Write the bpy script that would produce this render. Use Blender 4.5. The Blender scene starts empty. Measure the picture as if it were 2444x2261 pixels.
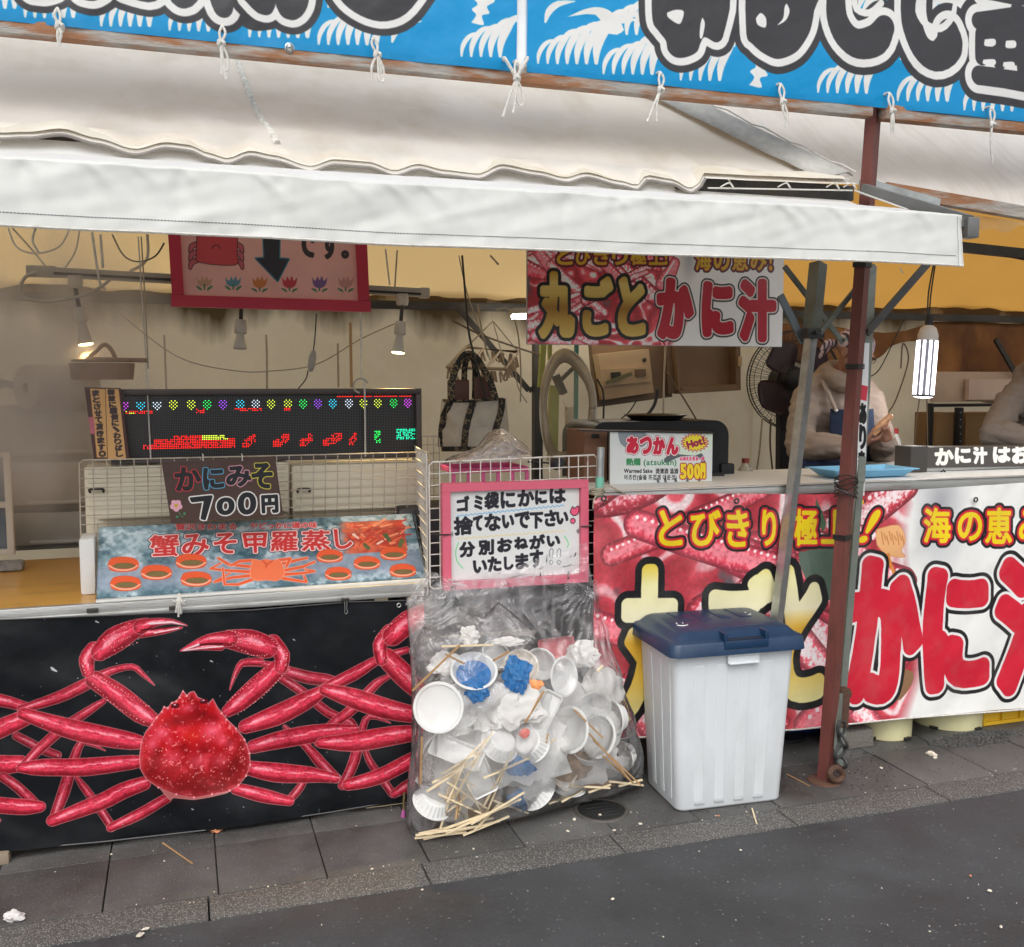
import bpy, bmesh, math, random
import numpy as np
from mathutils import Vector, Matrix, Euler, noise as mnoise
S = bpy.context.scene
COL = S.collection
R = math.radians
F_PX, CXP, CYP = 2400.0, 1222.0, 1130.5
YAW, PITCH, EYE = R(18.2), R(5.4), 1.55
cam_d = bpy.data.cameras.new('camera')
cam_d.sensor_fit = 'HORIZONTAL'; cam_d.sensor_width = 36.0
cam_d.lens = 36.0 * F_PX / 2444.0
cam_d.clip_start = 0.05; cam_d.clip_end = 500
cam = bpy.data.objects.new('camera', cam_d); COL.objects.link(cam)
FW = Vector((math.sin(YAW)*math.cos(PITCH), math.cos(YAW)*math.cos(PITCH), -math.sin(PITCH)))
RT = Vector((math.cos(YAW), -math.sin(YAW), 0))
UPV = RT.cross(FW)
cam.matrix_world = Matrix(((RT.x, UPV.x, -FW.x, 0), (RT.y, UPV.y, -FW.y, 0), (RT.z, UPV.z, -FW.z, EYE), (0, 0, 0, 1)))
S.camera = cam
world = bpy.data.worlds.new('World'); S.world = world; world.use_nodes = True
wn, wl = world.node_tree.nodes, world.node_tree.links
bg = wn['Background']; bg.inputs['Strength'].default_value = 0.15
sky = wn.new('ShaderNodeTexSky'); sky.sky_type = 'NISHITA'; sky.sun_disc = False
sky.sun_elevation = R(52); sky.sun_rotation = R(200); sky.dust_density = 4.0; sky.air_density = 1.0; sky.altitude = 0
hs = wn.new('ShaderNodeHueSaturation'); hs.inputs['Saturation'].default_value = 0.16
wl.new(sky.outputs[0], hs.inputs['Color']); wl.new(hs.outputs[0], bg.inputs['Color'])
sun_d = bpy.data.lights.new('sun', 'SUN'); sun_d.energy = 0.6; sun_d.angle = R(60); sun_d.color = (1.0, 0.965, 0.92)
sun = bpy.data.objects.new('sun', sun_d); COL.objects.link(sun)
sun.rotation_euler = Euler((R(38), 0, R(-20)))
S.view_settings.view_transform = 'Standard'; S.view_settings.look = 'None'
S.view_settings.gamma = 1.0; S.view_settings.use_curve_mapping = False
S.view_settings.exposure = 0.44
S.render.engine = 'CYCLES'
S.cycles.max_bounces = 10; S.cycles.diffuse_bounces = 5; S.cycles.transparent_max_bounces = 24
S.cycles.transmission_bounces = 6; S.cycles.volume_bounces = 1; S.cycles.volume_step_rate = 2.0
S.cycles.sample_clamp_indirect = 6.0
try: S.cycles.use_denoising = True
except Exception: pass
CAM = Vector((0, 0, EYE))
def ray(px, py):
    return FW + RT*((px-CXP)/F_PX) + UPV*((CYP-py)/F_PX)
def U(px, py, y):            # the point at depth y behind photograph pixel (px, py)
    d = ray(px, py); return CAM + d*(y/d.y)
def G(px, py, z=0.0):        # the point at height z behind photograph pixel
    d = ray(px, py); return CAM + d*((z-EYE)/d.z)
def frame_of(d):
    d = d.normalized()
    a = Vector((0, 0, 1)) if abs(d.z) < 0.9 else Vector((1, 0, 0))
    u = d.cross(a).normalized(); return u, d.cross(u).normalized()
class MB:
    def __init__(s): s.v = []; s.f = []; s.uv = None; s.mi = []
    def add(s, vs, fs):
        b = len(s.v); s.v.extend([tuple(p) for p in vs]); s.f.extend([tuple(i+b for i in f) for f in fs]); return s
    def box(s, c, size, rot=None, taper=1.0):
        c = Vector(c); hx, hy, hz = size[0]/2, size[1]/2, size[2]/2
        m = rot.to_matrix() if isinstance(rot, Euler) else (rot or Matrix.Identity(3))
        vs = []
        for z in (-hz, hz):
            k = 1.0 if z > 0 else taper
            for x, y in ((-hx, -hy), (hx, -hy), (hx, hy), (-hx, hy)): vs.append(c + m @ Vector((x*k, y*k, z)))
        return s.add(vs, [(0,3,2,1), (4,5,6,7), (0,1,5,4), (1,2,6,5), (2,3,7,6), (3,0,4,7)])
    def bevbox(s, c, size, b=0.004, rot=None):
        bm = bmesh.new(); bmesh.ops.create_cube(bm, size=1.0)
        for v in bm.verts: v.co = Vector((v.co.x*size[0], v.co.y*size[1], v.co.z*size[2]))
        bmesh.ops.bevel(bm, geom=list(bm.edges), offset=min(b, min(size)*0.45), segments=2, affect='EDGES', profile=0.6)
        m = rot.to_matrix() if isinstance(rot, Euler) else (rot or Matrix.Identity(3)); c = Vector(c)
        bm.verts.index_update()
        s.add([c + m @ v.co for v in bm.verts], [tuple(v.index for v in f.verts) for f in bm.faces]); bm.free(); return s
    def bar(s, p0, p1, w, h, upv=None):       # rectangular bar from p0 to p1
        p0, p1 = Vector(p0), Vector(p1); d = (p1-p0).normalized()
        up_ = Vector(upv) if upv else Vector((0, 0, 1))
        if abs(d.dot(up_)) > 0.97: up_ = Vector((0, 1, 0))
        a = d.cross(up_).normalized(); b = a.cross(d).normalized()
        vs = [p + a*x*w/2 + b*y*h/2 for p in (p0, p1) for x, y in ((-1,-1), (1,-1), (1,1), (-1,1))]
        return s.add(vs, [(0,1,2,3), (7,6,5,4), (0,4,5,1), (1,5,6,2), (2,6,7,3), (3,7,4,0)])
    def tube(s, pts, r, n=8, cap=True):
        pts = [Vector(p) for p in pts]; rr = r if hasattr(r, '__len__') else [r]*len(pts)
        b = len(s.v); u = None
        for i, p in enumerate(pts):
            d = (pts[min(i+1, len(pts)-1)] - pts[max(i-1, 0)])
            if d.length < 1e-9: d = Vector((0, 0, 1))
            d.normalize()
            if u is None: u, w = frame_of(d)
            else:
                u = (u - d*u.dot(d)); u = u.normalized() if u.length > 1e-6 else frame_of(d)[0]; w = d.cross(u)
            for k in range(n):
                a = 2*math.pi*k/n; s.v.append(tuple(p + (u*math.cos(a) + w*math.sin(a))*rr[i]))
        for i in range(len(pts)-1):
            for k in range(n):
                k2 = (k+1) % n; s.f.append((b+i*n+k, b+i*n+k2, b+(i+1)*n+k2, b+(i+1)*n+k))
        if cap:
            s.f.append(tuple(b+k for k in reversed(range(n)))); s.f.append(tuple(b+(len(pts)-1)*n+k for k in range(n)))
        return s
    def lathe(s, prof, M=None, n=24, sx=1.0, sy=1.0, ribs=0, ribd=0.0):   # prof: (r, z)
        M = M or Matrix.Identity(4); b = len(s.v)
        for r, z in prof:
            for k in range(n):
                a = 2*math.pi*k/n; q = r*(1 + ribd*(abs(math.sin(a*ribs/2)) - 0.5)) if ribs else r
                s.v.append(tuple(M @ Vector((q*math.cos(a)*sx, q*math.sin(a)*sy, z))))
        for i in range(len(prof)-1):
            for k in range(n):
                k2 = (k+1) % n; s.f.append((b+i*n+k, b+i*n+k2, b+(i+1)*n+k2, b+(i+1)*n+k))
        if prof[0][0] > 1e-5: s.f.append(tuple(b+k for k in reversed(range(n))))
        if prof[-1][0] > 1e-5: s.f.append(tuple(b+(len(prof)-1)*n+k for k in range(n)))
        return s
    def grid(s, fn, nu, nv, uv=True):
        b = len(s.v)
        if uv and s.uv is None: s.uv = {}
        for j in range(nv+1):
            for i in range(nu+1):
                s.v.append(tuple(fn(i/nu, j/nv)))
                if uv: s.uv[len(s.v)-1] = (i/nu, j/nv)
        for j in range(nv):
            for i in range(nu):
                a = b+j*(nu+1)+i; s.f.append((a, a+1, a+nu+2, a+nu+1))
        return s
    def build(s, name, mat, parent=None, smooth=True, kind=None, solid=0.0, ang=40):
        me = bpy.data.meshes.new(name)
        off = parent.matrix_world.translation.copy() if parent else Vector((0, 0, 0))
        if parent:
            off = Vector((0, 0, 0)); p = parent
            while p: off += p.location; p = p.parent
        me.from_pydata([(v[0]-off.x, v[1]-off.y, v[2]-off.z) for v in s.v], [], s.f)
        if s.uv:
            ul = me.uv_layers.new(name='UVMap'); arr = np.zeros(len(me.loops)*2, dtype=np.float32)
            for l in me.loops:
                t = s.uv.get(l.vertex_index, (0, 0)); arr[2*l.index] = t[0]; arr[2*l.index+1] = t[1]
            ul.data.foreach_set('uv', arr)
        me.materials.append(mat); me.update()
        if smooth:
            me.shade_smooth()
            try: me.set_sharp_from_angle(angle=R(ang))
            except Exception: pass
        o = bpy.data.objects.new(name, me); COL.objects.link(o)
        if parent: o.parent = parent
        if kind: o['kind'] = kind
        if solid:
            md = o.modifiers.new('thickness', 'SOLIDIFY'); md.thickness = solid; md.offset = 0
        return o
def tag(o, label=None, cat=None, group=None, kind=None):
    if label: o['label'] = label
    if cat: o['category'] = cat
    if group: o['group'] = group
    if kind: o['kind'] = kind
    return o
def thing(name, label, cat, loc=(0, 0, 0), group=None, kind=None):
    o = bpy.data.objects.new(name, None); o.empty_display_size = 0.05; COL.objects.link(o); o.location = Vector(loc)
    return tag(o, label, cat, group, kind)
def copy_tree(o, parent=None):
    c = o.copy(); COL.objects.link(c)
    if parent: c.parent = parent
    for ch in list(o.children): copy_tree(ch, c)
    return c
def catenary(p0, p1, sag, n=10, wob=0.0, seed=0):
    p0, p1 = Vector(p0), Vector(p1); rnd = random.Random(seed); out = []
    for i in range(n+1):
        t = i/n; p = p0.lerp(p1, t); p.z -= sag*4*t*(1-t)
        if 0 < i < n and wob: p += Vector((rnd.uniform(-1, 1), rnd.uniform(-1, 1), rnd.uniform(-1, 1)))*wob
        out.append(p)
    return out
def smoothpts(pts, sub=4):
    pts = [Vector(p) for p in pts]; out = []
    for i in range(len(pts)-1):
        p0 = pts[max(i-1, 0)]; p1 = pts[i]; p2 = pts[i+1]; p3 = pts[min(i+2, len(pts)-1)]
        for k in range(sub):
            t = k/sub; t2 = t*t; t3 = t2*t
            out.append(0.5*((2*p1) + (p2-p0)*t + (2*p0-5*p1+4*p2-p3)*t2 + (3*p1-p0-3*p2+p3)*t3))
    out.append(pts[-1]); return out
def photo_line(pp, y, sub=4):     # a soft line through photo points; y one depth or one per point
    return smoothpts([U(p[0], p[1], (p[2] if len(p) > 2 else y)) for p in pp], sub)
def fused(name, mb, mat, parent, voxel, smooth_it=6, disp=None):
    """several overlapping closed volumes fused into ONE continuous surface"""
    o = mb.build('tmp', mat, None, smooth=True)
    md = o.modifiers.new('r', 'REMESH'); md.mode = 'VOXEL'; md.voxel_size = voxel; md.use_smooth_shade = True
    sm = o.modifiers.new('s', 'SMOOTH'); sm.factor = 0.6; sm.iterations = smooth_it
    dg = bpy.context.evaluated_depsgraph_get(); me = bpy.data.meshes.new_from_object(o.evaluated_get(dg))
    bpy.data.objects.remove(o)
    if disp:
        me.calc_normals() if hasattr(me, 'calc_normals') else None
        nn = [v.normal.copy() for v in me.vertices]
        for v, n_ in zip(me.vertices, nn): v.co += n_*disp(v.co)
    me.shade_smooth()
    off = Vector((0, 0, 0)); p = parent
    while p: off += p.location; p = p.parent
    me.transform(Matrix.Translation(-off))
    q = bpy.data.objects.new(name, me); COL.objects.link(q); q.parent = parent; me.name = name
    return q
def srgb(c):
    return tuple((x/12.92 if x <= 0.04045 else ((x+0.055)/1.055)**2.4) for x in c)
def c8(r, g, b): return srgb((r/255, g/255, b/255))
_M = {}
def mat(name, col, rough=0.6, metal=0.0, var=0.12, vscale=6.0, bump=0.0, bscale=60.0, dirt=None, damt=0.0, dscale=3.0, dedge=(0.5, 0.7),
        coat=0.0, trans=0.0, tcol=None, spec=0.5, stretch=None, sss=0.0, bdist=0.01):
    if name in _M: return _M[name]
    m = bpy.data.materials.new(name); m.use_nodes = True; _M[name] = m
    N, L = m.node_tree.nodes, m.node_tree.links; b = N['Principled BSDF']; out = N['Material Output']
    tc = N.new('ShaderNodeTexCoord'); mp = N.new('ShaderNodeMapping'); L.new(tc.outputs['Object'], mp.inputs['Vector'])
    if stretch: mp.inputs['Scale'].default_value = stretch
    n1 = N.new('ShaderNodeTexNoise'); n1.inputs['Scale'].default_value = vscale; n1.inputs['Detail'].default_value = 6; L.new(mp.outputs[0], n1.inputs['Vector'])
    mr = N.new('ShaderNodeMapRange'); mr.inputs['To Min'].default_value = 1-var; mr.inputs['To Max'].default_value = 1+var
    mr.inputs['From Min'].default_value = 0.25; mr.inputs['From Max'].default_value = 0.75; L.new(n1.outputs['Fac'], mr.inputs['Value'])
    mul = N.new('ShaderNodeVectorMath'); mul.operation = 'SCALE'; mul.inputs[0].default_value = col[:3]; L.new(mr.outputs[0], mul.inputs['Scale'])
    csock = mul.outputs[0]
    if dirt:
        n2 = N.new('ShaderNodeTexNoise'); n2.inputs['Scale'].default_value = dscale; n2.inputs['Detail'].default_value = 9; n2.inputs['Roughness'].default_value = 0.65
        L.new(mp.outputs[0], n2.inputs['Vector'])
        rr = N.new('ShaderNodeMapRange'); rr.inputs['From Min'].default_value = dedge[0]; rr.inputs['From Max'].default_value = dedge[1]; rr.inputs['To Max'].default_value = damt
        L.new(n2.outputs['Fac'], rr.inputs['Value'])
        mx = N.new('ShaderNodeMix'); mx.data_type = 'RGBA'; L.new(rr.outputs[0], mx.inputs['Factor']); L.new(csock, mx.inputs[6]); mx.inputs[7].default_value = (*dirt[:3], 1)
        csock = mx.outputs[2]
    L.new(csock, b.inputs['Base Color'])
    b.inputs['Roughness'].default_value = rough; b.inputs['Metallic'].default_value = metal
    b.inputs['Specular IOR Level'].default_value = spec
    b.inputs['Coat Weight'].default_value = coat; b.inputs['Coat Roughness'].default_value = 0.15
    if sss: b.inputs['Subsurface Weight'].default_value = sss; b.inputs['Subsurface Scale'].default_value = 0.01
    if bump:
        n3 = N.new('ShaderNodeTexNoise'); n3.inputs['Scale'].default_value = bscale; n3.inputs['Detail'].default_value = 5; L.new(mp.outputs[0], n3.inputs['Vector'])
        bp = N.new('ShaderNodeBump'); bp.inputs['Strength'].default_value = bump; bp.inputs['Distance'].default_value = bdist
        L.new(n3.outputs['Fac'], bp.inputs['Height']); L.new(bp.outputs[0], b.inputs['Normal'])
    if trans:
        tr = N.new('ShaderNodeBsdfTranslucent'); tr.inputs['Color'].default_value = (*(tcol or col)[:3], 1)
        ms = N.new('ShaderNodeMixShader'); ms.inputs[0].default_value = trans
        L.new(b.outputs[0], ms.inputs[1]); L.new(tr.outputs[0], ms.inputs[2]); L.new(ms.outputs[0], out.inputs['Surface'])
    return m
def emit(name, col, strength):
    if name in _M: return _M[name]
    m = bpy.data.materials.new(name); m.use_nodes = True; _M[name] = m
    b = m.node_tree.nodes['Principled BSDF']; b.inputs['Base Color'].default_value = (*col, 1)
    b.inputs['Emission Color'].default_value = (*col, 1); b.inputs['Emission Strength'].default_value = strength
    return m
def clear_mat(name, tint=(1, 1, 1), gloss=0.08, milk=0.0, rough=0.08, bump=0.0, bscale=20, fres=1.4, milkcol=(0.8, 0.82, 0.84), streak=0.0):
    """thin see-through plastic: transparent, a little milky, with glossy highlights"""
    if name in _M: return _M[name]
    m = bpy.data.materials.new(name); m.use_nodes = True; _M[name] = m
    N, L = m.node_tree.nodes, m.node_tree.links; N.remove(N['Principled BSDF']); out = N['Material Output']
    tr = N.new('ShaderNodeBsdfTransparent'); tr.inputs['Color'].default_value = (*tint, 1)
    gl = N.new('ShaderNodeBsdfGlossy'); gl.inputs['Roughness'].default_value = rough
    di = N.new('ShaderNodeBsdfDiffuse'); di.inputs['Color'].default_value = (*milkcol, 1)
    tl = N.new('ShaderNodeBsdfTranslucent'); tl.inputs['Color'].default_value = (*milkcol, 1)
    md = N.new('ShaderNodeMixShader'); md.inputs[0].default_value = 0.5; L.new(di.outputs[0], md.inputs[1]); L.new(tl.outputs[0], md.inputs[2])
    fr = N.new('ShaderNodeFresnel'); fr.inputs['IOR'].default_value = fres
    ad = N.new('ShaderNodeMath'); ad.operation = 'ADD'; ad.inputs[1].default_value = gloss; L.new(fr.outputs[0], ad.inputs[0]); ad.use_clamp = True
    m1 = N.new('ShaderNodeMixShader'); m1.inputs[0].default_value = milk; L.new(tr.outputs[0], m1.inputs[1]); L.new(md.outputs[0], m1.inputs[2])
    m2 = N.new('ShaderNodeMixShader'); L.new(ad.outputs[0], m2.inputs[0]); L.new(m1.outputs[0], m2.inputs[1]); L.new(gl.outputs[0], m2.inputs[2])
    L.new(m2.outputs[0], out.inputs['Surface'])
    if streak:      # milkier noise streaks, painted in as light catching on creases of the film
        tq = N.new('ShaderNodeTexCoord'); acc = None
        for k, (sc, st_, ro) in enumerate(((3.5, (1, 1, 0.25), 0.5), (6, (1, 1, 0.22), -0.5), (2.6, (0.4, 1, 1.6), 0.2))):
            mpq = N.new('ShaderNodeMapping'); mpq.inputs['Scale'].default_value = st_; mpq.inputs['Rotation'].default_value = (0, ro, 0); L.new(tq.outputs['Object'], mpq.inputs[0])
            nq = N.new('ShaderNodeTexNoise'); nq.inputs['Scale'].default_value = sc; nq.inputs['Detail'].default_value = 2; nq.inputs['Distortion'].default_value = 0.25; L.new(mpq.outputs[0], nq.inputs['Vector'])
            sb = N.new('ShaderNodeMath'); sb.operation = 'SUBTRACT'; sb.inputs[1].default_value = 0.5; L.new(nq.outputs['Fac'], sb.inputs[0]); ab = N.new('ShaderNodeMath'); ab.operation = 'ABSOLUTE'; L.new(sb.outputs[0], ab.inputs[0])
            rg = N.new('ShaderNodeMapRange'); rg.inputs['From Min'].default_value = 0.035; rg.inputs['From Max'].default_value = 0.0; rg.inputs['To Max'].default_value = streak; L.new(ab.outputs[0], rg.inputs['Value'])
            if acc is None: acc = rg.outputs[0]
            else: aq = N.new('ShaderNodeMath'); aq.operation = 'MAXIMUM'; L.new(acc, aq.inputs[0]); L.new(rg.outputs[0], aq.inputs[1]); acc = aq.outputs[0]
        fa = N.new('ShaderNodeMath'); fa.inputs[1].default_value = milk; L.new(acc, fa.inputs[0]); L.new(fa.outputs[0], m1.inputs[0])
    if bump:
        tc = N.new('ShaderNodeTexCoord')
        n3 = N.new('ShaderNodeTexNoise'); n3.inputs['Scale'].default_value = bscale; n3.inputs['Detail'].default_value = 3; L.new(tc.outputs['Object'], n3.inputs['Vector'])
        n3.inputs['Distortion'].default_value = 1.5
        bp = N.new('ShaderNodeBump'); bp.inputs['Strength'].default_value = bump; bp.inputs['Distance'].default_value = 0.03
        L.new(n3.outputs['Fac'], bp.inputs['Height']); L.new(bp.outputs[0], gl.inputs['Normal']); L.new(bp.outputs[0], fr.inputs['Normal'])
    return m
_rng = np.random.default_rng(5)
def vnoise(h, w, sc, seed=0, octs=4):
    rg = np.random.default_rng(seed); out = np.zeros((h, w)); amp = 1.0; tot = 0
    for o in range(octs):
        gh, gw = max(2, int(h/sc)+2), max(2, int(w/sc)+2); g = rg.random((gh, gw))
        y = np.linspace(0, gh-1.001, h); x = np.linspace(0, gw-1.001, w)
        yi, xi = y.astype(int), x.astype(int); fy = (y-yi)[:, None]; fx = (x-xi)[None]; fy = fy*fy*(3-2*fy); fx = fx*fx*(3-2*fx)
        v = (g[yi][:, xi]*(1-fx) + g[yi][:, xi+1]*fx)*(1-fy) + (g[yi+1][:, xi]*(1-fx) + g[yi+1][:, xi+1]*fx)*fy
        out += v*amp; tot += amp; amp *= 0.55; sc = max(sc/2, 1)
    return out/tot
_GL = {}
def glyph(ch):
    if ch in _GL: return _GL[ch]
    c = bpy.data.curves.new('g', 'FONT'); c.body = ch; c.size = 1; c.resolution_u = 4
    o = bpy.data.objects.new('g', c); COL.objects.link(o); bpy.context.view_layer.update()
    m = o.to_mesh(); m.calc_loop_triangles()
    v = np.array([p.co[:2] for p in m.vertices]); t = np.array([lt.vertices[:] for lt in m.loop_triangles])
    o.to_mesh_clear(); bpy.data.objects.remove(o); bpy.data.curves.remove(c)
    _GL[ch] = (v, t); return _GL[ch]
def edt(mask, Rr):
    H, W = mask.shape; big = 1e4
    d = np.where(mask, 0.0, big)
    for y in range(1, H): d[y] = np.minimum(d[y], d[y-1]+1)
    for y in range(H-2, -1, -1): d[y] = np.minimum(d[y], d[y+1]+1)
    d2 = d*d; out = d2.copy()
    for k in range(1, int(Rr)+2):
        out[:, k:] = np.minimum(out[:, k:], d2[:, :-k]+k*k); out[:, :-k] = np.minimum(out[:, :-k], d2[:, k:]+k*k)
    return np.sqrt(out)
class Canvas:
    def __init__(s, O, Uv, Vv, w, h, res, col=(1, 1, 1)):
        s.O, s.U, s.V, s.w, s.h, s.res = Vector(O), Vector(Uv).normalized(), Vector(Vv).normalized(), w, h, res
        s.W, s.H = int(w*res), int(h*res); s.img = np.ones((s.H, s.W, 3))*np.array(col); s.view = (0, 0, 1.0)
        s.n = s.U.cross(s.V)
    def m(s, p):
        x = s.view[0]+p[0]*s.view[2]; y = s.view[1]+p[1]*s.view[2]
        d = ray(x, y); t = (s.O-CAM).dot(s.n)/d.dot(s.n); q = CAM+d*t-s.O
        qu, qv, c_ = q.dot(s.U), q.dot(s.V), s.U.dot(s.V); k_ = 1-c_*c_
        return np.array(((qu-c_*qv)/k_*s.res, s.H-(qv-c_*qu)/k_*s.res))
    def k(s, p):
        a = s.m((p[0]+2, p[1])); b = s.m((p[0]-2, p[1])); c = s.m((p[0], p[1]+2)); e = s.m((p[0], p[1]-2))
        return (np.linalg.norm(a-b)+np.linalg.norm(c-e))/8
    def region(s, x0, y0, x1, y1):
        x0, y0 = max(0, int(x0)), max(0, int(y0)); x1, y1 = min(s.W, int(x1)+1), min(s.H, int(y1)+1)
        return (x0, y0, x1, y1) if x1 > x0 and y1 > y0 else None
    def put(s, rg, cov, col, sd=None):
        x0, y0, x1, y1 = rg
        if callable(col): col = col(np.arange(x0, x1)[None, :]+0*np.arange(y0, y1)[:, None], np.arange(y0, y1)[:, None]+0*np.arange(x0, x1)[None, :], sd)
        col = np.asarray(col, dtype=float); c = cov[..., None]
        s.img[y0:y1, x0:x1] = s.img[y0:y1, x0:x1]*(1-c) + col*c
    def shape(s, sdf, rg, layers):
        for r, col in layers:
            s.put(rg, np.clip(r - sdf + 0.5, 0, 1), col, sdf)
    def polysdf(s, P, rg):
        x0, y0, x1, y1 = rg; X = np.arange(x0, x1)[None, :]+0.5; Y = np.arange(y0, y1)[:, None]+0.5
        d = np.full((y1-y0, x1-x0), 1e12); ins = np.zeros((y1-y0, x1-x0), bool); n = len(P)
        for i in range(n):
            ax, ay = P[i]; bx, by = P[(i+1) % n]; ex, ey = bx-ax, by-ay
            t = np.clip(((X-ax)*ex+(Y-ay)*ey)/(ex*ex+ey*ey+1e-9), 0, 1)
            d = np.minimum(d, (X-ax-t*ex)**2+(Y-ay-t*ey)**2)
            if ay != by:
                cnd = ((ay > Y) != (by > Y)) & (X < (bx-ax)*(Y-ay)/(by-ay)+ax); ins ^= cnd
        d = np.sqrt(d); return np.where(ins, -d, d)
    def poly(s, pts, layers, smooth=0):
        if not isinstance(layers, list): layers = [(0, layers)]
        if smooth:
            q = [Vector((p[0], p[1], 0)) for p in pts]; q = smoothpts(q+[q[0]], smooth)[:-1]; pts = [(v.x, v.y) for v in q]
        k = s.k(pts[0]); P = [s.m(p) for p in pts]; A = np.array(P); mr = max(r for r, _ in layers)*k+2
        rg = s.region(A[:, 0].min()-mr, A[:, 1].min()-mr, A[:, 0].max()+mr, A[:, 1].max()+mr)
        if rg: s.shape(s.polysdf(P, rg), rg, [(r*k, c) for r, c in layers])
    def chain(s, pts, layers, closed=False, smooth=0):      # pts (x, y, r)
        if not isinstance(layers, list): layers = [(0, layers)]
        if smooth:
            q = smoothpts([Vector((p[0], p[1], p[2])) for p in pts], smooth); pts = [(v.x, v.y, max(v.z, 0.3)) for v in q]
        k = s.k(pts[len(pts)//2]); P = [(*s.m(p[:2]), p[2]*k) for p in pts]; A = np.array(P)
        mr = max(r for r, _ in layers)*k+A[:, 2].max()+2
        rg = s.region(A[:, 0].min()-mr, A[:, 1].min()-mr, A[:, 0].max()+mr, A[:, 1].max()+mr)
        if not rg: return
        x0, y0, x1, y1 = rg; X = np.arange(x0, x1)[None, :]+0.5; Y = np.arange(y0, y1)[:, None]+0.5
        sd = np.full((y1-y0, x1-x0), 1e9); rel = np.ones_like(sd); side = np.zeros_like(sd); along = np.zeros_like(sd); acc = 0.0
        segs = [(P[i], P[i+1]) for i in range(len(P)-1)] or [(P[0], P[0])]
        for a, b in segs:
            ex, ey = b[0]-a[0], b[1]-a[1]; t = np.clip(((X-a[0])*ex+(Y-a[1])*ey)/(ex*ex+ey*ey+1e-9), 0, 1)
            rr = a[2]+(b[2]-a[2])*t; dd = np.hypot(X-a[0]-t*ex, Y-a[1]-t*ey)-rr
            better = dd < sd; sd = np.where(better, dd, sd); rel = np.where(better, dd/np.maximum(rr, 0.5), rel)
            L_ = math.hypot(ex, ey)+1e-9; cr = (ex*(Y-a[1])-ey*(X-a[0]))/L_/np.maximum(rr, .5)*(1 if ex > 0 else -1)
            side = np.where(better, -cr, side); along = np.where(better, acc+t*L_, along); acc += L_
        s.rel, s.side, s.along = rel, side, along
        s.shape(sd, rg, [(r*k, c) for r, c in layers])
    def glyphs(s, ch, quad, layers, em=False):
        """quad: four photo points (top left, top right, bottom right, bottom left) the ink (or the em square) fills"""
        if ch == ' ': return
        v, t = glyph(ch)
        if len(t) == 0: return
        if em: x0, y0, x1, y1 = 0.0, -0.12, 1.0, 0.88
        else: x0, y0 = v.min(0); x1, y1 = v.max(0)
        k = s.k(quad[0]); q = [s.m(p) for p in quad]
        a = ((v[:, 0]-x0)/(x1-x0))[:, None]; b = ((v[:, 1]-y0)/(y1-y0))[:, None]
        P = (q[3]*(1-a)+q[2]*a)*(1-b) + (q[0]*(1-a)+q[1]*a)*b
        mr = max(r for r, _ in layers)*k+3
        rg = s.region(P[:, 0].min()-mr, P[:, 1].min()-mr, P[:, 0].max()+mr, P[:, 1].max()+mr)
        if not rg: return
        x0, y0, x1, y1 = rg; H, W = (y1-y0)*2, (x1-x0)*2; mask = np.zeros((H, W), bool); T = (P-np.array((x0, y0)))*2
        for tri in t:
            (ax, ay), (bx, by), (cx, cy) = T[tri[0]], T[tri[1]], T[tri[2]]
            u0, u1 = max(0, int(min(ax, bx, cx))-1), min(W, int(max(ax, bx, cx))+2); w0, w1 = max(0, int(min(ay, by, cy))-1), min(H, int(max(ay, by, cy))+2)
            if u1 <= u0 or w1 <= w0: continue
            X = np.arange(u0, u1)[None, :]+0.5; Y = np.arange(w0, w1)[:, None]+0.5
            e1 = (bx-ax)*(Y-ay)-(by-ay)*(X-ax); e2 = (cx-bx)*(Y-by)-(cy-by)*(X-bx); e3 = (ax-cx)*(Y-cy)-(ay-cy)*(X-cx)
            mask[w0:w1, u0:u1] |= ((e1 >= 0) & (e2 >= 0) & (e3 >= 0)) | ((e1 <= 0) & (e2 <= 0) & (e3 <= 0))
        d = edt(mask, mr*2)
        for r, col in layers:
            cov = np.clip(r*k*2 - d + 0.75, 0, 1) if r > 0 else mask.astype(float)
            cov = (cov[0::2, 0::2]+cov[1::2, 0::2]+cov[0::2, 1::2]+cov[1::2, 1::2])/4
            s.put(rg, cov, col, d[0::2, 0::2]/2)
    def text(s, txt, p0, p1, h, layers, gap=0.0):
        """a line of text from baseline-left p0 to baseline-right p1 (photo points), letters h high"""
        adv = []
        for ch in txt:
            adv.append(0.3 if ch == ' ' else (1.0 if ord(ch) > 0x2000 else float(glyph(ch)[0][:, 0].max())+0.07))
        tot = sum(adv); dx, dy = (p1[0]-p0[0])/tot, (p1[1]-p0[1])/tot
        L = math.hypot(p1[0]-p0[0], p1[1]-p0[1]); ux, uy = -(p0[1]-p1[1])/L, -(p1[0]-p0[0])/L
        u = 0
        for ch, a in zip(txt, adv):
            if ch != ' ':
                a_ = 1.0
                bl = (p0[0]+dx*u, p0[1]+dy*u); br = (p0[0]+dx*(u+a_), p0[1]+dy*(u+a_))
                ddx, ddy = ux*h*0.12, uy*h*0.12
                q = [(bl[0]+ux*h*0.88, bl[1]+uy*h*0.88), (br[0]+ux*h*0.88, br[1]+uy*h*0.88), (br[0]-ddx, br[1]-ddy), (bl[0]-ddx, bl[1]-ddy)]
                s.glyphs(ch, q, layers, em=True)
            u += a
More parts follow.
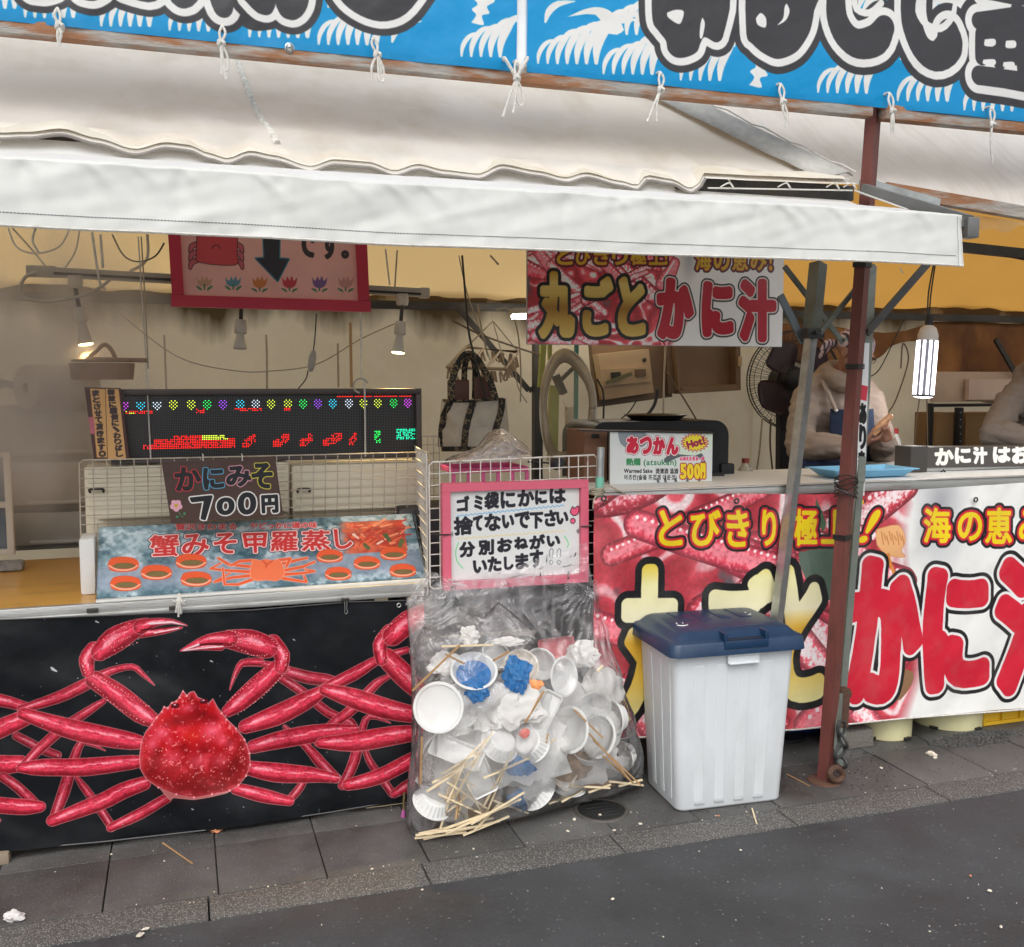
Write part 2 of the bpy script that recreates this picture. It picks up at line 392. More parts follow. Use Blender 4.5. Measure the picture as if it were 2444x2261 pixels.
    def material(s, name, rough=0.4, coat=0.0, bump=0.0, bscale=25.0, emission=0.0, spec=0.5, trans=0.0, dirt=0.0, dirtcol=(0.25, 0.22, 0.17), grey=None):
        img = bpy.data.images.new(name, s.W, s.H, alpha=False)
        a = np.ones((s.H, s.W, 4), dtype=np.float32); a[..., :3] = np.clip(s.img[::-1], 0, 1)
        img.pixels.foreach_set(a.ravel()); img.update(); img.pack()
        m = bpy.data.materials.new(name); m.use_nodes = True; N, L = m.node_tree.nodes, m.node_tree.links; b = N['Principled BSDF']; out = N['Material Output']
        tx = N.new('ShaderNodeTexImage'); tx.image = img; tx.extension = 'EXTEND'; tx.interpolation = 'Linear'
        cs = tx.outputs[0]; tc = N.new('ShaderNodeTexCoord')
        if dirt:
            n2 = N.new('ShaderNodeTexNoise'); n2.inputs['Scale'].default_value = 5; n2.inputs['Detail'].default_value = 10; n2.inputs['Roughness'].default_value = 0.7
            L.new(tc.outputs['Object'], n2.inputs['Vector'])
            rr = N.new('ShaderNodeMapRange'); rr.inputs['From Min'].default_value = 0.48; rr.inputs['From Max'].default_value = 0.8; rr.inputs['To Max'].default_value = dirt; L.new(n2.outputs['Fac'], rr.inputs['Value'])
            mx = N.new('ShaderNodeMix'); mx.data_type = 'RGBA'; L.new(rr.outputs[0], mx.inputs['Factor']); L.new(cs, mx.inputs[6]); mx.inputs[7].default_value = (*dirtcol, 1); cs = mx.outputs[2]
        L.new(cs, b.inputs['Base Color']); b.inputs['Roughness'].default_value = rough; b.inputs['Specular IOR Level'].default_value = spec
        b.inputs['Coat Weight'].default_value = coat
        if emission: L.new(tx.outputs[0], b.inputs['Emission Color']); b.inputs['Emission Strength'].default_value = emission
        if bump:
            n3 = N.new('ShaderNodeTexNoise'); n3.inputs['Scale'].default_value = bscale; n3.inputs['Detail'].default_value = 3; L.new(tc.outputs['Object'], n3.inputs['Vector'])
            bp = N.new('ShaderNodeBump'); bp.inputs['Strength'].default_value = bump; bp.inputs['Distance'].default_value = 0.02
            L.new(n3.outputs['Fac'], bp.inputs['Height']); L.new(bp.outputs[0], b.inputs['Normal'])
        if trans:
            tr = N.new('ShaderNodeBsdfTranslucent'); L.new(cs, tr.inputs['Color']); ms = N.new('ShaderNodeMixShader'); ms.inputs[0].default_value = trans
            L.new(b.outputs[0], ms.inputs[1]); L.new(tr.outputs[0], ms.inputs[2]); L.new(ms.outputs[0], out.inputs['Surface'])
        return m
    def sheet(s, name, m, parent=None, nu=60, nv=30, disp=None, edge=None, solid=0.0):
        """the printed sheet itself as a fine grid; disp(u, v) -> offset Vector or amount along the normal"""
        nrm = s.U.cross(s.V)
        if nrm.y > 0: nrm = -nrm
        def fn(u, v):
            vv = v
            p = s.O + s.U*(u*s.w) + s.V*(vv*s.h)
            if disp:
                q = disp(u, v); p = p + (q if isinstance(q, Vector) else nrm*q)
            return p
        mb = MB(); mb.grid(fn, nu, nv); return mb.build(name, m, parent, solid=solid, ang=180)
def fbm(x, y, z=0.0, o=3):
    return mnoise.fractal(Vector((x, y, z)), 1.0, 2.0, o, noise_basis='PERLIN_ORIGINAL')
def hexc(h): return tuple(int(h[i:i+2], 16)/255 for i in (0, 2, 4))
def aggregate(name, base, stone, sc=90, thr=0.45, rough=0.75, bump=0.5, damp=0.25, amt=0.6, patch=(0.8, 1.2)):
    m = bpy.data.materials.new(name); m.use_nodes = True; N, L = m.node_tree.nodes, m.node_tree.links; b = N['Principled BSDF']
    tc = N.new('ShaderNodeTexCoord'); v = N.new('ShaderNodeTexVoronoi'); v.inputs['Scale'].default_value = sc; L.new(tc.outputs['Object'], v.inputs['Vector'])
    sep = N.new('ShaderNodeSeparateColor'); L.new(v.outputs['Color'], sep.inputs[0])
    r1 = N.new('ShaderNodeMapRange'); r1.inputs['From Min'].default_value = thr; r1.inputs['From Max'].default_value = 1.0; L.new(sep.outputs[0], r1.inputs['Value'])
    r2 = N.new('ShaderNodeMapRange'); r2.inputs['From Min'].default_value = 0.55; r2.inputs['From Max'].default_value = 0.25; L.new(v.outputs['Distance'], r2.inputs['Value'])
    mu = N.new('ShaderNodeMath'); mu.operation = 'MULTIPLY'; L.new(r1.outputs[0], mu.inputs[0]); L.new(r2.outputs[0], mu.inputs[1])
    mu2 = N.new('ShaderNodeMath'); mu2.operation = 'MULTIPLY'; mu2.inputs[1].default_value = amt; L.new(mu.outputs[0], mu2.inputs[0])
    n = N.new('ShaderNodeTexNoise'); n.inputs['Scale'].default_value = 2.2; n.inputs['Detail'].default_value = 10; n.inputs['Roughness'].default_value = 0.62; L.new(tc.outputs['Object'], n.inputs['Vector'])
    r3 = N.new('ShaderNodeMapRange'); r3.inputs['From Min'].default_value = 0.3; r3.inputs['From Max'].default_value = 0.7; r3.inputs['To Min'].default_value = patch[0]; r3.inputs['To Max'].default_value = patch[1]; L.new(n.outputs['Fac'], r3.inputs['Value'])
    sc_ = N.new('ShaderNodeVectorMath'); sc_.operation = 'SCALE'; sc_.inputs[0].default_value = base; L.new(r3.outputs[0], sc_.inputs['Scale'])
    mx = N.new('ShaderNodeMix'); mx.data_type = 'RGBA'; L.new(mu2.outputs[0], mx.inputs['Factor']); L.new(sc_.outputs[0], mx.inputs[6]); mx.inputs[7].default_value = (*stone, 1)
    L.new(mx.outputs[2], b.inputs['Base Color'])
    r4 = N.new('ShaderNodeMapRange'); r4.inputs['From Min'].default_value = 0.35; r4.inputs['From Max'].default_value = 0.65; r4.inputs['To Min'].default_value = rough-damp; r4.inputs['To Max'].default_value = rough+0.1; L.new(n.outputs['Fac'], r4.inputs['Value'])
    L.new(r4.outputs[0], b.inputs['Roughness'])
    n2 = N.new('ShaderNodeTexNoise'); n2.inputs['Scale'].default_value = sc*1.3; n2.inputs['Detail'].default_value = 6; L.new(tc.outputs['Object'], n2.inputs['Vector'])
    ad = N.new('ShaderNodeMath'); ad.operation = 'ADD'; L.new(n2.outputs['Fac'], ad.inputs[0]); L.new(mu.outputs[0], ad.inputs[1])
    bp = N.new('ShaderNodeBump'); bp.inputs['Strength'].default_value = bump; bp.inputs['Distance'].default_value = 0.004; L.new(ad.outputs[0], bp.inputs['Height']); L.new(bp.outputs[0], b.inputs['Normal'])
    return m
m_asph = aggregate('asphalt', (0.047, 0.049, 0.053), (0.19, 0.19, 0.185), sc=95, thr=0.93, rough=0.75, bump=1.0, damp=0.22, amt=0.75, patch=(0.6, 1.35))
m_kerb = aggregate('exposed aggregate', (0.085, 0.082, 0.078), (0.48, 0.46, 0.43), sc=190, thr=0.05, rough=0.7, bump=1.0, damp=0.15, amt=0.95)
m_paver = aggregate('paver concrete', (0.086, 0.084, 0.081), (0.26, 0.25, 0.24), sc=150, thr=0.7, rough=0.62, bump=0.7, damp=0.28, amt=0.5, patch=(0.45, 1.45))
m_joint = mat('joint dirt', (0.058, 0.055, 0.05), rough=0.95, var=0.4, vscale=20, bump=0.5)
rnd = random.Random(3)
g = MB(); g.add([(-60, -60, -0.04), (60, -60, -0.04), (60, 60, -0.04), (-60, 60, -0.04)], [(0, 1, 2, 3)]); g.build('ground', m_joint, kind='structure')
YK = 2.893
g = MB()
def asph(u, v):
    x = -8+u*20; y = -8+(YK+8)*(1-(1-v)**2.0)
    if v == 1: y = YK + 0.006*fbm(x*9, 3.1) + 0.003*fbm(x*40, 1.0)
    return (x, y, -0.004 + 0.002*fbm(x*2, y*2))
g.grid(asph, 500, 24, uv=False); tag(g.build('asphalt_road', m_asph), kind='structure')
g = MB(); g.add([(-30, -30, -0.02), (30, -30, -0.02), (30, 2.9, -0.02), (-30, 2.9, -0.02)], [(0, 1, 2, 3)]); g.build('road', m_asph, kind='structure')
kerb = thing('kerb', 'speckled kerb', None, (0, 2.96, 0), kind='structure'); del kerb['label']
x = -3.24-0.0
for i in range(15):
    b = MB(); L_ = 0.655
    b.bevbox((x+L_/2, 2.963, -0.03), (L_-0.005, 0.136, 0.062+rnd.uniform(-.001, .001)), 0.004, Euler((rnd.uniform(-.006, .006), rnd.uniform(-.002, .002), 0)))
    b.build('kerb_stone', m_kerb, kerb); x += L_
pv = thing('pavement', 'x', None, (0, 3.4, 0), kind='structure'); del pv['label']
b = MB(); b.box((1.5, 6.0, -0.035), (14, 5.92, 0.04)); b.build('bed', m_joint, pv)
paver_m = [m_paver]
for dx in (0.92, 1.08):
    q = m_paver.copy(); q.name = 'paver concrete tone'; paver_m.append(q)
    for n_ in q.node_tree.nodes:
        if n_.type == 'VECT_MATH': n_.inputs[0].default_value = (0.086*dx, 0.084*dx, 0.081*dx)
for j in range(4):
    for i in range(24):
        x = -2.71+i*0.3265 + (0 if x < 1.2 or j % 2 == 0 else 0.0); y = 3.2+j*0.333
        if x < -0.45 and j < 1 and x > -2.9:
            continue
        b = MB(); b.bevbox((x, y, -0.022), (0.3225, 0.329, 0.046), 0.003, Euler((rnd.uniform(-.006, .006), rnd.uniform(-.005, .005), rnd.uniform(-.004, .004))))
        o = b.build('paver', paver_m[rnd.choice((0, 0, 1, 2))], pv); o.location.z += rnd.uniform(-.003, .002)
b = MB(); b.bevbox((-1.55, 3.205, -0.022), (2.21, 0.33, 0.045), 0.004); b.build('paver', m_kerb, pv)
m_iron = mat('cast iron', (0.035, 0.036, 0.036), rough=0.55, metal=0.5, var=0.3, bump=0.4, bscale=120)
mc = G(1435, 1937); mh = thing('manhole_cover', 'small round dark drain cover set in the paving in front of the trash bag', 'drain cover', (mc.x, mc.y, 0))
Mm = Matrix.Translation((mc.x, mc.y, 0))
b = MB(); b.lathe([(0.082, 0.003), (0.084, 0.006), (0.0, 0.006)], Mm, 36); b.lathe([(0.0, -0.01), (0.082, -0.01), (0.082, 0.003)], Mm, 36)
for k in range(5):
    b.bevbox((mc.x, mc.y-0.05+k*0.025, 0.0065), (0.10, 0.006, 0.004), 0.001)
b.build('lid', m_iron, mh)
b = MB(); b.lathe([(0.087, -0.01), (0.087, 0.008), (0.097, 0.008), (0.099, 0.004), (0.099, -0.01)], Mm, 36); b.build('rim', mat('worn rim', (0.11, 0.1, 0.09), rough=0.6, metal=0.3, var=0.3, bump=0.3), mh)
def streaky(name, col, tcol, trans, dirt, stretch, damt, bump=0.25, drip=None):
    return mat(name, col, rough=0.62, var=0.05, vscale=5, trans=trans, tcol=tcol, dirt=dirt, damt=damt, dscale=3.5, dedge=(0.47, 0.72), stretch=stretch, bump=bump, bscale=14, spec=0.3)
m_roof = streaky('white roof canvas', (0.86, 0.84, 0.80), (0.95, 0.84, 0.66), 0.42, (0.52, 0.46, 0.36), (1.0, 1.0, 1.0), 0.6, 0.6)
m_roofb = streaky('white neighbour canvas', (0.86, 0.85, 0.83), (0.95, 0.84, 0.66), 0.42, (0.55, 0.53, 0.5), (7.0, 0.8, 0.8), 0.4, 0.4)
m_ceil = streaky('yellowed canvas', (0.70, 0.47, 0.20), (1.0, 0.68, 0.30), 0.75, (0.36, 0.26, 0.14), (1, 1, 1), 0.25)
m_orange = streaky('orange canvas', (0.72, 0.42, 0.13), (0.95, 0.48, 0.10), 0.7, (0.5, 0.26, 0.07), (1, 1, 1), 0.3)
m_val = mat('white vinyl', (0.70, 0.71, 0.68), rough=0.42, var=0.04, vscale=3, bump=0.15, bscale=9, trans=0.12, tcol=(0.7, 0.7, 0.66), dirt=(0.5, 0.5, 0.45), damt=0.25, dscale=4)
m_hem = mat('grey hem tape', (0.22, 0.20, 0.18), rough=0.7)
m_band = mat('grey hip band', (0.44, 0.43, 0.40), rough=0.6, var=0.15, vscale=30, bump=0.3, bscale=30, stretch=(1, 1, 1), dirt=(0.3, 0.29, 0.27), damt=0.4)
m_rust = mat('rusty painted steel', (0.36, 0.34, 0.31), rough=0.7, metal=0.2, var=0.25, vscale=15, dirt=(0.30, 0.12, 0.04), damt=0.9, dscale=5, dedge=(0.42, 0.56), stretch=(0.8, 1, 5), bump=0.35, bscale=70)
m_red = mat('red oxide steel', (0.15, 0.042, 0.034), rough=0.5, metal=0.1, var=0.18, vscale=7, dirt=(0.09, 0.035, 0.025), damt=0.7, dscale=6, dedge=(0.5, 0.66), bump=0.25, bscale=60, stretch=(3, 3, 1))
m_dark = mat('dark steel', (0.055, 0.055, 0.055), rough=0.5, metal=0.4, var=0.3, dirt=(0.11, 0.07, 0.04), damt=0.5, bump=0.2)
m_galv = mat('galvanised steel', (0.48, 0.50, 0.49), rough=0.35, metal=0.85, var=0.15, vscale=25, dirt=(0.28, 0.26, 0.24), damt=0.5, dscale=9, bump=0.1)
m_olive = mat('olive steel', (0.17, 0.19, 0.165), rough=0.5, metal=0.3, var=0.2, dirt=(0.13, 0.09, 0.06), damt=0.5, dscale=8, bump=0.2)
m_bluegrey = mat('blue grey steel', (0.19, 0.23, 0.25), rough=0.45, metal=0.4, var=0.15, dirt=(0.12, 0.09, 0.07), damt=0.3)
m_cord = mat('white cotton cord', (0.68, 0.66, 0.61), rough=0.85, var=0.15, vscale=60, bump=0.6, bscale=400)
m_cordd = mat('dirty cord', (0.38, 0.33, 0.25), rough=0.9, var=0.2, vscale=40)
m_cable = mat('black cable', (0.018, 0.017, 0.016), rough=0.45)
m_cableb = mat('brown cable', (0.13, 0.085, 0.05), rough=0.6)
HEM = [(-260, 330), (-100, 318), (0, 333), (60, 331), (150, 323), (230, 345), (320, 371), (400, 355), (450, 361), (500, 381), (540, 393), (600, 375), (650, 385), (740, 411), (800, 395), (880, 401), (940, 421),
       (1000, 406), (1060, 420), (1140, 429), (1200, 406), (1280, 421), (1350, 437), (1400, 425), (1480, 445), (1520, 455), (1545, 431), (1600, 440), (1650, 462), (1668, 450), (1682, 426), (1760, 430), (1900, 436), (2046, 441)]
HW = [U(a, b_, 3.325) for a, b_ in HEM]
def hem_z(x):
    if x <= HW[0].x: return HW[0].z
    for a, b_ in zip(HW, HW[1:]):
        if x <= b_.x:
            t = (x-a.x)/(b_.x-a.x); t = t*t*(3-2*t); return a.z+(b_.z-a.z)*t
    return HW[-1].z
YE, ZE, SL, YR = 3.40, 2.30, 0.80, 4.48
XR = HW[-1].x
tent = thing('market_tent', 'white canvas stall tent with wavy loose hem over the crab stall', 'tent', (0.5, 4.4, 0))
def roof(u, v):
    rows = [0, .015, .03, .05]
    if v < 0.08:
        t = v/0.08; x = -1.9+u*(XR+1.9); hz = hem_z(x)
        y = 3.322+(YE-3.322)*t; z = hz+(ZE+0.012-hz)*(t**0.7)
        return (x, y, z)
    t = (v-0.08)/0.92; y = YE+(YR-YE)*t; xr = XR-(y-YE)*1.0; x = -1.9+u*(xr+1.9)
    w = 0.012*fbm(x*1.3, t*3)+0.004*fbm(x*7, t*12) + 0.012*math.exp(-((t-0.03)/0.03)**2)*math.sin(x*3)
    return (x, y, ZE+0.012+SL*(y-YE)+w-0.004*math.sin(math.pi*min(1, t*1.2)))
b = MB(); b.grid(roof, 260, 40, uv=False); b.build('roof_panel', m_roof, tent, ang=180)
m_yel = mat('yellowed canvas fold', (0.62, 0.58, 0.50), rough=0.6, var=0.12, vscale=7, dirt=(0.5, 0.42, 0.28), damt=0.6, dscale=5, bump=0.5, bscale=22)
def foldf(u, v):
    x = -1.9+u*(XR+1.85); w = 0.005+0.006*abs(fbm(x*1.5, 6)); z0 = hem_z(x)+0.016; p = roof(u*(XR+1.85)/(XR+1.9), 0.02); zz = z0+(0.040+0.010*fbm(x*2, 1))*v
    return (x, 3.328+0.075*v-w*math.sin(math.pi*v), zz+0.004)
b = MB(); b.grid(foldf, 200, 8, uv=False); b.build('yellowed_fold', m_yel, tent, ang=180)
b = MB(); b.tube([(x_, 3.320, hem_z(x_)) for x_ in [(-1.9+i*(HW[30].x+1.9)/240) for i in range(241)]], 0.0055, 6); b.build('hem_binding', m_hem, tent)
def backroof(u, v):
    y = YR+(5.62-YR)*v; zr = ZE+SL*(YR-YE); z = zr+(1.99-zr)*v; x = -1.9+u*(XR+1.95)
    return (x, y, z-0.03*math.sin(math.pi*v)+0.012*fbm(x*1.5, v*4)+(0.012*math.sin(x*7)+0.01*fbm(x*6, 2) if v == 1 else 0))
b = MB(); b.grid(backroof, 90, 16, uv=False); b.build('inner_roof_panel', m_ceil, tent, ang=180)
b = MB(); n_ = 24
hp = []
for i in range(n_+1):
    t = i/n_; y = YE+(YR-YE)*t; x = XR-(y-YE); z = ZE+0.02+SL*(y-YE)
    w0 = 0.16-0.05*t
    hp.append(((x-w0*0.9, y-0.035, z-0.01+0.004*fbm(t*9, 1)), (x-0.02, y-0.05, z+0.02), (x+0.02, y-0.02, z+0.012)))
vs = [p for r_ in hp for p in r_]; fs = []
for i in range(n_):
    for k in range(2): fs.append((i*3+k, i*3+k+1, i*3+k+4, i*3+k+3))
b.add(vs, fs); b.build('hip_band', m_band, tent, ang=180, solid=0.003)
b = MB(); b.tube([(XR-(YR-YE)*i/30+0.012, YE+(YR-YE)*i/30-0.05, ZE+0.04+SL*(YR-YE)*i/30+0.006*math.sin(i*2.1)) for i in range(31)], 0.003, 6); b.build('lacing_cord', m_cord, tent)
for (pa, pb_) in (((565, 135), (640, 335)), ((255, 105), (300, 300))):
    pts = [U(pa[0], pa[1], 3.40+((ZE+0.012)-0)*0) for _ in ()]
def on_roof(px, py, lift=0.006):
    d = ray(px, py); n_v = Vector((0, -SL, 1)); q = Vector((0, YE, ZE+0.012)); t = (q-CAM).dot(n_v)/d.dot(n_v); p = CAM+d*t
    return p+Vector((0, -0.6, 0.8))*lift
m_thread = mat('grey seam', (0.40, 0.38, 0.34), rough=0.8)
b = MB(); b.tube(smoothpts([on_roof(*p, 0.004) for p in ((562, 132), (585, 200), (612, 265), (662, 345))], 5), [0.011]*16, 6); b.build('seam', mat('worn seam', (0.62, 0.60, 0.55), rough=0.95, spec=0.1, var=0.3, vscale=60), tent)
def wallmat(name, c1, c2, top):
    m = bpy.data.materials.new(name); m.use_nodes = True; N, L = m.node_tree.nodes, m.node_tree.links; b_ = N['Principled BSDF']; out = N['Material Output']
    tc = N.new('ShaderNodeTexCoord'); mp = N.new('ShaderNodeMapping'); mp.inputs['Scale'].default_value = (2.2, 1, 0.5); L.new(tc.outputs['Object'], mp.inputs['Vector'])
    n = N.new('ShaderNodeTexNoise'); n.inputs['Scale'].default_value = 3; n.inputs['Detail'].default_value = 8; L.new(mp.outputs[0], n.inputs['Vector'])
    sx = N.new('ShaderNodeSeparateXYZ'); L.new(tc.outputs['Object'], sx.inputs[0])
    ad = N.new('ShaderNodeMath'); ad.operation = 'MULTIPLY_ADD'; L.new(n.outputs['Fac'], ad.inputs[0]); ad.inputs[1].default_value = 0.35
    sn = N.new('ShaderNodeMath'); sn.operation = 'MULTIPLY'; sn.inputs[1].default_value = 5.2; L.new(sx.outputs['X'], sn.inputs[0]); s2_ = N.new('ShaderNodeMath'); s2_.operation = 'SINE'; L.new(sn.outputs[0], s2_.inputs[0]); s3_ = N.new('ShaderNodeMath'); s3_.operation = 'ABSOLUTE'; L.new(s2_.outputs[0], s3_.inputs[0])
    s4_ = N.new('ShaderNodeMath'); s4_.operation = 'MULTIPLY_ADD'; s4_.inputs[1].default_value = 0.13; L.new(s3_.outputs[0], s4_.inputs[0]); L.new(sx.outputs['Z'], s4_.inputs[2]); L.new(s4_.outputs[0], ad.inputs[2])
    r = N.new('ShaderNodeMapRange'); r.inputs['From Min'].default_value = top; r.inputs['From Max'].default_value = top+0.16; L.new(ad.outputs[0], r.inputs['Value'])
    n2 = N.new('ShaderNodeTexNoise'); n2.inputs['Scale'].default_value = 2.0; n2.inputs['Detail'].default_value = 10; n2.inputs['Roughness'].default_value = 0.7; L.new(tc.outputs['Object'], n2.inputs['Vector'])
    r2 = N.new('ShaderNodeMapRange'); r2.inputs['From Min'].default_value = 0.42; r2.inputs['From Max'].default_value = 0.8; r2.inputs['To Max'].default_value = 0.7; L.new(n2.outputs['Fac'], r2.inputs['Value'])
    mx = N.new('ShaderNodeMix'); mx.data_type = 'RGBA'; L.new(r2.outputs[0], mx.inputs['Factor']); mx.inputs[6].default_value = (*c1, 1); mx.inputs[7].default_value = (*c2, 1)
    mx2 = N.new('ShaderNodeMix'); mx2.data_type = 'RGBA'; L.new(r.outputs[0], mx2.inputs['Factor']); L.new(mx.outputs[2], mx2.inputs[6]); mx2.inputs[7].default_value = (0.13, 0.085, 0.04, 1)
    L.new(mx2.outputs[2], b_.inputs['Base Color']); b_.inputs['Roughness'].default_value = 0.6
    tr = N.new('ShaderNodeBsdfTranslucent'); L.new(mx2.outputs[2], tr.inputs['Color']); ms = N.new('ShaderNodeMixShader'); ms.inputs[0].default_value = 0.62
    L.new(b_.outputs[0], ms.inputs[1]); L.new(tr.outputs[0], ms.inputs[2]); L.new(ms.outputs[0], out.inputs['Surface'])
    bp = N.new('ShaderNodeBump'); bp.inputs['Strength'].default_value = 0.5; bp.inputs['Distance'].default_value = 0.05; L.new(n2.outputs['Fac'], bp.inputs['Height']); L.new(bp.outputs[0], b_.inputs['Normal'])
    return m
m_wall = wallmat('stained beige tarp', (0.90, 0.77, 0.55), (0.70, 0.55, 0.34), 2.045)
def wallf(x0, x1, y, z0, z1, amp=0.02, s_=1):
    return lambda u, v: (x0+(x1-x0)*u, y+amp*fbm((x0+(x1-x0)*u)*2.2, v*1.5)+0.006*math.sin((x0+(x1-x0)*u)*24+3*v), z0+(z1-z0)*v + (0.02*math.sin((x0+(x1-x0)*u)*5.2) if v == 0 or v == 1 else 0))
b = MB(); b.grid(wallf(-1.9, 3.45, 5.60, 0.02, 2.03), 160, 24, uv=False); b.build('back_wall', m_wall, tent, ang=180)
b = MB(); b.grid(lambda u, v: (-1.9+0.01*fbm(u*5, v*4), 3.35+u*2.3, 0.02+v*2.2), 30, 20, uv=False); b.build('unseen_side_wall', m_wall, tent, ang=180)  # unseen left side of the tent, added to block light
b = MB(); zb = 1.955
b.bar((-1.9, 5.55, zb), (6.6, 5.55, zb), 0.035, 0.045); b.bar((-1.9, 3.40, 2.268), (XR+0.03, 3.40, 2.268), 0.03, 0.055)
b.build('eave_beam', m_dark, tent)
pa, pb2 = U(1283, 735, 5.4), U(1283, 1120, 5.4)
b = MB(); b.bar(pa, (pa.x, 5.4, 0), 0.05, 0.05); b.build('rear_post', m_dark, tent)
b = MB(); b.bar(U(1092, 733, 5.45), U(1262, 932, 5.42), 0.022, 0.03); b.bar(U(1262, 932, 5.42), U(1284, 925, 5.4), 0.022, 0.03); b.build('rear_brace', m_dark, tent)
for i, (a, c, y_, w_) in enumerate((((1296, 818), (1290, 925), 5.2, 0.03), ((1322, 920), (1318, 1100), 5.0, 0.045), ((1312, 818), (1312, 860), 5.1, 0.02))):
    b = MB(); b.bar(U(*a, y_), U(*c, y_), w_, w_)
    tag(b.build('bamboo_pole', mat('yellow green pole', (0.30, 0.32, 0.08), rough=0.5, var=0.2)), ['yellow green pole beside the black rear post, upper piece', 'yellow green pole seen through the oval mesh hoop', 'thin yellow green pole just left of the hoop top'][i], 'pole')
tb = thing('market_tent', 'neighbouring white tent with orange inner roof over the crab soup stall', 'tent', (4.2, 4.4, 0))
HB = [(1900, 425), (2060, 440), (2110, 436), (2160, 440), (2230, 452), (2320, 478), (2400, 492), (2444, 498), (2560, 515), (2900, 540)]
HBW = [U(a, c, 3.42) for a, c in HB]
def hemb(x):
    if x <= HBW[0].x: return HBW[0].z
    for a, c in zip(HBW, HBW[1:]):
        if x <= c.x: return a.z+(c.z-a.z)*(x-a.x)/(c.x-a.x)
    return HBW[-1].z
def roofb(u, v):
    x = 1.0+u*5.6
    if v < 0.08:
        t = v/0.08; return (x, 3.43+0.05*t+0.02*math.sin(3.14*t), hemb(x)+(2.335-hemb(x))*t)
    t = (v-.08)/.92; y = 3.48+(4.5-3.48)*t
    return (x, y, 2.335+0.8*(y-3.48)+0.012*fbm(x*2+t*3, t*2)-0.012*math.sin(3.14*t)+0.006*math.sin((x-t*1.2)*30)*(1-t))
b = MB(); b.grid(roofb, 200, 30, uv=False); b.build('roof_panel', m_roofb, tb, ang=180)
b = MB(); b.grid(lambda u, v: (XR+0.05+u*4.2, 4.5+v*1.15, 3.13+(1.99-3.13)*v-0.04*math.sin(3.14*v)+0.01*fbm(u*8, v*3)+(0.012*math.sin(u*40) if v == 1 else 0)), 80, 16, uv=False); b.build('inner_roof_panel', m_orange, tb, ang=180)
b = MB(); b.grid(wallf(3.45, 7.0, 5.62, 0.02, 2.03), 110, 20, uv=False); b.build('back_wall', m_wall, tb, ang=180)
b = MB(); b.grid(lambda u, v: (6.7, 3.45+u*2.2, 0.02+v*2.2), 30, 20, uv=False); b.build('unseen_side_wall', m_wall, tb, ang=180)  # unseen far side, also there to keep light out
b = MB(); b.bar(U(2056, 442, 3.41), U(2235, 492, 3.40), 0.04, 0.05); b.build('eave_beam', m_galv, tb)
b = MB(); b.bar(U(2110, 452, 3.44), U(2460, 512, 3.44), 0.04, 0.05); b.bar(U(2440, 508, 3.44), U(2900, 560, 3.44), 0.04, 0.05); b.build('eave_beam', m_rust, tb)
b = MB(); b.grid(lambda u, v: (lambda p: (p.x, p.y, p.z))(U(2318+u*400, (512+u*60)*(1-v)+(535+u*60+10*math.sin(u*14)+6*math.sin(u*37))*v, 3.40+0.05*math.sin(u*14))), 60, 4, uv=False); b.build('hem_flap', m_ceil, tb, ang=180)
b = MB(); b.bar(U(2290, 590, 3.9), U(2500, 612, 3.9), 0.035, 0.045); b.build('cross_bar', m_dark, tb)
b = MB(); b.tube(photo_line([(2290, 598), (2360, 604), (2460, 622)], 3.9), 0.006, 6); tag(b.build('cable', m_cable), 'black cable slung under the dark bar beneath the orange roof', 'cable')
m_drape = mat('brown tarp', (0.36, 0.17, 0.05), rough=0.6, var=0.25, vscale=4, trans=0.35, tcol=(0.5, 0.22, 0.05), dirt=(0.09, 0.035, 0.02), damt=0.85, dscale=2.2, dedge=(0.42, 0.6), stretch=(1, 1, 0.6), bump=0.4, bscale=8)
DR = [(1850, 772), (1960, 775), (2060, 790), (2110, 795), (2160, 790), (2230, 768), (2330, 770), (2460, 775), (2700, 780)]
def drf(u, v):
    i = min(int(u*(len(DR)-1)), len(DR)-2); f_ = u*(len(DR)-1)-i; px = DR[i][0]+(DR[i+1][0]-DR[i][0])*f_; py = DR[i][1]+(DR[i+1][1]-DR[i][1])*f_
    bt = 850+35*math.sin(u*9)+90*(1 if px > 2200 else 0)*min(1, (px-2200)/60 if px > 2200 else 0)
    p = U(px, py+(min(bt, 962)-py)*v, 5.56); p.y -= 0.02*math.sin(u*40)*v; return p
b = MB(); b.grid(drf, 90, 12, uv=False); tag(b.build('drape', m_drape, solid=0.002), 'brown stained tarpaulin hanging along the top of the back wall on the right', 'tarp')
b = MB(); b.bar(U(2376, 810, 5.45), U(2440, 920, 5.45), 0.02, 0.03); tag(b.build('steel_brace', m_dark), 'dark diagonal brace in front of the brown tarp at the right', 'brace')
aw = thing('awning', 'pale vinyl valance with stitched hem running across the front of the stall', 'awning', (1.0, 2.85, 1.92))
YV = 2.85; XV0, XV1 = -1.6, U(2295, 570, YV).x
zt = 2.105; zbm = 1.928
_r = random.Random(17); PIN = []; _x = -1.6
while _x < 2.6:
    PIN.append((_x, _r.uniform(0.005, 0.014), _r.uniform(-0.03, 0.12))); _x += _r.uniform(0.07, 0.20)
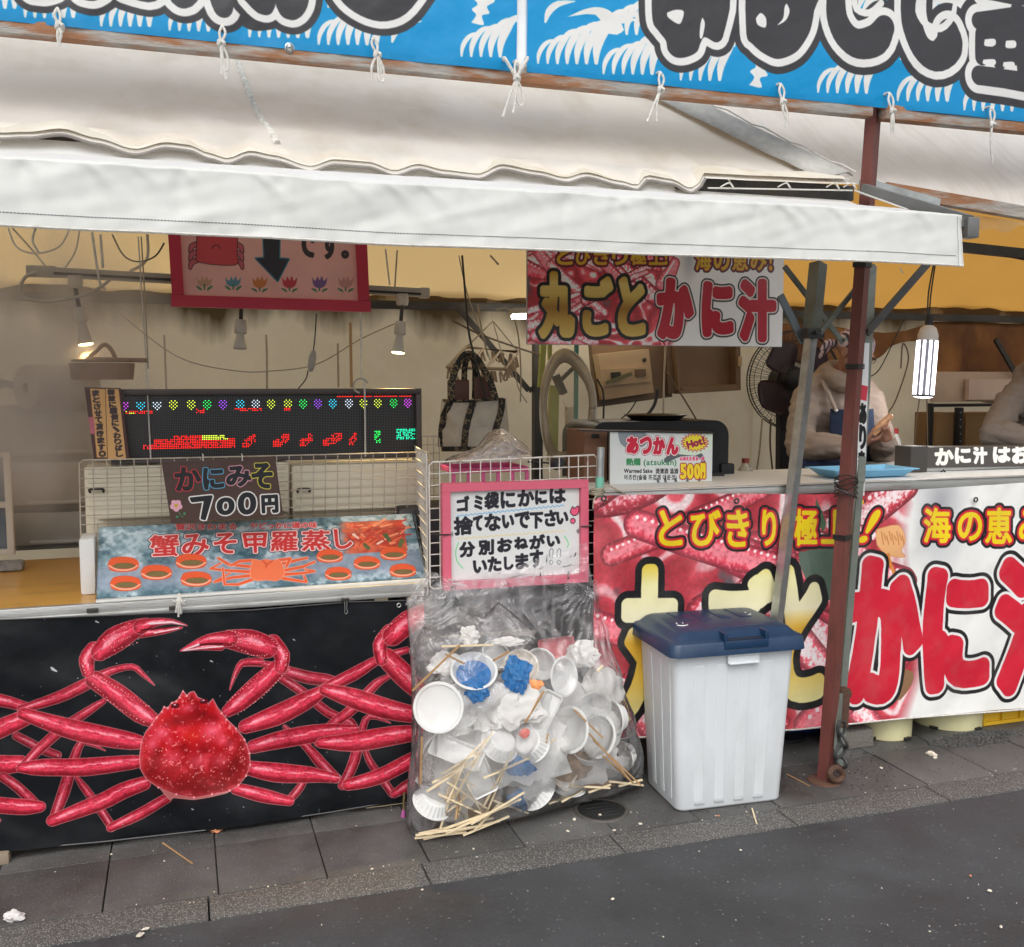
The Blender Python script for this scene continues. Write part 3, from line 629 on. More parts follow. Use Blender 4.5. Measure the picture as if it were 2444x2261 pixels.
def vd(x, t):       # folds of the hanging sheet: t = 0 top, 1 bottom
    f1 = fbm(x*2.6+t*1.1, t*0.9, 3.3); f2 = fbm(x*6.5-t*2.2, t*1.2, 7.7); f3 = abs(fbm(x*4.2+t*1.6, t*0.7, 1.7))
    d = 0.010*f1
    for xi, A, sl in PIN:
        if abs(x-xi) < 0.35:
            w = 0.010+0.055*t; q = (x-xi-sl*t)/w; d += 0.5*A*(math.exp(-q*q)-0.6*math.exp(-(q-1.5)**2))*min(1, t*7)*(1-0.75*t)
    return d*(1-0.3*t)+0.0016*math.sin(x*95+3*fbm(x*4, t))*max(0, t-0.62)*2+0.0012*fbm(x*40, t*2)
def valf(u, v):
    x = XV0+(XV1-XV0)*u; z = zt+(zbm-zt)*v+0.004*fbm(x*1.2, 9)-0.007*abs(fbm(x*4.5, 4))*max(0, 1-v*4)
    return (x, YV+vd(x, v)-0.012*v, z-(0.004*math.sin(x*2)))
b = MB(); b.grid(valf, 420, 22, uv=False); b.build('valance', m_val, aw, ang=180, solid=0.0015)
def topf(u, v):
    x = XV0+(XV1-XV0)*u; xb = XV0+(U(2040, 455, 3.33).x-XV0)*u; x = x+(xb-x)*v
    if v == 0: return valf(u, 0)
    if v < 0.85: y = YV+(3.31-YV)*v/0.85; e_ = 0.1947+0.0045*(v/0.85)
    else: y = 3.33+0.04*(v-0.85)/0.15; e_ = 0.1995+(0.0115 if x < 1.72 else 0.004)*(v-0.85)/0.15
    return (x, y, EYE+y*e_+(0.003*fbm(x*5, v*4)+0.002*math.sin(x*11.5+2+3*v))*math.sin(math.pi*min(1, v*1.1)))
b = MB(); b.grid(topf, 300, 20, uv=False); b.build('top_flap', mat('white vinyl top', (0.74, 0.74, 0.73), rough=0.45, var=0.03, bump=0.1, bscale=10, trans=0.1, tcol=(0.8, 0.8, 0.75)), aw, ang=180)
b = MB()
def vpt(x, t, o=-0.002):
    p = valf((x-XV0)/(XV1-XV0), t); return (p[0], p[1]+o, p[2])
b.tube([vpt(XV0+(XV1-XV0)*i/500, 0.985, 0) for i in range(501)], 0.0042, 6); b.tube([vpt(XV1-0.001, t_/20, 0) for t_ in range(21)], 0.002, 6); b.build('hem_cord', m_cord, aw)
b = MB(); x = XV0
while x < XV1-0.03:
    b.tube([vpt(x, 0.80), vpt(x+0.006, 0.80)], 0.0011, 4); x += 0.0085
for off in (0.02,):
    t = 0.04
    while t < 0.95:
        b.tube([vpt(XV1-0.02, t), vpt(XV1-0.02, t+0.03)], 0.0011, 4); t += 0.045
b.build('stitching', mat('grey thread', (0.22, 0.22, 0.24), rough=0.8), aw, kind='stuff')
b = MB()
pc0, pc1 = U(1700, 448, 3.36), U(2035, 455, 3.36)
for px in (1745, 1880, 1995, 2035):
    p = U(px, 450, 3.345); b.tube(smoothpts([p+Vector((-.05, -.01, .0)), p+Vector((-.02, -.02, .015)), p+Vector((0, -.02, -.005)), p+Vector((.005, .01, .02)), p+Vector((-.015, 0, .035))], 4), 0.003, 6)
b.tube([U(1690+ (2035-1690)*i/20, 449+6*i/20, 3.335) for i in range(21)], 0.003, 6)
b.tube([U(2040+(2165-2040)*i/10, 455+(500-455)*i/10, 3.33-0.48*i/10*0.75) for i in range(11)], 0.003, 6)
b.build('lacing', m_cord, aw)
b = MB(); b.bar(U(2062, 452, 3.33), U(2312, 528, 2.87), 0.035, 0.04); b.bar((XV0, 2.875, 2.085), (XV1+0.02, 2.875, 2.085), 0.025, 0.03)
b.bevbox(U(2312, 545, 2.87), (0.05, 0.05, 0.07), 0.006); b.build('frame_bar', mat('weathered bar', (0.20, 0.20, 0.195), rough=0.5, metal=0.5, var=0.25, dirt=(0.2, 0.1, 0.05), damt=0.5), aw)
zp = U(1250, 183, 3.36).z
px_j = U(2075, 250, 3.36).x
b = MB(); b.bevbox(((-1.9+px_j)/2, 3.36, zp), (px_j+1.9, 0.052, 0.056), 0.006)
tag(b.build('roof_pipe', m_rust), 'long rusty square pipe under the blue banners, left of the red pole', 'pipe')
b = MB(); b.bevbox(((px_j+0.06+6.4)/2, 3.36, zp-0.004), (6.4-px_j-0.06, 0.052, 0.056), 0.006)
tag(b.build('roof_pipe', m_rust), 'short rusty square pipe under the blue banner, right of the red pole', 'pipe')
pb_ = U(691, 114, 3.33); b = MB(); b.lathe([(0.0, 0.012), (0.006, 0.011), (0.011, 0.006), (0.012, 0), (0.016, -0.002), (0.016, -0.004)], Matrix.Translation(pb_+Vector((0, 0, 0)))@Euler((R(90), 0, 0)).to_matrix().to_4x4(), 16)
tag(b.build('bolt', m_galv), 'round steel bolt head on the rusty pipe', 'bolt')
rp = thing('red_pole', 'red painted square steel pole holding up the banner pipe', 'pole', (2.32, 3.19, 0))
P1, P0 = U(2087, 236, 3.41), U(1969, 1862, 3.19)
b = MB(); b.bar(P0, P1, 0.044, 0.044, (0.5, -1, 0)); b.build('post', m_red, rp)
def pp(t): return P0.lerp(P1, t)
for tt in (0.18+0.17, 0.60, 0.47+0.28):
    b = MB(); q = pp(tt)
    for k in range(3): b.bar(q+Vector((0, 0, k*0.007)), q+Vector((0, 0, k*0.007+0.006)), 0.054, 0.054, (0.5, -1, 0))
    b.build('cable_tie', m_cable, rp)
b = MB(); q = pp(0.415)
for k in range(7): b.tube([q+Vector((0.044*math.cos(a), 0.044*math.sin(a), 0.012*k+0.012*math.sin(a*2+k))) for a in [j*0.7 for j in range(10)]], 0.0025, 5)
b.build('binding_wire', m_cable, rp)
b = MB(); b.lathe([(0.0, 0.012), (0.05, 0.012), (0.062, 0.006), (0.064, 0.0)], Matrix.Translation((P0.x-0.005, P0.y, 0)), 18); b.build('foot_plate', mat('rusted plate', (0.12, 0.06, 0.04), rough=0.8, metal=0.3, var=0.3, bump=0.5), rp)
fb = thing('tie_rail', 'grey green steel rail with rusty shackle standing beside the red pole', 'steel bar', (2.4, 3.22, 0))
b = MB(); b.bar(U(2078, 640, 3.42), U(2050, 1150, 3.34), 0.035, 0.03); b.bar(U(2050, 1150, 3.34), U(2008, 1660, 3.27), 0.030, 0.024); b.build('rail', m_olive, fb)
b = MB(); b.bar(U(2060, 830, 3.36), U(2030, 1190, 3.33), 0.008, 0.008); b.bar(U(2040, 1190, 3.33), U(2010, 1560, 3.3), 0.006, 0.006); b.build('rod', m_galv, fb)
b = MB(); q0, q1 = U(2015, 1655, 3.25), U(2010, 1735, 3.24)
b.bar(q0, q1, 0.04, 0.022, (0, -1, 0)); b.lathe([(0, -.013), (0.026, -.013), (0.026, 0.013), (0, 0.013)], Matrix.Translation(q0)@Euler((R(90), 0, 0)).to_matrix().to_4x4(), 16); b.build('shackle', mat('rusty iron', (0.12, 0.065, 0.045), rough=0.75, metal=0.4, var=0.4, bump=0.5, bscale=80), fb)
b = MB(); b.bar(q1, U(2000, 1830, 3.19), 0.034, 0.012, (0, -1, 0)); b.bar(U(2006, 1655, 3.22), U(1996, 1790, 3.17), 0.026, 0.010, (0.5, -1, 0)); b.build('strap', m_olive, fb)
ch = [U(2008, 1738, 3.16), U(2012, 1768, 3.15), U(2004, 1795, 3.15), U(2008, 1820, 3.15), U(1996, 1848, 3.14)]
for i, c_ in enumerate(ch):
    b = MB(); rr = 0.019 if i < 4 else 0.024
    rot = Euler((R(90 if i % 2 == 0 else 70), R(30*i), R(80 if i % 2 else 10))).to_matrix()
    b.tube([c_+rot@Vector((rr*math.cos(a), rr*1.5*math.sin(a), 0)) for a in [j*math.pi/8 for j in range(17)]], 0.006 if i < 4 else 0.012, 8, cap=False); b.build('chain_link', m_dark if i < 4 else mat('rusty iron', (0, 0, 0)), fb)
tl = thing('tent_leg', 'galvanised tent leg slanting down behind the white trash bin', 'pole', (2.3, 3.35, 0))
A, B_, C_ = U(1953, 630, 3.52), U(1936, 800, 3.46), U(1813, 1815, 3.33)
b = MB(); b.bar(B_, C_, 0.036, 0.036, (0.3, -1, 0)); b.build('inner_tube', m_galv, tl)
b = MB(); b.bar(A, B_, 0.052, 0.05, (0.3, -1, 0)); b.build('outer_tube', m_olive, tl)
b = MB(); b.bevbox(U(1940, 796, 3.42), (0.075, 0.05, 0.04), 0.005); b.tube([U(1952, 792, 3.39), U(1952, 792, 3.36)], 0.009, 8); b.build('clamp', m_dark, tl)
b = MB(); b.lathe([(0, .004), (.05, .004), (.05, -.0), (0, 0)], Matrix.Translation((C_.x, C_.y, 0.004)), 16); b.build('foot', m_galv, tl)
for (a, c, y_, w_, m_, lab) in (((1872, 636), (2012, 818), 3.60, 0.028, m_olive, 'olive diagonal brace crossing behind the galvanised leg'),
                               ((1862, 705), (1918, 818), 3.50, 0.040, m_bluegrey, 'blue grey diagonal brace left of the galvanised leg'),
                               ((2088, 634), (1956, 796), 3.40, 0.026, m_olive, 'thin olive brace from the galvanised leg up past the red pole'),
                               ((2222, 620), (2068, 796), 3.36, 0.040, m_dark, 'dark thick diagonal brace right of the red pole')):
    b = MB(); b.bar(U(*a, y_), U(*c, y_), w_*0.72, 0.012, (0, -1, 0)); b.tube([U(*c, y_)+Vector((0, -0.02, 0.012)), U(*c, y_)+Vector((0, 0.01, 0.012))], 0.008, 8)
    tag(b.build('brace', m_), lab, 'brace', 'diagonal braces of the tent frame')
TIES = [(137, 20, 95, 0, 'first cord tie from the left on the rusty pipe'), (530, 62, 130, 1, 'second cord tie from the left, hanging in a loop above the roof seam'), (892, 88, 105, 2, 'looped cord tie right of the round bolt'),
        (1232, 145, 140, 3, 'big knotted cord where the two blue banners meet'), (1575, 172, 125, 4, 'cord tie hanging left of the grey hip band'), (1862, 200, 105, 5, 'cord tie hanging over the grey hip band'),
        (2122, 222, 100, 6, 'cord tie just right of the red pole top'), (2364, 255, 135, 7, 'rightmost cord tie with a long straight tail')]
for (px, py, ln, sd, lab) in TIES:
    rn = random.Random(sd); y_ = 3.305; b = MB()
    a = U(px, py, y_); k = (U(px, py+10, y_)-a)/10
    dn = Vector((0, 0, -1))*abs(k.z); rt_ = Vector((1, 0, 0))*abs(k.z)
    kn = a+dn*45+rt_*rn.uniform(-6, 6)
    for s_ in (-1, 1):
        b.tube(smoothpts([a+rt_*2*s_+Vector((0, 0.03, 0)), a, a+rt_*(7*s_)+dn*20+Vector((0, -0.012, 0)), kn+Vector((0, -0.015, 0))], 5), 0.0042, 6)
    b.tube(smoothpts([kn+Vector((-.008, -.012, .006)), kn+Vector((.008, -.024, 0)), kn+Vector((.006, -.006, -.01)), kn+Vector((-.008, -.02, -.006)), kn+Vector((.002, -.02, .008))], 5), 0.006, 6)
    tails = 2 if sd != 7 else 1
    for j in range(tails):
        e = kn+dn*(ln-45-rn.uniform(0, 18)*j)+rt_*(rn.uniform(-16, 18) if sd not in (3, 4) else (-35+j*26))
        mid = kn.lerp(e, 0.5)+rt_*rn.uniform(-8, 8)
        b.tube(smoothpts([kn+Vector((0, -.016, 0)), mid+Vector((0, -.02, 0)), e+Vector((0, -.016, 0))], 6), [0.0045]*12+[0.006], 6)
    if sd in (1, 2, 3):
        b.tube(smoothpts([kn+Vector((0, -.016, 0)), kn+dn*30+rt_*14+Vector((0, -.018, 0)), kn+dn*62+rt_*16+Vector((0, -.018, 0)), kn+dn*60+rt_*4+Vector((0, -.018, 0)), kn+dn*25+rt_*2+Vector((0, -.018, 0)), kn+Vector((0, -.016, 0))], 5), 0.0038, 6)
    if sd == 3:
        for s_ in (-1, 1): b.tube(smoothpts([U(px+s_*26, py-6, 3.30)+Vector((0, 0.02, 0)), U(px+s_*26, py-4, 3.29), kn+Vector((0, -.015, 0))], 5), 0.006, 6)
    tag(b.build('cord_tie', m_cord), lab, 'cord', 'white cord ties along the banner pipe')
BLUE, WHT, CHAR = hexc('0796d4'), hexc('e8e8e6'), hexc('3c3c40')
BLK = hexc('1c1b1d')
m_white_edge = mat('white tarpaulin edge', (0.8, 0.8, 0.79), rough=0.5)
def wave_marks(c, seed, px0, px1, yb):
    rn = random.Random(seed)
    px = px0
    while px < px1:
        yl = yb(px)
        for j in range(3):
            y0 = yl-12-j*84+rn.uniform(-8, 8); x0 = px+rn.uniform(-18, 18)+j*25
            kind = rn.random()
            if kind < 0.62:      # a family of curved blades
                n = rn.randint(5, 7)
                for i in range(n):
                    s_ = (0.85+0.13*i)*rn.uniform(0.95, 1.05); bx = x0+i*23
                    c.chain([(bx-6, y0+6, 3*s_), (bx-4, y0-18*s_, 6.5*s_), (bx+8*s_, y0-42*s_, 7*s_), (bx+26*s_, y0-56*s_-i*2, 5*s_), (bx+(44+12*i)*s_, y0-60*s_-i*2, 0.8)], WHT, smooth=4)
            elif kind < 0.85:    # knobbly foam
                pts = [(x0, y0), (x0+12, y0-18), (x0+2, y0-32), (x0+16, y0-44), (x0+6, y0-60), (x0+22, y0-72), (x0+36, y0-58), (x0+52, y0-70), (x0+56, y0-50), (x0+38, y0-38), (x0+44, y0-22), (x0+26, y0-16), (x0+30, y0+6)]
                c.poly(pts, WHT, smooth=4)
            else:
                c.chain([(x0, y0-10, 3), (x0+8, y0-34, 8), (x0+30, y0-52, 7), (x0+70, y0-58, 1)], WHT, smooth=3)
        px += 172
def letters(c, polys, chains, w=17, d=17, holes=()):
    for lay in ((w+d, CHAR), (w, WHT), (0, CHAR)):
        for P in polys: c.poly(P, [lay], smooth=4)
        for P in chains: c.chain(P, [lay], smooth=4)
    for P in holes: c.poly(P, [(0, WHT)], smooth=4)
zt_ = 3.15
def banner_canvas(px0, py0, px1, py1):
    a, b_ = U(px0, py0, 3.325), U(px1, py1, 3.325)
    z0 = min(a.z, b_.z)-0.01
    return Canvas((a.x, 3.325, z0), (1, 0, 0), (0, 0, 1), b_.x-a.x, zt_-z0, 430, BLUE)
xl_ = -1.5; pxl = -330
cl = banner_canvas(-330, 5, 1234, 152)
wave_marks(cl, 3, -100, 1200, lambda p: 36+p*0.098)
cl.view = (0, 0, 0.31031)
letters(cl, [], [[(250, -80, 60), (330, -75, 62), (400, -90, 60)],
                 [(640, -70, 66), (700, -60, 68), (760, -80, 60)], [(960, -90, 60), (1130, -55, 72), (1200, -80, 60)],
                 [(1340, -90, 60), (1400, -20, 85), (1480, -70, 70)], [(1640, -80, 50), (1700, 60, 62), (1730, 60, 60), (1740, -60, 60)], [(1900, -60, 60), (1960, 40, 80), (2060, -20, 80), (2080, -100, 60)]], w=60, d=52)
cl.view = (0, 0, 0.4505)
letters(cl, [], [[(1500, -60, 60), (1530, 40, 62), (1570, 10, 60), (1580, -80, 60)], [(1800, -160, 60), (1830, -60, 60), (1900, 10, 62), (2010, 50, 62), (2110, 20, 62), (2200, -90, 60)], [(1420, -60, 40), (1400, 30, 50), (1330, -20, 44)]], w=38, d=36)
def bdisp(seed):
    return lambda u, v: 0.006*fbm(u*6, v*2, seed)+0.004*fbm(u*20, v*5, seed)-0.006*(1-v)**6
bt = thing('blue_banner', 'left blue wave banner with big black and white letters, tied to the rusty pipe', 'banner', (0, 3.33, 2.6))
cl.sheet('sheet', cl.material('blue banner print left', rough=0.35, bump=0.12, trans=0.3), bt, 120, 30, bdisp(1))
cr = banner_canvas(1259, 160, 2900, 330)
wave_marks(cr, 8, 1275, 2560, lambda p: 158+(p-1259)*0.101)
cr.view = (1544, 0, 0.4505)
cr.poly([(-420, 90), (-330, 50), (-250, 40), (-180, 70), (-120, 160), (-200, 180), (-270, 80)], [(0, WHT)], smooth=3)
letters(cr, [[(25, -60), (28, 110), (60, 165), (100, 215), (112, 270), (150, 303), (205, 305), (262, 278), (282, 230), (305, 200), (368, 228), (408, 170), (415, -60)],
             [(520, -60), (525, 180), (560, 235), (620, 285), (690, 315), (770, 290), (820, 240), (865, 160), (885, 60), (890, -60)]],
        [[(1000, -60, 55), (1005, 90, 58), (1050, 190, 66), (1120, 235, 72), (1210, 215, 76), (1255, 150, 60)], [(1400, -60, 55), (1400, 110, 60), (1450, 250, 62), (1530, 300, 72), (1600, 250, 82), (1600, 170, 62)],
         [(1760, 110, 40), (1840, 100, 40), (1990, 90, 50)], [(1780, 180, 42), (1780, 300, 42)], [(1870, 160, 38), (1870, 330, 38)], [(1790, 180, 40), (2080, 200, 40)], [(1780, 290, 40), (2080, 310, 40)], [(1760, 400, 45), (1900, 420, 45), (2080, 450, 48)],
         [(1960, 60, 40), (2000, 400, 40)], [(1800, -60, 50), (1960, -40, 60), (2100, -40, 60)]], w=38, d=36,
        holes=[[(105, 70), (150, 55), (193, 62), (185, 110), (165, 130), (110, 95)], [(575, 100), (600, 72), (628, 100), (626, 148), (585, 135)], [(292, 95), (305, 130), (292, 200), (278, 200), (282, 130)], [(740, 20), (755, 60), (735, 110), (690, 135), (720, 100), (728, 40)],
               [(1795, 208), (1845, 208), (1845, 242), (1795, 242)], [(1902, 218), (1950, 218), (1950, 254), (1902, 254)], [(1785, 316), (1842, 316), (1842, 346), (1785, 340)], [(1890, 330), (1942, 330), (1942, 358), (1890, 355)]])
cr.chain([(1100, -30, 17), (1110, 50, 17), (1180, 70, 17), (1240, 20, 17)], WHT, smooth=3)
cr.chain([(1450, -30, 17), (1440, 60, 17), (1480, 130, 18), (1560, 150, 18), (1620, 90, 17), (1640, 0, 12)], WHT, smooth=3)
bt = thing('blue_banner', 'right blue wave banner with rounded black letters above the red pole', 'banner', (3, 3.33, 2.6))
cr.sheet('sheet', cr.material('blue banner print right', rough=0.35, bump=0.15, trans=0.3), bt, 120, 30, bdisp(2))
b = MB(); q = U(1233, 150, 3.33); b.grid(lambda u, v: (q.x-0.01+u*0.055, 3.335+0.004*math.sin(v*9), q.z-0.05+v*0.75), 4, 12)
tag(b.build('white_strip', m_white_edge, solid=0.001), 'narrow white strip hanging in the gap between the two blue banners', 'strip')
YB = 3.50
a0, a1 = U(-330, 1490, YB), U(1010, 1436, YB); zb0 = 0.03
cb = Canvas((a0.x, YB, zb0), (1, 0, 0), (0, 0, 1), a1.x-a0.x, 0.80-zb0, 640, hexc('0f1216'))
vn = vnoise(cb.H, cb.W, 60, 4)[..., None]; cb.img = cb.img*(0.75+0.5*vn)
nz = vnoise(cb.H, cb.W, 9, 21, 3); nzf = vnoise(cb.H, cb.W, 3, 22, 2)
def crabcol(base=(0.85, 0.21, 0.31), hi=(0.97, 0.66, 0.70), lo=(0.58, 0.07, 0.14), f=1.0):
    def fn(X, Y, sd):
        x0, y0 = int(X[0, 0]), int(Y[0, 0]); h, w = X.shape; t = np.clip(-cb.rel, 0, 1); n = nz[y0:y0+h, x0:x0+w]; nf = nzf[y0:y0+h, x0:x0+w]
        tt = np.clip(t*1.2+(n-0.5)*0.9, 0, 1)[..., None]; c = np.array(lo)*(1-tt)+np.array(base)*tt
        sdv = cb.side; ln = nzl[np.clip(sdv*120+200, 0, 399).astype(int), np.clip(cb.along*1.2, 0, 1599).astype(int)]
        k = np.clip(1-np.abs(sdv-0.28+(ln-0.5)*0.5)*2.6, 0, 1)[..., None]*np.clip(0.25+(ln-0.42)*4, 0, 1)[..., None]*0.9; c = c*(1-k)+np.array(hi)*k
        k = np.clip((-sdv-0.25)*1.3, 0, 0.65)[..., None]; c = c*(1-k)+np.array(lo)*0.75*k
        k = np.clip(1-np.abs(sdv+0.35+(ln-0.5)*0.4)*5, 0, 1)[..., None]*0.25; c = c*(1-k)+np.array((0.9, 0.4, 0.45))*k
        e = np.clip(1-t*9, 0, 1)[..., None]*0.35; c = c*(1-e)+np.array((0.90, 0.55, 0.55))*e
        return c*(0.72+0.36*nf[..., None]+0.2*ln[..., None])*f
    return fn
EDGE = hexc('c98286')
nzl = vnoise(400, 1600, 22, 77, 4)
def leg(pts, f=1.0): cb.chain(pts, [(1.5, EDGE), (0, crabcol(f=f))], smooth=3)
cb.view = (0, 1400, 0.5255)
for P, f in (([(-60, 520, 28), (0, 510, 30), (130, 545, 22)], 0.95), ([(-300, 760, 40), (0, 640, 44), (115, 590, 38)], 1), ([(80, 670, 18), (200, 730, 20), (265, 752, 18)], 0.75), ([(-300, 790, 40), (0, 795, 45), (95, 790, 38)], 1),
             ([(20, 850, 22), (90, 900, 22), (175, 985, 22)], .85), ([(-300, 960, 40), (0, 978, 38), (120, 985, 36), (185, 985, 26)], 1), ([(-100, 1060, 20), (0, 1045, 10)], .9),
             ([(1290, 380, 24), (1400, 410, 27), (1500, 425, 24), (1560, 470, 14)], .85), ([(1280, 415, 18), (1380, 480, 20), (1480, 560, 20), (1580, 610, 24), (1600, 650, 18)], .8),
             ([(1520, 860, 22), (1450, 790, 24), (1390, 720, 18), (1290, 630, 9)], .85), ([(1310, 950, 18), (1360, 900, 18), (1400, 830, 14)], .85),
             ([(1550, 890, 20), (1600, 780, 24), (1635, 650, 18), (1670, 580, 13), (1765, 610, 2)], .85), ([(1770, 920, 17), (1720, 850, 17), (1665, 770, 14), (1640, 690, 9)], .8),
             ([(250, 1030, 20), (290, 930, 26), (330, 800, 23), (370, 700, 16), (420, 705, 9), (480, 732, 2)], .85), ([(510, 1080, 18), (450, 990, 18), (385, 900, 17), (350, 850, 8)], .85),
             ([(110, 805, 20), (170, 740, 22), (270, 650, 24), (400, 560, 20), (470, 515, 13)], .9), ([(1440, 700, 18), (1500, 620, 22), (1600, 540, 24), (1700, 440, 20), (1765, 402, 11)], .9),
             ([(640, 1020, 24), (755, 945, 24)], .9), ([(505, 1080, 18), (640, 1020, 26), (750, 950, 24)], .95), ([(1070, 905, 24), (1180, 932, 30), (1310, 958, 20)], 1),
             ([(1780, 920, 18), (1850, 880, 28), (1960, 820, 20)], .9), ([(1575, 885, 26), (1700, 850, 34), (1820, 790, 34), (1920, 740, 28)], 1),
             ([(245, 1045, 27), (450, 970, 38), (560, 915, 40), (650, 880, 34)], 1), ([(1130, 815, 32), (1250, 835, 42), (1400, 848, 36), (1515, 860, 22)], 1),
             ([(105, 808, 22), (200, 808, 38), (400, 805, 42), (600, 782, 34), (635, 778, 22)], 1), ([(1150, 720, 30), (1300, 682, 42), (1470, 652, 38), (1600, 640, 24)], .95), ([(1455, 700, 24), (1600, 695, 42), (1780, 665, 42), (1900, 650, 30)], 1),
             ([(1840, 285, 15), (1720, 325, 20), (1600, 395, 30), (1465, 460, 22)], .95), ([(100, 552, 18), (260, 500, 27), (400, 435, 27), (500, 385, 18), (600, 365, 14), (650, 400, 10), (700, 444, 2)], .95),
             ([(1100, 345, 16), (1200, 350, 14), (1290, 372, 22)], .95), ([(1042, 465, 2), (1065, 400, 10), (1100, 345, 15), (1180, 340, 18)], .95),
             ([(110, 572, 26), (300, 632, 42), (450, 665, 46), (600, 690, 38), (642, 695, 24)], 1), ([(1115, 630, 32), (1250, 580, 46), (1380, 515, 42), (1465, 465, 24)], 1), ([(1470, 462, 24), (1600, 500, 42), (1750, 548, 44), (1880, 575, 36)], 1)):
    leg(P, f)
for P in (([(700, 600, 30), (640, 565, 44), (540, 490, 46), (430, 420, 38)]), ([(400, 385, 26), (395, 330, 34), (425, 285, 34)]), ([(640, 215, 20), (740, 203, 14), (825, 187, 4)]), ([(455, 300, 40), (520, 245, 58), (600, 200, 46), (660, 175, 32)]), ([(640, 185, 34), (700, 165, 20), (780, 160, 11), (848, 178, 2)]),
          ([(1035, 560, 28), (1100, 510, 44), (1190, 430, 46), (1270, 360, 38)]), ([(1275, 365, 28), (1278, 310, 34), (1235, 255, 38)]), ([(1000, 270, 20), (900, 275, 12), (822, 290, 3)]), ([(1210, 275, 50), (1130, 250, 56), (1040, 238, 42)]), ([(1040, 235, 38), (950, 240, 26), (880, 262, 14), (820, 290, 3)]),
          ([(1900, 470, 40), (1830, 400, 48), (1750, 320, 42)]), ([(1728, 330, 26), (1722, 260, 32), (1765, 205, 36)]), ([(1780, 220, 46), (1850, 160, 52), (1960, 100, 40)])):
    leg(P)
cb.chain([(640, 200, 3), (720, 190, 4), (830, 180, 1)], (0.30, 0.02, 0.05)); cb.chain([(1010, 258, 3), (920, 262, 4), (830, 286, 1)], (0.30, 0.02, 0.05))
for P in ([(680, 170, 5), (780, 163, 5), (840, 176, 1)], [(900, 262, 5), (830, 288, 2)], [(700, 212, 3), (810, 190, 3)], [(1010, 270, 3), (900, 280, 3), (830, 290, 2)]): cb.chain(P, (0.93, 0.80, 0.82))
body = [(690, 615), (712, 585), (735, 560), (745, 540), (762, 545), (780, 522), (800, 515), (815, 498), (830, 472), (848, 492), (862, 478), (880, 474), (895, 500), (925, 512), (945, 530), (965, 508), (985, 545), (1005, 572), (1028, 600), (1070, 640), (1108, 690), (1130, 750), (1133, 800), (1115, 850),
        (1080, 890), (1040, 912), (960, 925), (880, 938), (800, 925), (720, 895), (665, 855), (640, 810), (637, 750), (645, 690), (665, 645)]
cb.poly([(700, 860), (1090, 870), (1030, 920), (960, 935), (880, 948), (790, 940), (770, 950), (740, 915)], [(2, hexc('c9a59c')), (0, (0.75, 0.45, 0.45))])
def bodycol(X, Y, sd):
    x0, y0 = int(X[0, 0]), int(Y[0, 0]); h, w = X.shape; n = vnoise(cb.H, cb.W, 26, 31, 4)[y0:y0+h, x0:x0+w]; n2 = vnoise(cb.H, cb.W, 7, 32, 3)[y0:y0+h, x0:x0+w]
    c0 = cb.m((880, 640)); c1 = cb.m((880, 930)); g_ = np.clip((Y-c0[1])/(c1[1]-c0[1]), -0.4, 1)[..., None]
    c = np.array((0.74, 0.06, 0.10))*(1-np.clip(g_, 0, 1))+np.array((0.50, 0.09, 0.10))*np.clip(g_, 0, 1)
    k = np.clip((n-0.55)*5, 0, 1)[..., None]*0.55; c = c*(1-k)+np.array((0.93, 0.25, 0.32))*k
    d_ = np.clip((0.42-n)*5, 0, 1)[..., None]*0.5; c = c*(1-d_)+np.array((0.36, 0.01, 0.03))*d_
    s_ = np.clip((n2-0.66)*9, 0, 1)[..., None]*0.6; c = c*(1-s_)+np.array((1.0, 0.62, 0.62))*s_
    e = np.clip(1+sd/9, 0, 1)[..., None]*0.5; return c*(1-e)+np.array((0.80, 0.35, 0.40))*e
cb.poly(body, [(3, hexc('d88a8e')), (0, bodycol)])
def soft(x, y, r, col, a, asp=1.0):
    p = cb.m((x, y)); k = cb.k((x, y))*r; rg = cb.region(p[0]-k, p[1]-k*asp, p[0]+k, p[1]+k*asp)
    if rg: X = np.arange(rg[0], rg[2])[None, :]; Y = np.arange(rg[1], rg[3])[:, None]; cb.put(rg, a*np.clip(1-np.hypot((X-p[0])/k, (Y-p[1])/(k*asp)), 0, 1)**1.2, col)
for x, y, r, a, s_ in ((880, 585, 120, .55, .45), (800, 600, 60, .5, .7), (965, 600, 60, .5, .7), (880, 900, 220, .5, .35), (700, 800, 70, .35, 1.6), (1090, 800, 60, .35, 1.6), (830, 720, 40, .4, 1), (930, 730, 44, .4, 1)): soft(x, y, r, (0.36, 0.01, 0.03), a, s_)
for x, y, r, a, s_ in ((870, 665, 60, .6, .8),): soft(x, y, r, (0.88, 0.20, 0.12), a, s_)
for x, y, r, a, s_ in ((730, 650, 60, .8, .9), (690, 700, 45, .7, 1.2), (960, 650, 70, .8, .9), (1010, 690, 45, .6, .9), (850, 545, 50, .6, .6), (780, 760, 60, .5, .8), (900, 780, 70, .5, .7), (1000, 780, 55, .5, .9), (770, 690, 30, .5, 1), (1050, 720, 30, .5, 1.3)): soft(x, y, r, (0.98, 0.45, 0.55), a, s_)
for x, y in ((795, 535), (925, 518)): cb.chain([(x-8, y, 11), (x+8, y, 11)], (0.35, 0.03, 0.08)); cb.chain([(x-4, y-5, 3), (x, y-5, 3)], (0.95, 0.7, 0.75))
rn = random.Random(9)
for _ in range(170):
    th = rn.uniform(0, 6.28); r_ = math.sqrt(rn.random()); x, y = 885+235*r_*math.cos(th), 745+170*r_*math.sin(th)
    q = rn.uniform(1.0, 2.6); cb.chain([(x, y, q), (x+0.5, y, q)], rn.choice(((0.95, 0.55, 0.55), (0.98, 0.72, 0.68), (0.45, 0.0, 0.03))))
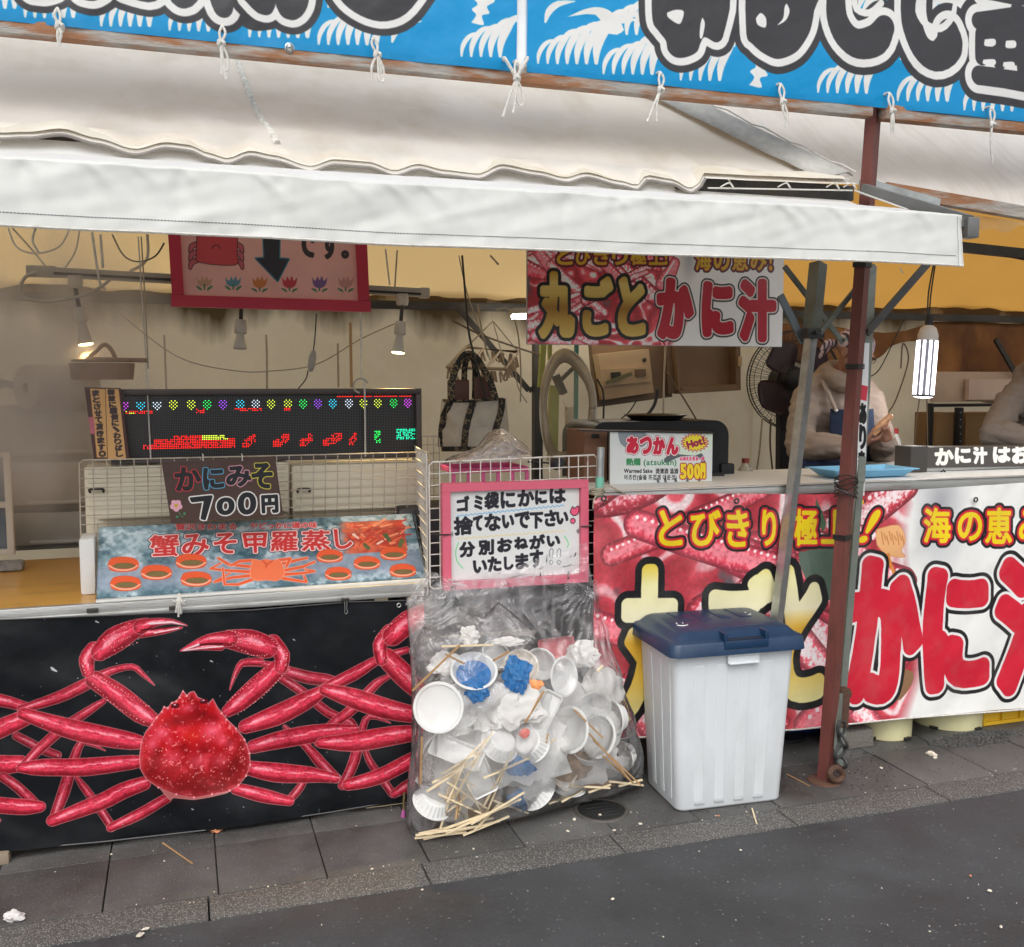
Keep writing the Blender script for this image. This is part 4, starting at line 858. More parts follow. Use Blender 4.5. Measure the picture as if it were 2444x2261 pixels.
for P in body[:10]+body[17:30]: cb.chain([(P[0], P[1], 5), (P[0], P[1]-4, 2)], (0.93, 0.6, 0.6))
def spikes(pts, n, r=3.2):
    for i in range(n):
        t = i/n*(len(pts)-1); k = min(int(t), len(pts)-2); f = t-k; x = pts[k][0]*(1-f)+pts[k+1][0]*f; y = pts[k][1]*(1-f)+pts[k+1][1]*f
        cb.chain([(x+rn.uniform(-3, 3), y+rn.uniform(-3, 3), rn.uniform(r*0.6, r))]*2, (0.96, 0.62, 0.62))
for P, n in (([(480, 230), (600, 165)], 14), ([(420, 270), (370, 350), (390, 395)], 14), ([(440, 400), (560, 470), (690, 545)], 20), ([(420, 440), (530, 540), (670, 610)], 18), ([(470, 240), (520, 290), (640, 250)], 14), ([(1220, 230), (1300, 300), (1295, 370)], 14), ([(1030, 520), (1140, 430), (1230, 345)], 18), ([(1080, 575), (1200, 490), (1290, 390)], 18), ([(1050, 205), (1200, 230)], 10), ([(1040, 255), (1140, 310), (1220, 310)], 14),
            ([(480, 270), (600, 225)], 12), ([(1080, 250), (1200, 270)], 12), ([(1700, 230), (1770, 170), (1840, 120)], 16), ([(1740, 320), (1850, 440)], 14)): spikes(P, n)
for _ in range(110): x, y = rn.uniform(-200, 1900), rn.uniform(120, 1150); q = rn.uniform(0.7, 2.4); cb.chain([(x, y, q), (x+rn.uniform(-4, 4), y+rn.uniform(-3, 3), q*0.6)], (0.62, 0.64, 0.66))
for x, y, q in ((435, 160, 6), (235, 365, 7), (250, 375, 5), (955, 335, 5), (1330, 240, 4), (870, 990, 4), (240, 372, 9)): cb.chain([(x, y, q*0.6), (x+q*2, y+q, q*0.4)], (0.70, 0.72, 0.72))
m_cb = cb.material('crab banner print', rough=0.30, spec=0.3, bump=0.35, bscale=5, dirt=0.10, dirtcol=(0.10, 0.10, 0.11))
TOPC = [(-330, 1490), (0, 1478), (400, 1462), (600, 1455), (830, 1436), (980, 1432), (1010, 1434)]
BOTC = [(-330, 2062), (0, 2020), (250, 1998), (500, 1970), (780, 1930), (1010, 1892)]
def interp(pl, px):
    for a, b_ in zip(pl, pl[1:]):
        if px <= b_[0]: return a[1]+(b_[1]-a[1])*max(0, (px-a[0]))/(b_[0]-a[0])
    return pl[-1][1]
TW = [U(a, b_, YB) for a, b_ in TOPC]; BW = [U(a, b_, YB) for a, b_ in BOTC]
def winterp(pl, x):
    for a, b_ in zip(pl, pl[1:]):
        if x <= b_.x: return a.z+(b_.z-a.z)*max(0, x-a.x)/(b_.x-a.x)
    return pl[-1].z
bn = thing('crab_banner', 'black banner with a big printed red crab hung on the front of the wooden counter', 'banner', (0, 3.5, 0.8))
b = MB(); b.uv = {}; nu, nv = 200, 60
for j in range(nv+1):
    for i in range(nu+1):
        u, v = i/nu, j/nv; x = a0.x+(a1.x-a0.x)*u; zt2, zb2 = winterp(TW, x), winterp(BW, x); z = zb2+(zt2-zb2)*v
        fold = 0.040*(1-v)*abs(fbm(x*1.1+v*0.6, v*1.6, 2.0))+0.018*(1-v*0.7)*fbm(x*3+v*2, v*2)+0.006*math.sin(x*9+4*(1-v))*math.exp(-((1-v)/0.25)**2)
        sag = 0.018*math.exp(-((x-U(860, 1440, YB).x)/0.25)**2)*(v)
        b.v.append((x, YB-0.002-fold-sag*0.4-0.05*(1-v)*0.5, z)); b.uv[len(b.v)-1] = (u, (z-zb0)/(0.80-zb0))
for j in range(nv):
    for i in range(nu): a = j*(nu+1)+i; b.f.append((a, a+1, a+nu+2, a+nu+1))
b.build('printed_sheet', m_cb, bn, ang=180)
b = MB()
for pl, o_ in ((TW, 0), (BW, -0.025)):
    pts = [Vector((a0.x+(a1.x-a0.x)*i/80, YB-0.005+o_-0.006, winterp(pl, a0.x+(a1.x-a0.x)*i/80))) for i in range(81)]; b.tube(pts, 0.003, 5)
b.build('hem', mat('black hem', (0.02, 0.02, 0.022), rough=0.4), bn)
for px, py in ((430, 1462), (952, 1445)):
    p = U(px, py, YB-0.02); b = MB(); b.tube([p+Vector((0.007*math.cos(a), 0, 0.007*math.sin(a))) for a in [k*math.pi/6 for k in range(13)]], 0.002, 6, cap=False); b.build('grommet', m_galv, bn)
p = U(428, 1440, YB-0.03); b = MB()
for k, (dx, dz) in enumerate(((-.022, .012), (-.012, -.03), (.004, -.034), (.016, -.004), (.022, .01), (-.004, -.045))):
    b.tube(smoothpts([p+Vector((0, 0.012, 0.03)), p+Vector((dx*0.4, -0.006, 0.008)), p+Vector((dx, -0.004, dz))], 5), 0.0035, 6)
tag(b.build('cord_knot', m_cord), 'white cord knot holding up the black crab banner', 'cord')
p = U(824, 1432, YB-0.014); cp = thing('binder_clip', 'black binder clip clamping the top edge of the crab banner', 'clip', p)
b = MB(); b.bevbox(p, (0.026, 0.016, 0.014), 0.002); b.build('clip_body', m_cable, cp)
b = MB(); b.tube([p+Vector((-.004, -.01, -.004)), p+Vector((-.003, -.012, -.03)), p+Vector((-.006, -.012, -.042)), p+Vector((0, -.012, -.048)), p+Vector((.006, -.012, -.042)), p+Vector((.003, -.012, -.03)), p+Vector((.004, -.01, -.004))], 0.0013, 5); b.build('wire_handle', m_galv, cp)
b = MB(); b.tube([p+Vector((-.004, -.004, .006)), p+Vector((-.005, 0, .028)), p+Vector((.005, 0, .028)), p+Vector((.004, -.004, .006))], 0.0013, 5); b.build('wire_handle', m_galv, cp)
RED, YEL, CREAM, GREY = hexc('cf1f36'), hexc('efd21c'), hexc('efe6b4'), hexc('dcdcd8')
def crab_back(c, box, split, seed):
    """the printed close-up of crab legs on the left of the artwork"""
    W, H = c.W, c.H; n = vnoise(H, W, W/16, seed, 5); st = vnoise(H, W, W/9, seed+1, 3); f = vnoise(H, W, 5, seed+2, 3)
    yy, xx = np.mgrid[0:H, 0:W]; ph = (yy*1.0/H*9+xx/W*4+st*9); s_ = 0.5+0.5*np.sin(ph*2.2)
    t = np.clip(s_*0.9+(n-0.5)*1.5, 0, 1)[..., None]
    col = np.array(hexc('a3121f'))*(1-t)+np.array(hexc('e2394a'))*t
    k = np.clip((s_-0.80)*5+(n-0.5)*2, 0, 1)[..., None]; col = col*(1-k)+np.array(hexc('f6d5d6'))*k*0.95+0*k
    d = np.clip((0.30-n)*9, 0, 1)[..., None]; col = col*(1-d)+np.array(hexc('4d3f44'))*d
    col *= (0.86+0.28*f[..., None])
    fade = np.clip((split-xx-30*np.sin(yy/H*7))/(W*0.025), 0, 1)[..., None]
    bgc = np.ones((H, W, 3))*np.array(GREY); gsh = np.clip(1-np.hypot((xx-split-0.03*W)/(0.05*W), (yy-0.1*H)/(0.35*H)), 0, 1)[..., None]
    bgc = bgc*(1-0.6*gsh)+np.array((0.42, 0.43, 0.48))*0.6*gsh
    c.img = bgc*(1-fade)+col*fade
    rn_ = random.Random(seed); sv = c.view; kx = W/1000.; mm0 = c.m; c.m = lambda p: np.array(p, dtype=float); kk0 = c.k; c.k = lambda p: 1.0
    def lc(base, hi):
        def fn(X, Y, sd):
            t = np.clip(-c.rel, 0, 1)[..., None]; nn = f[int(Y[0, 0]):int(Y[0, 0])+X.shape[0], int(X[0, 0]):int(X[0, 0])+X.shape[1]][..., None]
            q = np.array(base)*(0.55+0.6*np.clip(t*2.2, 0, 1)); w = np.clip((t-0.30)*2.2+(nn-0.5)*2.6, 0, 1)*0.85; return (q*(1-w)+np.array(hi)*w)*(0.85+0.3*nn)
        return fn
    for _ in range(30):
        x0, y0 = rn_.uniform(-80, split-60*kx), rn_.uniform(-20, H); a = rn_.choice((-0.5, -0.25, 0.3, 0.15, 0.7))+rn_.uniform(-.15, .15); L_ = rn_.uniform(90, 300)*kx; r_ = rn_.uniform(9, 30)*kx
        x1 = min(x0+L_*math.cos(a), split-r_); y1 = y0+L_*math.sin(a)
        c.chain([(x0, y0, r_), ((x0+x1)/2, (y0+y1)/2+r_*0.3, r_*1.1), (x1, y1, r_*0.8)], [(0, lc(rn_.choice((hexc('d4213a'), hexc('c01a2c'), hexc('e8465a'))), rn_.choice((hexc('f8c8ce'), hexc('fbeaea'), hexc('f07a86')))))], smooth=3)
        n_ = int(L_/(r_*0.55))
        for k in range(n_): t = k/max(n_, 1); c.chain([(x0+(x1-x0)*t, y0+(y1-y0)*t-r_*0.45, r_*0.13)]*2, hexc('fbd9d9'))
    c.m = mm0; c.k = kk0; gm = c.img.mean(-1, keepdims=True); c.img = np.clip(c.img*0.82+gm*0.14+0.10, 0, 1)
def grad(stops, y0, y1):
    def fn(X, Y, sd):
        t = np.clip((Y-y0)/(y1-y0), 0, 1); xs = [s_[0] for s_ in stops]; return np.stack([np.interp(t, xs, [s_[1][k] for s_ in stops]) for k in range(3)], -1)
    return fn
def qbox(x0, y0, x1, y1, sk=0): return [(x0, y0), (x1, y0+sk), (x1, y1+sk), (x0, y1)]
YC = 3.42
o_ = U(1418, 1180, YC); e_ = U(2444, 1150, YC); xe = 4.6; z0b = 0.07
cc = Canvas((o_.x, YC, z0b), (1, 0, 0), (0, 0, 1), xe-o_.x, 1.125-z0b, 480)
crab_back(cc, None, (U(2195, 1300, YC).x-o_.x)*480, 40)
cc.view = (1450, 1150, 0.4975)
cc.poly([(920, 340), (1180, 320), (1190, 480), (1000, 520), (930, 420)], [(0, hexc('5f6f62'))], smooth=3); cc.poly([(1000, 80), (1050, 200), (1040, 240), (990, 190)], [(0, hexc('4d6d50'))])
cc.poly([(960, 330), (1180, 330), (1200, 520), (1020, 560)], [(0, hexc('56695a'))], smooth=3)
cc.poly([(1290, 230), (1390, 210), (1420, 280), (1400, 330), (1420, 360), (1340, 350), (1290, 300)], [(3, hexc('d8955c')), (0, hexc('ecb27a'))], smooth=3)
for a in range(9): cc.chain([(1310+a*12, 240+(a % 3)*10, 3), (1318+a*12, 300-(a % 2)*20, 3)], hexc('c98550'))
cc.chain([(1340, 350, 8), (1370, 430, 7), (1400, 470, 6)], hexc('e08a3c'), smooth=3)
cc.poly([(1380, 900), (1460, 910), (1450, 980), (1380, 1050)], [(0, hexc('8d6a4c'))], smooth=3)
L3 = [(40, BLK), (22, RED), (9, YEL)]
hdr = [('と', qbox(245, 140, 355, 305)), ('び', qbox(400, 140, 540, 305)), ('き', qbox(575, 140, 675, 310)), ('り', qbox(745, 140, 805, 305)), ('極', qbox(900, 135, 1005, 305)), ('上', qbox(1030, 140, 1160, 295)), ('!', [(1280, 140), (1312, 140), (1235, 290), (1203, 290)]),
       ('海', qbox(1515, 130, 1640, 290)), ('の', qbox(1680, 150, 1790, 280)), ('恵', qbox(1815, 130, 1935, 295)), ('み', qbox(1975, 140, 2095, 290)), ('!', [(2130, 140), (2160, 140), (2125, 280), (2095, 280)])]
for lay in ((26, BLK), (15, RED), (5, YEL)):
    for ch_, q in hdr: cc.glyphs(ch_, q, [lay])
ya, yb_ = cc.m((600, 380))[1], cc.m((600, 1080))[1]
GC = grad([(0, hexc('e8cf52')), (0.12, hexc('f3ecb0')), (0.36, hexc('efe8c4')), (0.50, hexc('d8a62c')), (0.72, hexc('e0b845')), (1.0, hexc('efe4a0'))], ya, yb_)
big1 = [('丸', qbox(75, 425, 385, 1130)), ('ご', qbox(490, 450, 790, 1010)), ('と', qbox(840, 430, 1010, 1030))]
big2 = [('か', qbox(1155, 395, 1480, 1030)), ('に', qbox(1545, 450, 1805, 980)), ('汁', qbox(1890, 400, 2240, 1000))]
for lay in ((64, BLK), (30, GC)):
    for ch_, q in big1: cc.glyphs(ch_, q, [lay])
for lay in ((66, BLK), (50, hexc('e9e6e4')), (38, RED)):
    for ch_, q in big2: cc.glyphs(ch_, q, [lay])
m_cc = cc.material('soup banner print', rough=0.4, bump=0.12, bscale=8, dirt=0.25, dirtcol=(0.30, 0.29, 0.26), trans=0.05)
TC = [(1418, 1195), (1440, 1183), (1700, 1178), (1950, 1180), (2200, 1168), (2444, 1152), (2900, 1120)]; BC = [(1418, 1772), (1505, 1759), (1900, 1740), (2150, 1714), (2444, 1692), (2900, 1650)]
TCW = [U(a, c, YC) for a, c in TC]; BCW = [U(a, c, YC) for a, c in BC]
bn = thing('soup_banner', 'long crab soup banner with giant gold and red letters behind the trash bin', 'banner', (3, 3.42, 1.1))
b = MB(); b.uv = {}; nu, nv = 200, 50
for j in range(nv+1):
    for i in range(nu+1):
        u, v = i/nu, j/nv; x = o_.x+(xe-o_.x)*u; zt2, zb2 = winterp(TCW, x), winterp(BCW, x); z = zb2+(zt2-zb2)*v
        fold = 0.014*(1-v*0.6)*fbm(x*1.6+v, v*1.5, 5.0)+0.006*fbm(x*5-v*4, v*3)+0.010*math.exp(-((u+ (1-v)*0.25-0.13)/0.03)**2)
        b.v.append((x, YC-fold, z)); b.uv[len(b.v)-1] = (u, (z-z0b)/(1.125-z0b))
for j in range(nv):
    for i in range(nu): a = j*(nu+1)+i; b.f.append((a, a+1, a+nu+2, a+nu+1))
b.build('printed_sheet', m_cc, bn, ang=180)
b = MB(); b.tube([Vector((o_.x+(xe-o_.x)*i/200, YC-0.008, winterp(BCW, o_.x+(xe-o_.x)*i/200))) for i in range(201)], 0.004, 5); b.build('hem', m_cord, bn)
for px, py in ((1441, 1190), (1758, 1196), (2060, 1196), (2329, 1193)):
    p = U(px, py, YC-0.02); b = MB(); b.tube([p+Vector((0.009*math.cos(a), 0, 0.009*math.sin(a))) for a in [k*math.pi/6 for k in range(13)]], 0.0035, 6, cap=False); b.build('grommet', m_dark, bn)
YS = 3.90
s0, s1 = U(1259, 821, YS), U(1866, 832, YS)
cs = Canvas((s0.x, YS, s0.z), (1, 0, 0), (0, 0, 1), s1.x-s0.x, 0.415, 620)
crab_back(cs, None, (U(1625, 700, YS).x-s0.x)*620, 60); cs.img = np.clip(cs.img*1.12, 0, 1)
cs.view = (1200, 550, 0.3518)
hdr = [(ch_, qbox(370+k*125, 110, 470+k*125, 232)) for k, ch_ in enumerate('とびきり極上')]+[('!', qbox(1100, 120, 1115, 232))]+[(ch_, qbox(1310+k*125, 125, 1410+k*125, 270)) for k, ch_ in enumerate('海の恵み')]+[('!', qbox(1810, 120, 1825, 270))]
for lay in ((18, BLK), (11, hexc('a52033')), (4, hexc('d8b62a'))):
    for ch_, q in hdr: cs.glyphs(ch_, q, [lay])
ya, yb_ = cs.m((600, 290))[1], cs.m((600, 745))[1]
GC2 = grad([(0, hexc('b5892e')), (0.15, hexc('cbb567')), (0.3, hexc('c3a954')), (0.5, hexc('8f6a24')), (0.7, hexc('b08c3c')), (1.0, hexc('cdb25e'))], ya, yb_)
GC2 = grad([(0, hexc('c9992f')), (0.15, hexc('e8cf7a')), (0.32, hexc('e0c468')), (0.52, hexc('a87a28')), (0.7, hexc('caa244')), (1.0, hexc('ecd070'))], ya, yb_)
big1 = [('丸', qbox(262, 300, 470, 715)), ('ご', qbox(560, 335, 730, 700)), ('と', qbox(800, 335, 950, 700))]
big2 = [('か', qbox(1065, 345, 1275, 715)), ('に', qbox(1370, 370, 1545, 700)), ('汁', qbox(1620, 355, 1835, 735))]
for lay in ((44, BLK), (22, GC2)):
    for ch_, q in big1: cs.glyphs(ch_, q, [lay])
for lay in ((42, BLK), (33, hexc('e8e3df')), (24, hexc('bf2036'))):
    for ch_, q in big2: cs.glyphs(ch_, q, [lay])
st = thing('soup_sign', 'crab soup sign board with gold and red letters hanging under the awning', 'sign', (1.9, 3.9, 1.7))
cs.sheet('printed_face', cs.material('soup sign print', rough=0.3, bump=0.03), st, 12, 6)
b = MB(); b.bevbox((s0.x+cs.w/2, YS+0.008, s0.z+cs.h/2), (cs.w+0.004, 0.012, cs.h+0.004), 0.002); b.build('board', mat('grey board', (0.4, 0.4, 0.4)), st)
m_rfr = mat('deep red frame', (0.50, 0.025, 0.06), rough=0.4, var=0.1, bump=0.1)
t0, t1, t2, t3 = U(412, 733, YS), U(880, 746, YS), U(389, 560, YS), U(876, 585, YS)
hu = (t1-t0).normalized(); hv = Vector((-hu.z*0-0.03, 0, 1)).normalized()
hb = thing('pictogram_board', 'pink board in a red frame with a drawn crab, down arrow and tulips', 'sign', (0.3, 3.9, 1.8))
hw, hh = (t1-t0).length, 0.36
def HB_(a, c, y=0): return t0+hu*a+hv*c+Vector((0, y, 0))
cp_ = Canvas(HB_(0, 0, -0.012), hu, hv, hw, hh, 620, hexc('e2aca2'))
cp_.img *= (1.0+0.10*vnoise(cp_.H, cp_.W, 60, 3)[..., None])
cp_.view = (0, 500, 0.35035)
INK = hexc('3a2a2c')
for k in range(3):
    for s_, bx in ((-1, 1345), (1, 1600)):
        y0 = 235+k*55; cp_.chain([(bx, y0, 14), (bx+s_*38, y0+18, 15), (bx+s_*50, y0+55, 8)], [(5, INK), (0, hexc('c4606a'))], smooth=3)
cp_.poly([(1345, 130), (1340, 300), (1360, 360), (1600, 378), (1612, 300), (1590, 130)], [(5, INK), (0, hexc('cc4a52'))], smooth=3)
cp_.chain([(1443, 268, 3), (1455, 250, 3), (1472, 243, 3), (1490, 250, 3), (1502, 268, 3)], INK, smooth=3)
cp_.poly([(1790, 100), (1905, 100), (1900, 335), (1965, 340), (1890, 488), (1742, 335), (1800, 332)], [(8, hexc('2f7f97')), (0, hexc('33323c'))])
for x, y, w_, h_, ch_ in ((705+1570-1430, 0, 0, 0, ''),): pass
cp_.view = (600, 550, 0.35035)
for (ch_, q) in (('で', qbox(300, -10, 440, 180)), ('す', qbox(480, -10, 590, 190)), ('。', qbox(618, 145, 655, 185))): cp_.glyphs(ch_, q, [(9, hexc('3b3236'))])
for x, col_ in ((-262, 'c99b7c'), (-125, '5d8a9b'), (-5, '5d8a9b'), (55, 'cf7f45'), (258, 'c4414f'), (462, '7b5a90'), (640, 'cb9088')):
    if x in (-5, -125, -262): continue
    cp_.poly([(x-50, 320), (x-28, 345), (x-14, 315), (x, 340), (x+16, 312), (x+30, 345), (x+52, 322), (x+40, 375), (x, 395), (x-40, 375)], [(0, hexc(col_))], smooth=3)
    cp_.chain([(x, 392, 5), (x, 410, 5)], hexc('3f7d58')); cp_.chain([(x-50, 398, 5), (x-30, 408, 8), (x-18, 420, 3)], hexc('4b8360')); cp_.chain([(x+50, 400, 5), (x+30, 408, 8), (x+18, 420, 3)], hexc('4b8360'))
cp_.view = (0, 500, 0.35035)
for x, col_ in ((1392, 'c99b7c'), (1588, '5d8fa0')):
    y_ = 143
    cp_.poly([(x-55, 320+y_), (x-28, 345+y_), (x-14, 315+y_), (x, 340+y_), (x+16, 312+y_), (x+30, 345+y_), (x+52, 322+y_), (x+40, 370+y_), (x, 385+y_), (x-40, 370+y_)], [(0, hexc(col_))], smooth=3)
    cp_.chain([(x, 515, 6), (x, 545, 5)], hexc('3f7d58')); cp_.chain([(x-50, 525, 6), (x-30, 540, 9), (x-18, 550, 3)], hexc('4b8360')); cp_.chain([(x+50, 525, 6), (x+30, 540, 9), (x+18, 550, 3)], hexc('4b8360'))
cp_.sheet('painted_panel', cp_.material('tulip board print', rough=0.5), hb, 4, 4)
fw_ = 0.042
for (p, q) in ((HB_(-0.004, fw_*0.5, -0.014), HB_(hw+0.004, fw_*0.5, -0.014)), (HB_(-0.004, hh-fw_*0.5, -0.014), HB_(hw+0.004, hh-fw_*0.5, -0.014))):
    b = MB(); b.bar(p, q, 0.030, fw_); b.build('frame_rail', m_rfr, hb)
for a in (fw_*0.5, hw-fw_*0.5):
    b = MB(); b.bar(HB_(a, fw_+0.001, -0.0145), HB_(a, hh-fw_-0.001, -0.0145), fw_, 0.030, (0, 1, 0)); b.build('frame_rail', m_rfr, hb)
b = MB(); b.bar(HB_(0.01, hh*0.5, 0.004), HB_(hw-0.01, hh*0.5, 0.004), 0.012, hh-0.02); b.build('backing', mat('board back', (0.3, 0.2, 0.15)), hb)
YL = 3.95
l0, l1, l2 = U(300, 1098, YL), U(1005, 1094, YL), U(247, 930, YL)
lz0, lz1 = U(1005, 1090, YL).z, U(700, 928, YL).z; lx0, lx1 = U(262, 1000, YL).x, U(1003, 1000, YL).x
fr = 0.022
NXD, NYD = 176, 38
lc = np.zeros((NYD, NXD, 3))
def dot(x, y, col):
    if 0 <= int(x) < NXD and 0 <= int(y) < NYD: lc[int(y), int(x)] = col
HC = {'g': (0.15, 1, 0.4), 'm': (0.9, 0.3, 1), 'c': (0.2, 0.85, 1), 'w': (0.85, 0.92, 1), 'y': (0.9, 1, 0.25), 'r': (1, 0.10, 0.08), 'p': (0.65, 0.3, 1), 't': (0.1, 1, 0.75)}
heart = ['.#.#.', '#.#.#', '.#.#.', '#.#.#', '.#.#.', '..#..']
seq = 'mcwyygpcwyygpcwyygm'
for k, cch in enumerate(seq):
    x0 = 2+k*9.3
    for yy_, row in enumerate(heart):
        for xx_, ch_ in enumerate(row):
            if ch_ == '#' and not (k < 3 and yy_ < 1): dot(x0+xx_, 3+yy_, HC[cch])
rn = random.Random(2)
def blob(x0, x1, y0, y1, col, f=1.0):
    for x in range(x0, x1):
        for y in range(y0, y1):
            if rn.random() < f: dot(x, y, col)
blob(4, 20, 9, 11, HC['r'], .8); blob(4, 10, 9, 12, HC['y'], .5); blob(44, 49, 8, 11, HC['r'], .8); blob(66, 82, 8, 10, HC['r'], .8); blob(95, 99, 8, 10, HC['r']); blob(126, 174, 1, 2, HC['r'], .9)
for x in range(14, 66):
    h_ = 5+ (2 if 30 < x < 60 else 0)-(3 if x < 20 else 0)
    for y in range(31-h_, 32):
        if rn.random() < .93: dot(x, y, HC['r'] if not (46 < x < 62 and y < 27) else HC['y'])
for x0, w_ in ((70, 8), (88, 10), (104, 8), (118, 12), (134, 5)):
    for x in range(x0, x0+w_):
        for y in range(24, 32):
            if rn.random() < .8 and abs((x-x0)-(w_*(31-y)/7.0)) < w_*0.45: dot(x, y, HC['r'])
blob(150, 154, 23, 31, HC['g'], .75); blob(164, 176, 22, 29, HC['t'], .75)
PX = 7; yy, xx = np.mgrid[0:NYD*PX, 0:NXD*PX]; dd = np.hypot((yy % PX)-3, (xx % PX)-3); disc = np.clip(2.6-dd, 0, 1)[..., None]
imgl = np.repeat(np.repeat(lc, PX, 0), PX, 1); off = (imgl.sum(-1, keepdims=True) < 0.05)
le = Canvas((lx0+fr, YL, lz0+fr*0.6), (1, 0, 0), (0, 0, 1), lx1-lx0-2*fr, lz1-lz0-fr*1.6, 10)
le.W, le.H = NXD*PX, NYD*PX; le.img = np.where(off, np.array((0.02, 0.02, 0.025))+disc*0.30, imgl*(disc*0.95+0.05))
m_led = le.material('led dots', rough=0.35)
lem = Canvas((0, 0, 0), (1, 0, 0), (0, 0, 1), 1, 1, 10); lem.W, lem.H = le.W, le.H; lem.img = np.where(off, 0, imgl*disc)
N_, L_ = m_led.node_tree.nodes, m_led.node_tree.links
ie = bpy.data.images.new('led lit dots', le.W, le.H, alpha=False); aa = np.ones((le.H, le.W, 4), dtype=np.float32); aa[..., :3] = lem.img[::-1]; ie.pixels.foreach_set(aa.ravel()); ie.update(); ie.pack()
te = N_.new('ShaderNodeTexImage'); te.image = ie; L_.new(te.outputs[0], N_['Principled BSDF'].inputs['Emission Color']); N_['Principled BSDF'].inputs['Emission Strength'].default_value = 2.0
ls = thing('led_sign', 'long dark framed dot matrix display with a row of coloured lights and red text', 'display', (0.4, YL, lz0))
le.sheet('dot_screen', m_led, ls, 4, 2)
m_lfr = mat('brown black frame', (0.06, 0.045, 0.04), rough=0.4, var=0.2)
cx_, cz_ = (lx0+lx1)/2, (lz0+lz1)/2
for c_, sz in (((cx_, YL-0.004, lz1-fr*0.5), (lx1-lx0, 0.05, fr)), ((cx_, YL-0.004, lz0+fr*0.3), (lx1-lx0, 0.05, fr*0.6)), ((lx0+fr*0.5, YL-0.004, cz_-0.2*fr), (fr, 0.05, lz1-lz0-1.62*fr)), ((lx1-fr*0.5, YL-0.004, cz_-0.2*fr), (fr, 0.05, lz1-lz0-1.62*fr))):
    b = MB(); b.bevbox(c_, sz, 0.003); b.build('frame_bar', m_lfr, ls)
b = MB(); b.bevbox((cx_, YL+0.03, cz_), (lx1-lx0-0.01, 0.05, lz1-lz0-0.01), 0.003); b.build('case', m_lfr, ls)
def board(name, label, cat, corners_px, y, col, draw, view, thick=0.008, res=900, side=None, rough=0.5, tilt=0.0, group=None, bump=0.0, coat=0.0):
    """corners_px: bottom-left, bottom-right, top-left photo points; the board stands at depth y (tilt leans its top back)"""
    bl, br = U(*corners_px[0], y), U(*corners_px[1], y)
    d = ray(*corners_px[2]); hu_ = (br-bl).normalized(); nrm = Vector((0, -math.cos(tilt), math.sin(tilt)*1.0)).normalized()
    nrm = (nrm-hu_*nrm.dot(hu_)).normalized()
    tl_ = CAM+d*((bl-CAM).dot(nrm)/d.dot(nrm)); vv = (tl_-bl); h_ = vv.length; vv.normalize()
    c = Canvas(bl, hu_, vv, (br-bl).length, h_, res, col); c.view = view
    th = thing(name, label, cat, bl, group)
    draw(c)
    m_ = c.material(name+' print', rough=rough, bump=bump, coat=coat); nn = hu_.cross(vv)
    if nn.y > 0: nn = -nn
    mb = MB()
    P = [bl, br, br+vv*h_, bl+vv*h_]; mb.uv = {0: (0, 0), 1: (1, 0), 2: (1, 1), 3: (0, 1)}
    mb.add([p+nn*0.0006 for p in P], [(0, 1, 2, 3)]); mb.build('painted_face', m_, th, smooth=False)
    mb = MB(); mb.add([p for p in P]+[p-nn*thick for p in P], [(0, 1, 2, 3), (7, 6, 5, 4), (0, 4, 5, 1), (1, 5, 6, 2), (2, 6, 7, 3), (3, 7, 4, 0)]); mb.build('board', side or mat('board edge', (0.2, 0.18, 0.15)), th, smooth=False)
    return th, c, (bl, hu_, vv, nn, (br-bl).length, h_)
def d_kani(c):
    c.img *= (0.9+0.2*vnoise(c.H, c.W, 40, 8)[..., None])
    DK = hexc('16171c')
    for ch_, q, col_ in (('か', [(1190, 195), (1360, 190), (1365, 335), (1205, 345)], hexc('c7363f')), ('に', [(1385, 200), (1515, 195), (1520, 325), (1395, 335)], hexc('58a9d2')), ('み', [(1540, 190), (1705, 180), (1710, 305), (1550, 320)], hexc('dfa0b0')), ('そ', [(1715, 165), (1845, 165), (1855, 325), (1725, 325)], hexc('d8cb45'))):
        c.glyphs(ch_, q, [(14, col_), (8, DK)])
    for ch_, q in (('7', [(1300, 400), (1440, 385), (1450, 530), (1370, 545)]), ('0', [(1480, 405), (1590, 395), (1590, 500), (1485, 510)]), ('0', [(1625, 370), (1735, 360), (1740, 495), (1630, 510)]), ('円', [(1785, 385), (1885, 380), (1890, 490), (1790, 495)])):
        c.glyphs(ch_, q, [(17, hexc('e8e6e2')), (8, DK)])
    for k in range(5):
        a = k*1.257+0.3; c.chain([(1200+24*math.cos(a), 448+24*math.sin(a), 19)]*2, hexc('e5a9bb'))
    c.chain([(1200, 448, 13)]*2, hexc('c9a236')); c.chain([(1215, 490, 2.5), (1235, 520, 2.5), (1250, 525, 2.5)], hexc('3e8a58'))
    for x, y in ((1257, 503), (1207, 525)): c.chain([(x, y, 9)]*2, hexc('3e8a58'))
v_ = (0, 1050, 0.35035)
def P_(x, y, v=v_): return (v[0]+x*v[2], v[1]+y*v[2])
kb, _, kf = board('price_board', 'dark brown hand painted 700 yen board clipped to the wire grid', 'sign', (P_(1165, 570), P_(1930, 517), P_(1100, 152)), 3.66, hexc('4a342c'), d_kani, v_, thick=0.006)
for x in (1383, 1650):
    p = U(*P_(x, 120), 3.652); b = MB(); b.tube([p+Vector((0, 0.03, 0.01)), p+Vector((0, -0.004, 0.008)), p+Vector((0, -0.004, -0.012))], 0.0022, 6); b.build('hook', m_cord, kb)
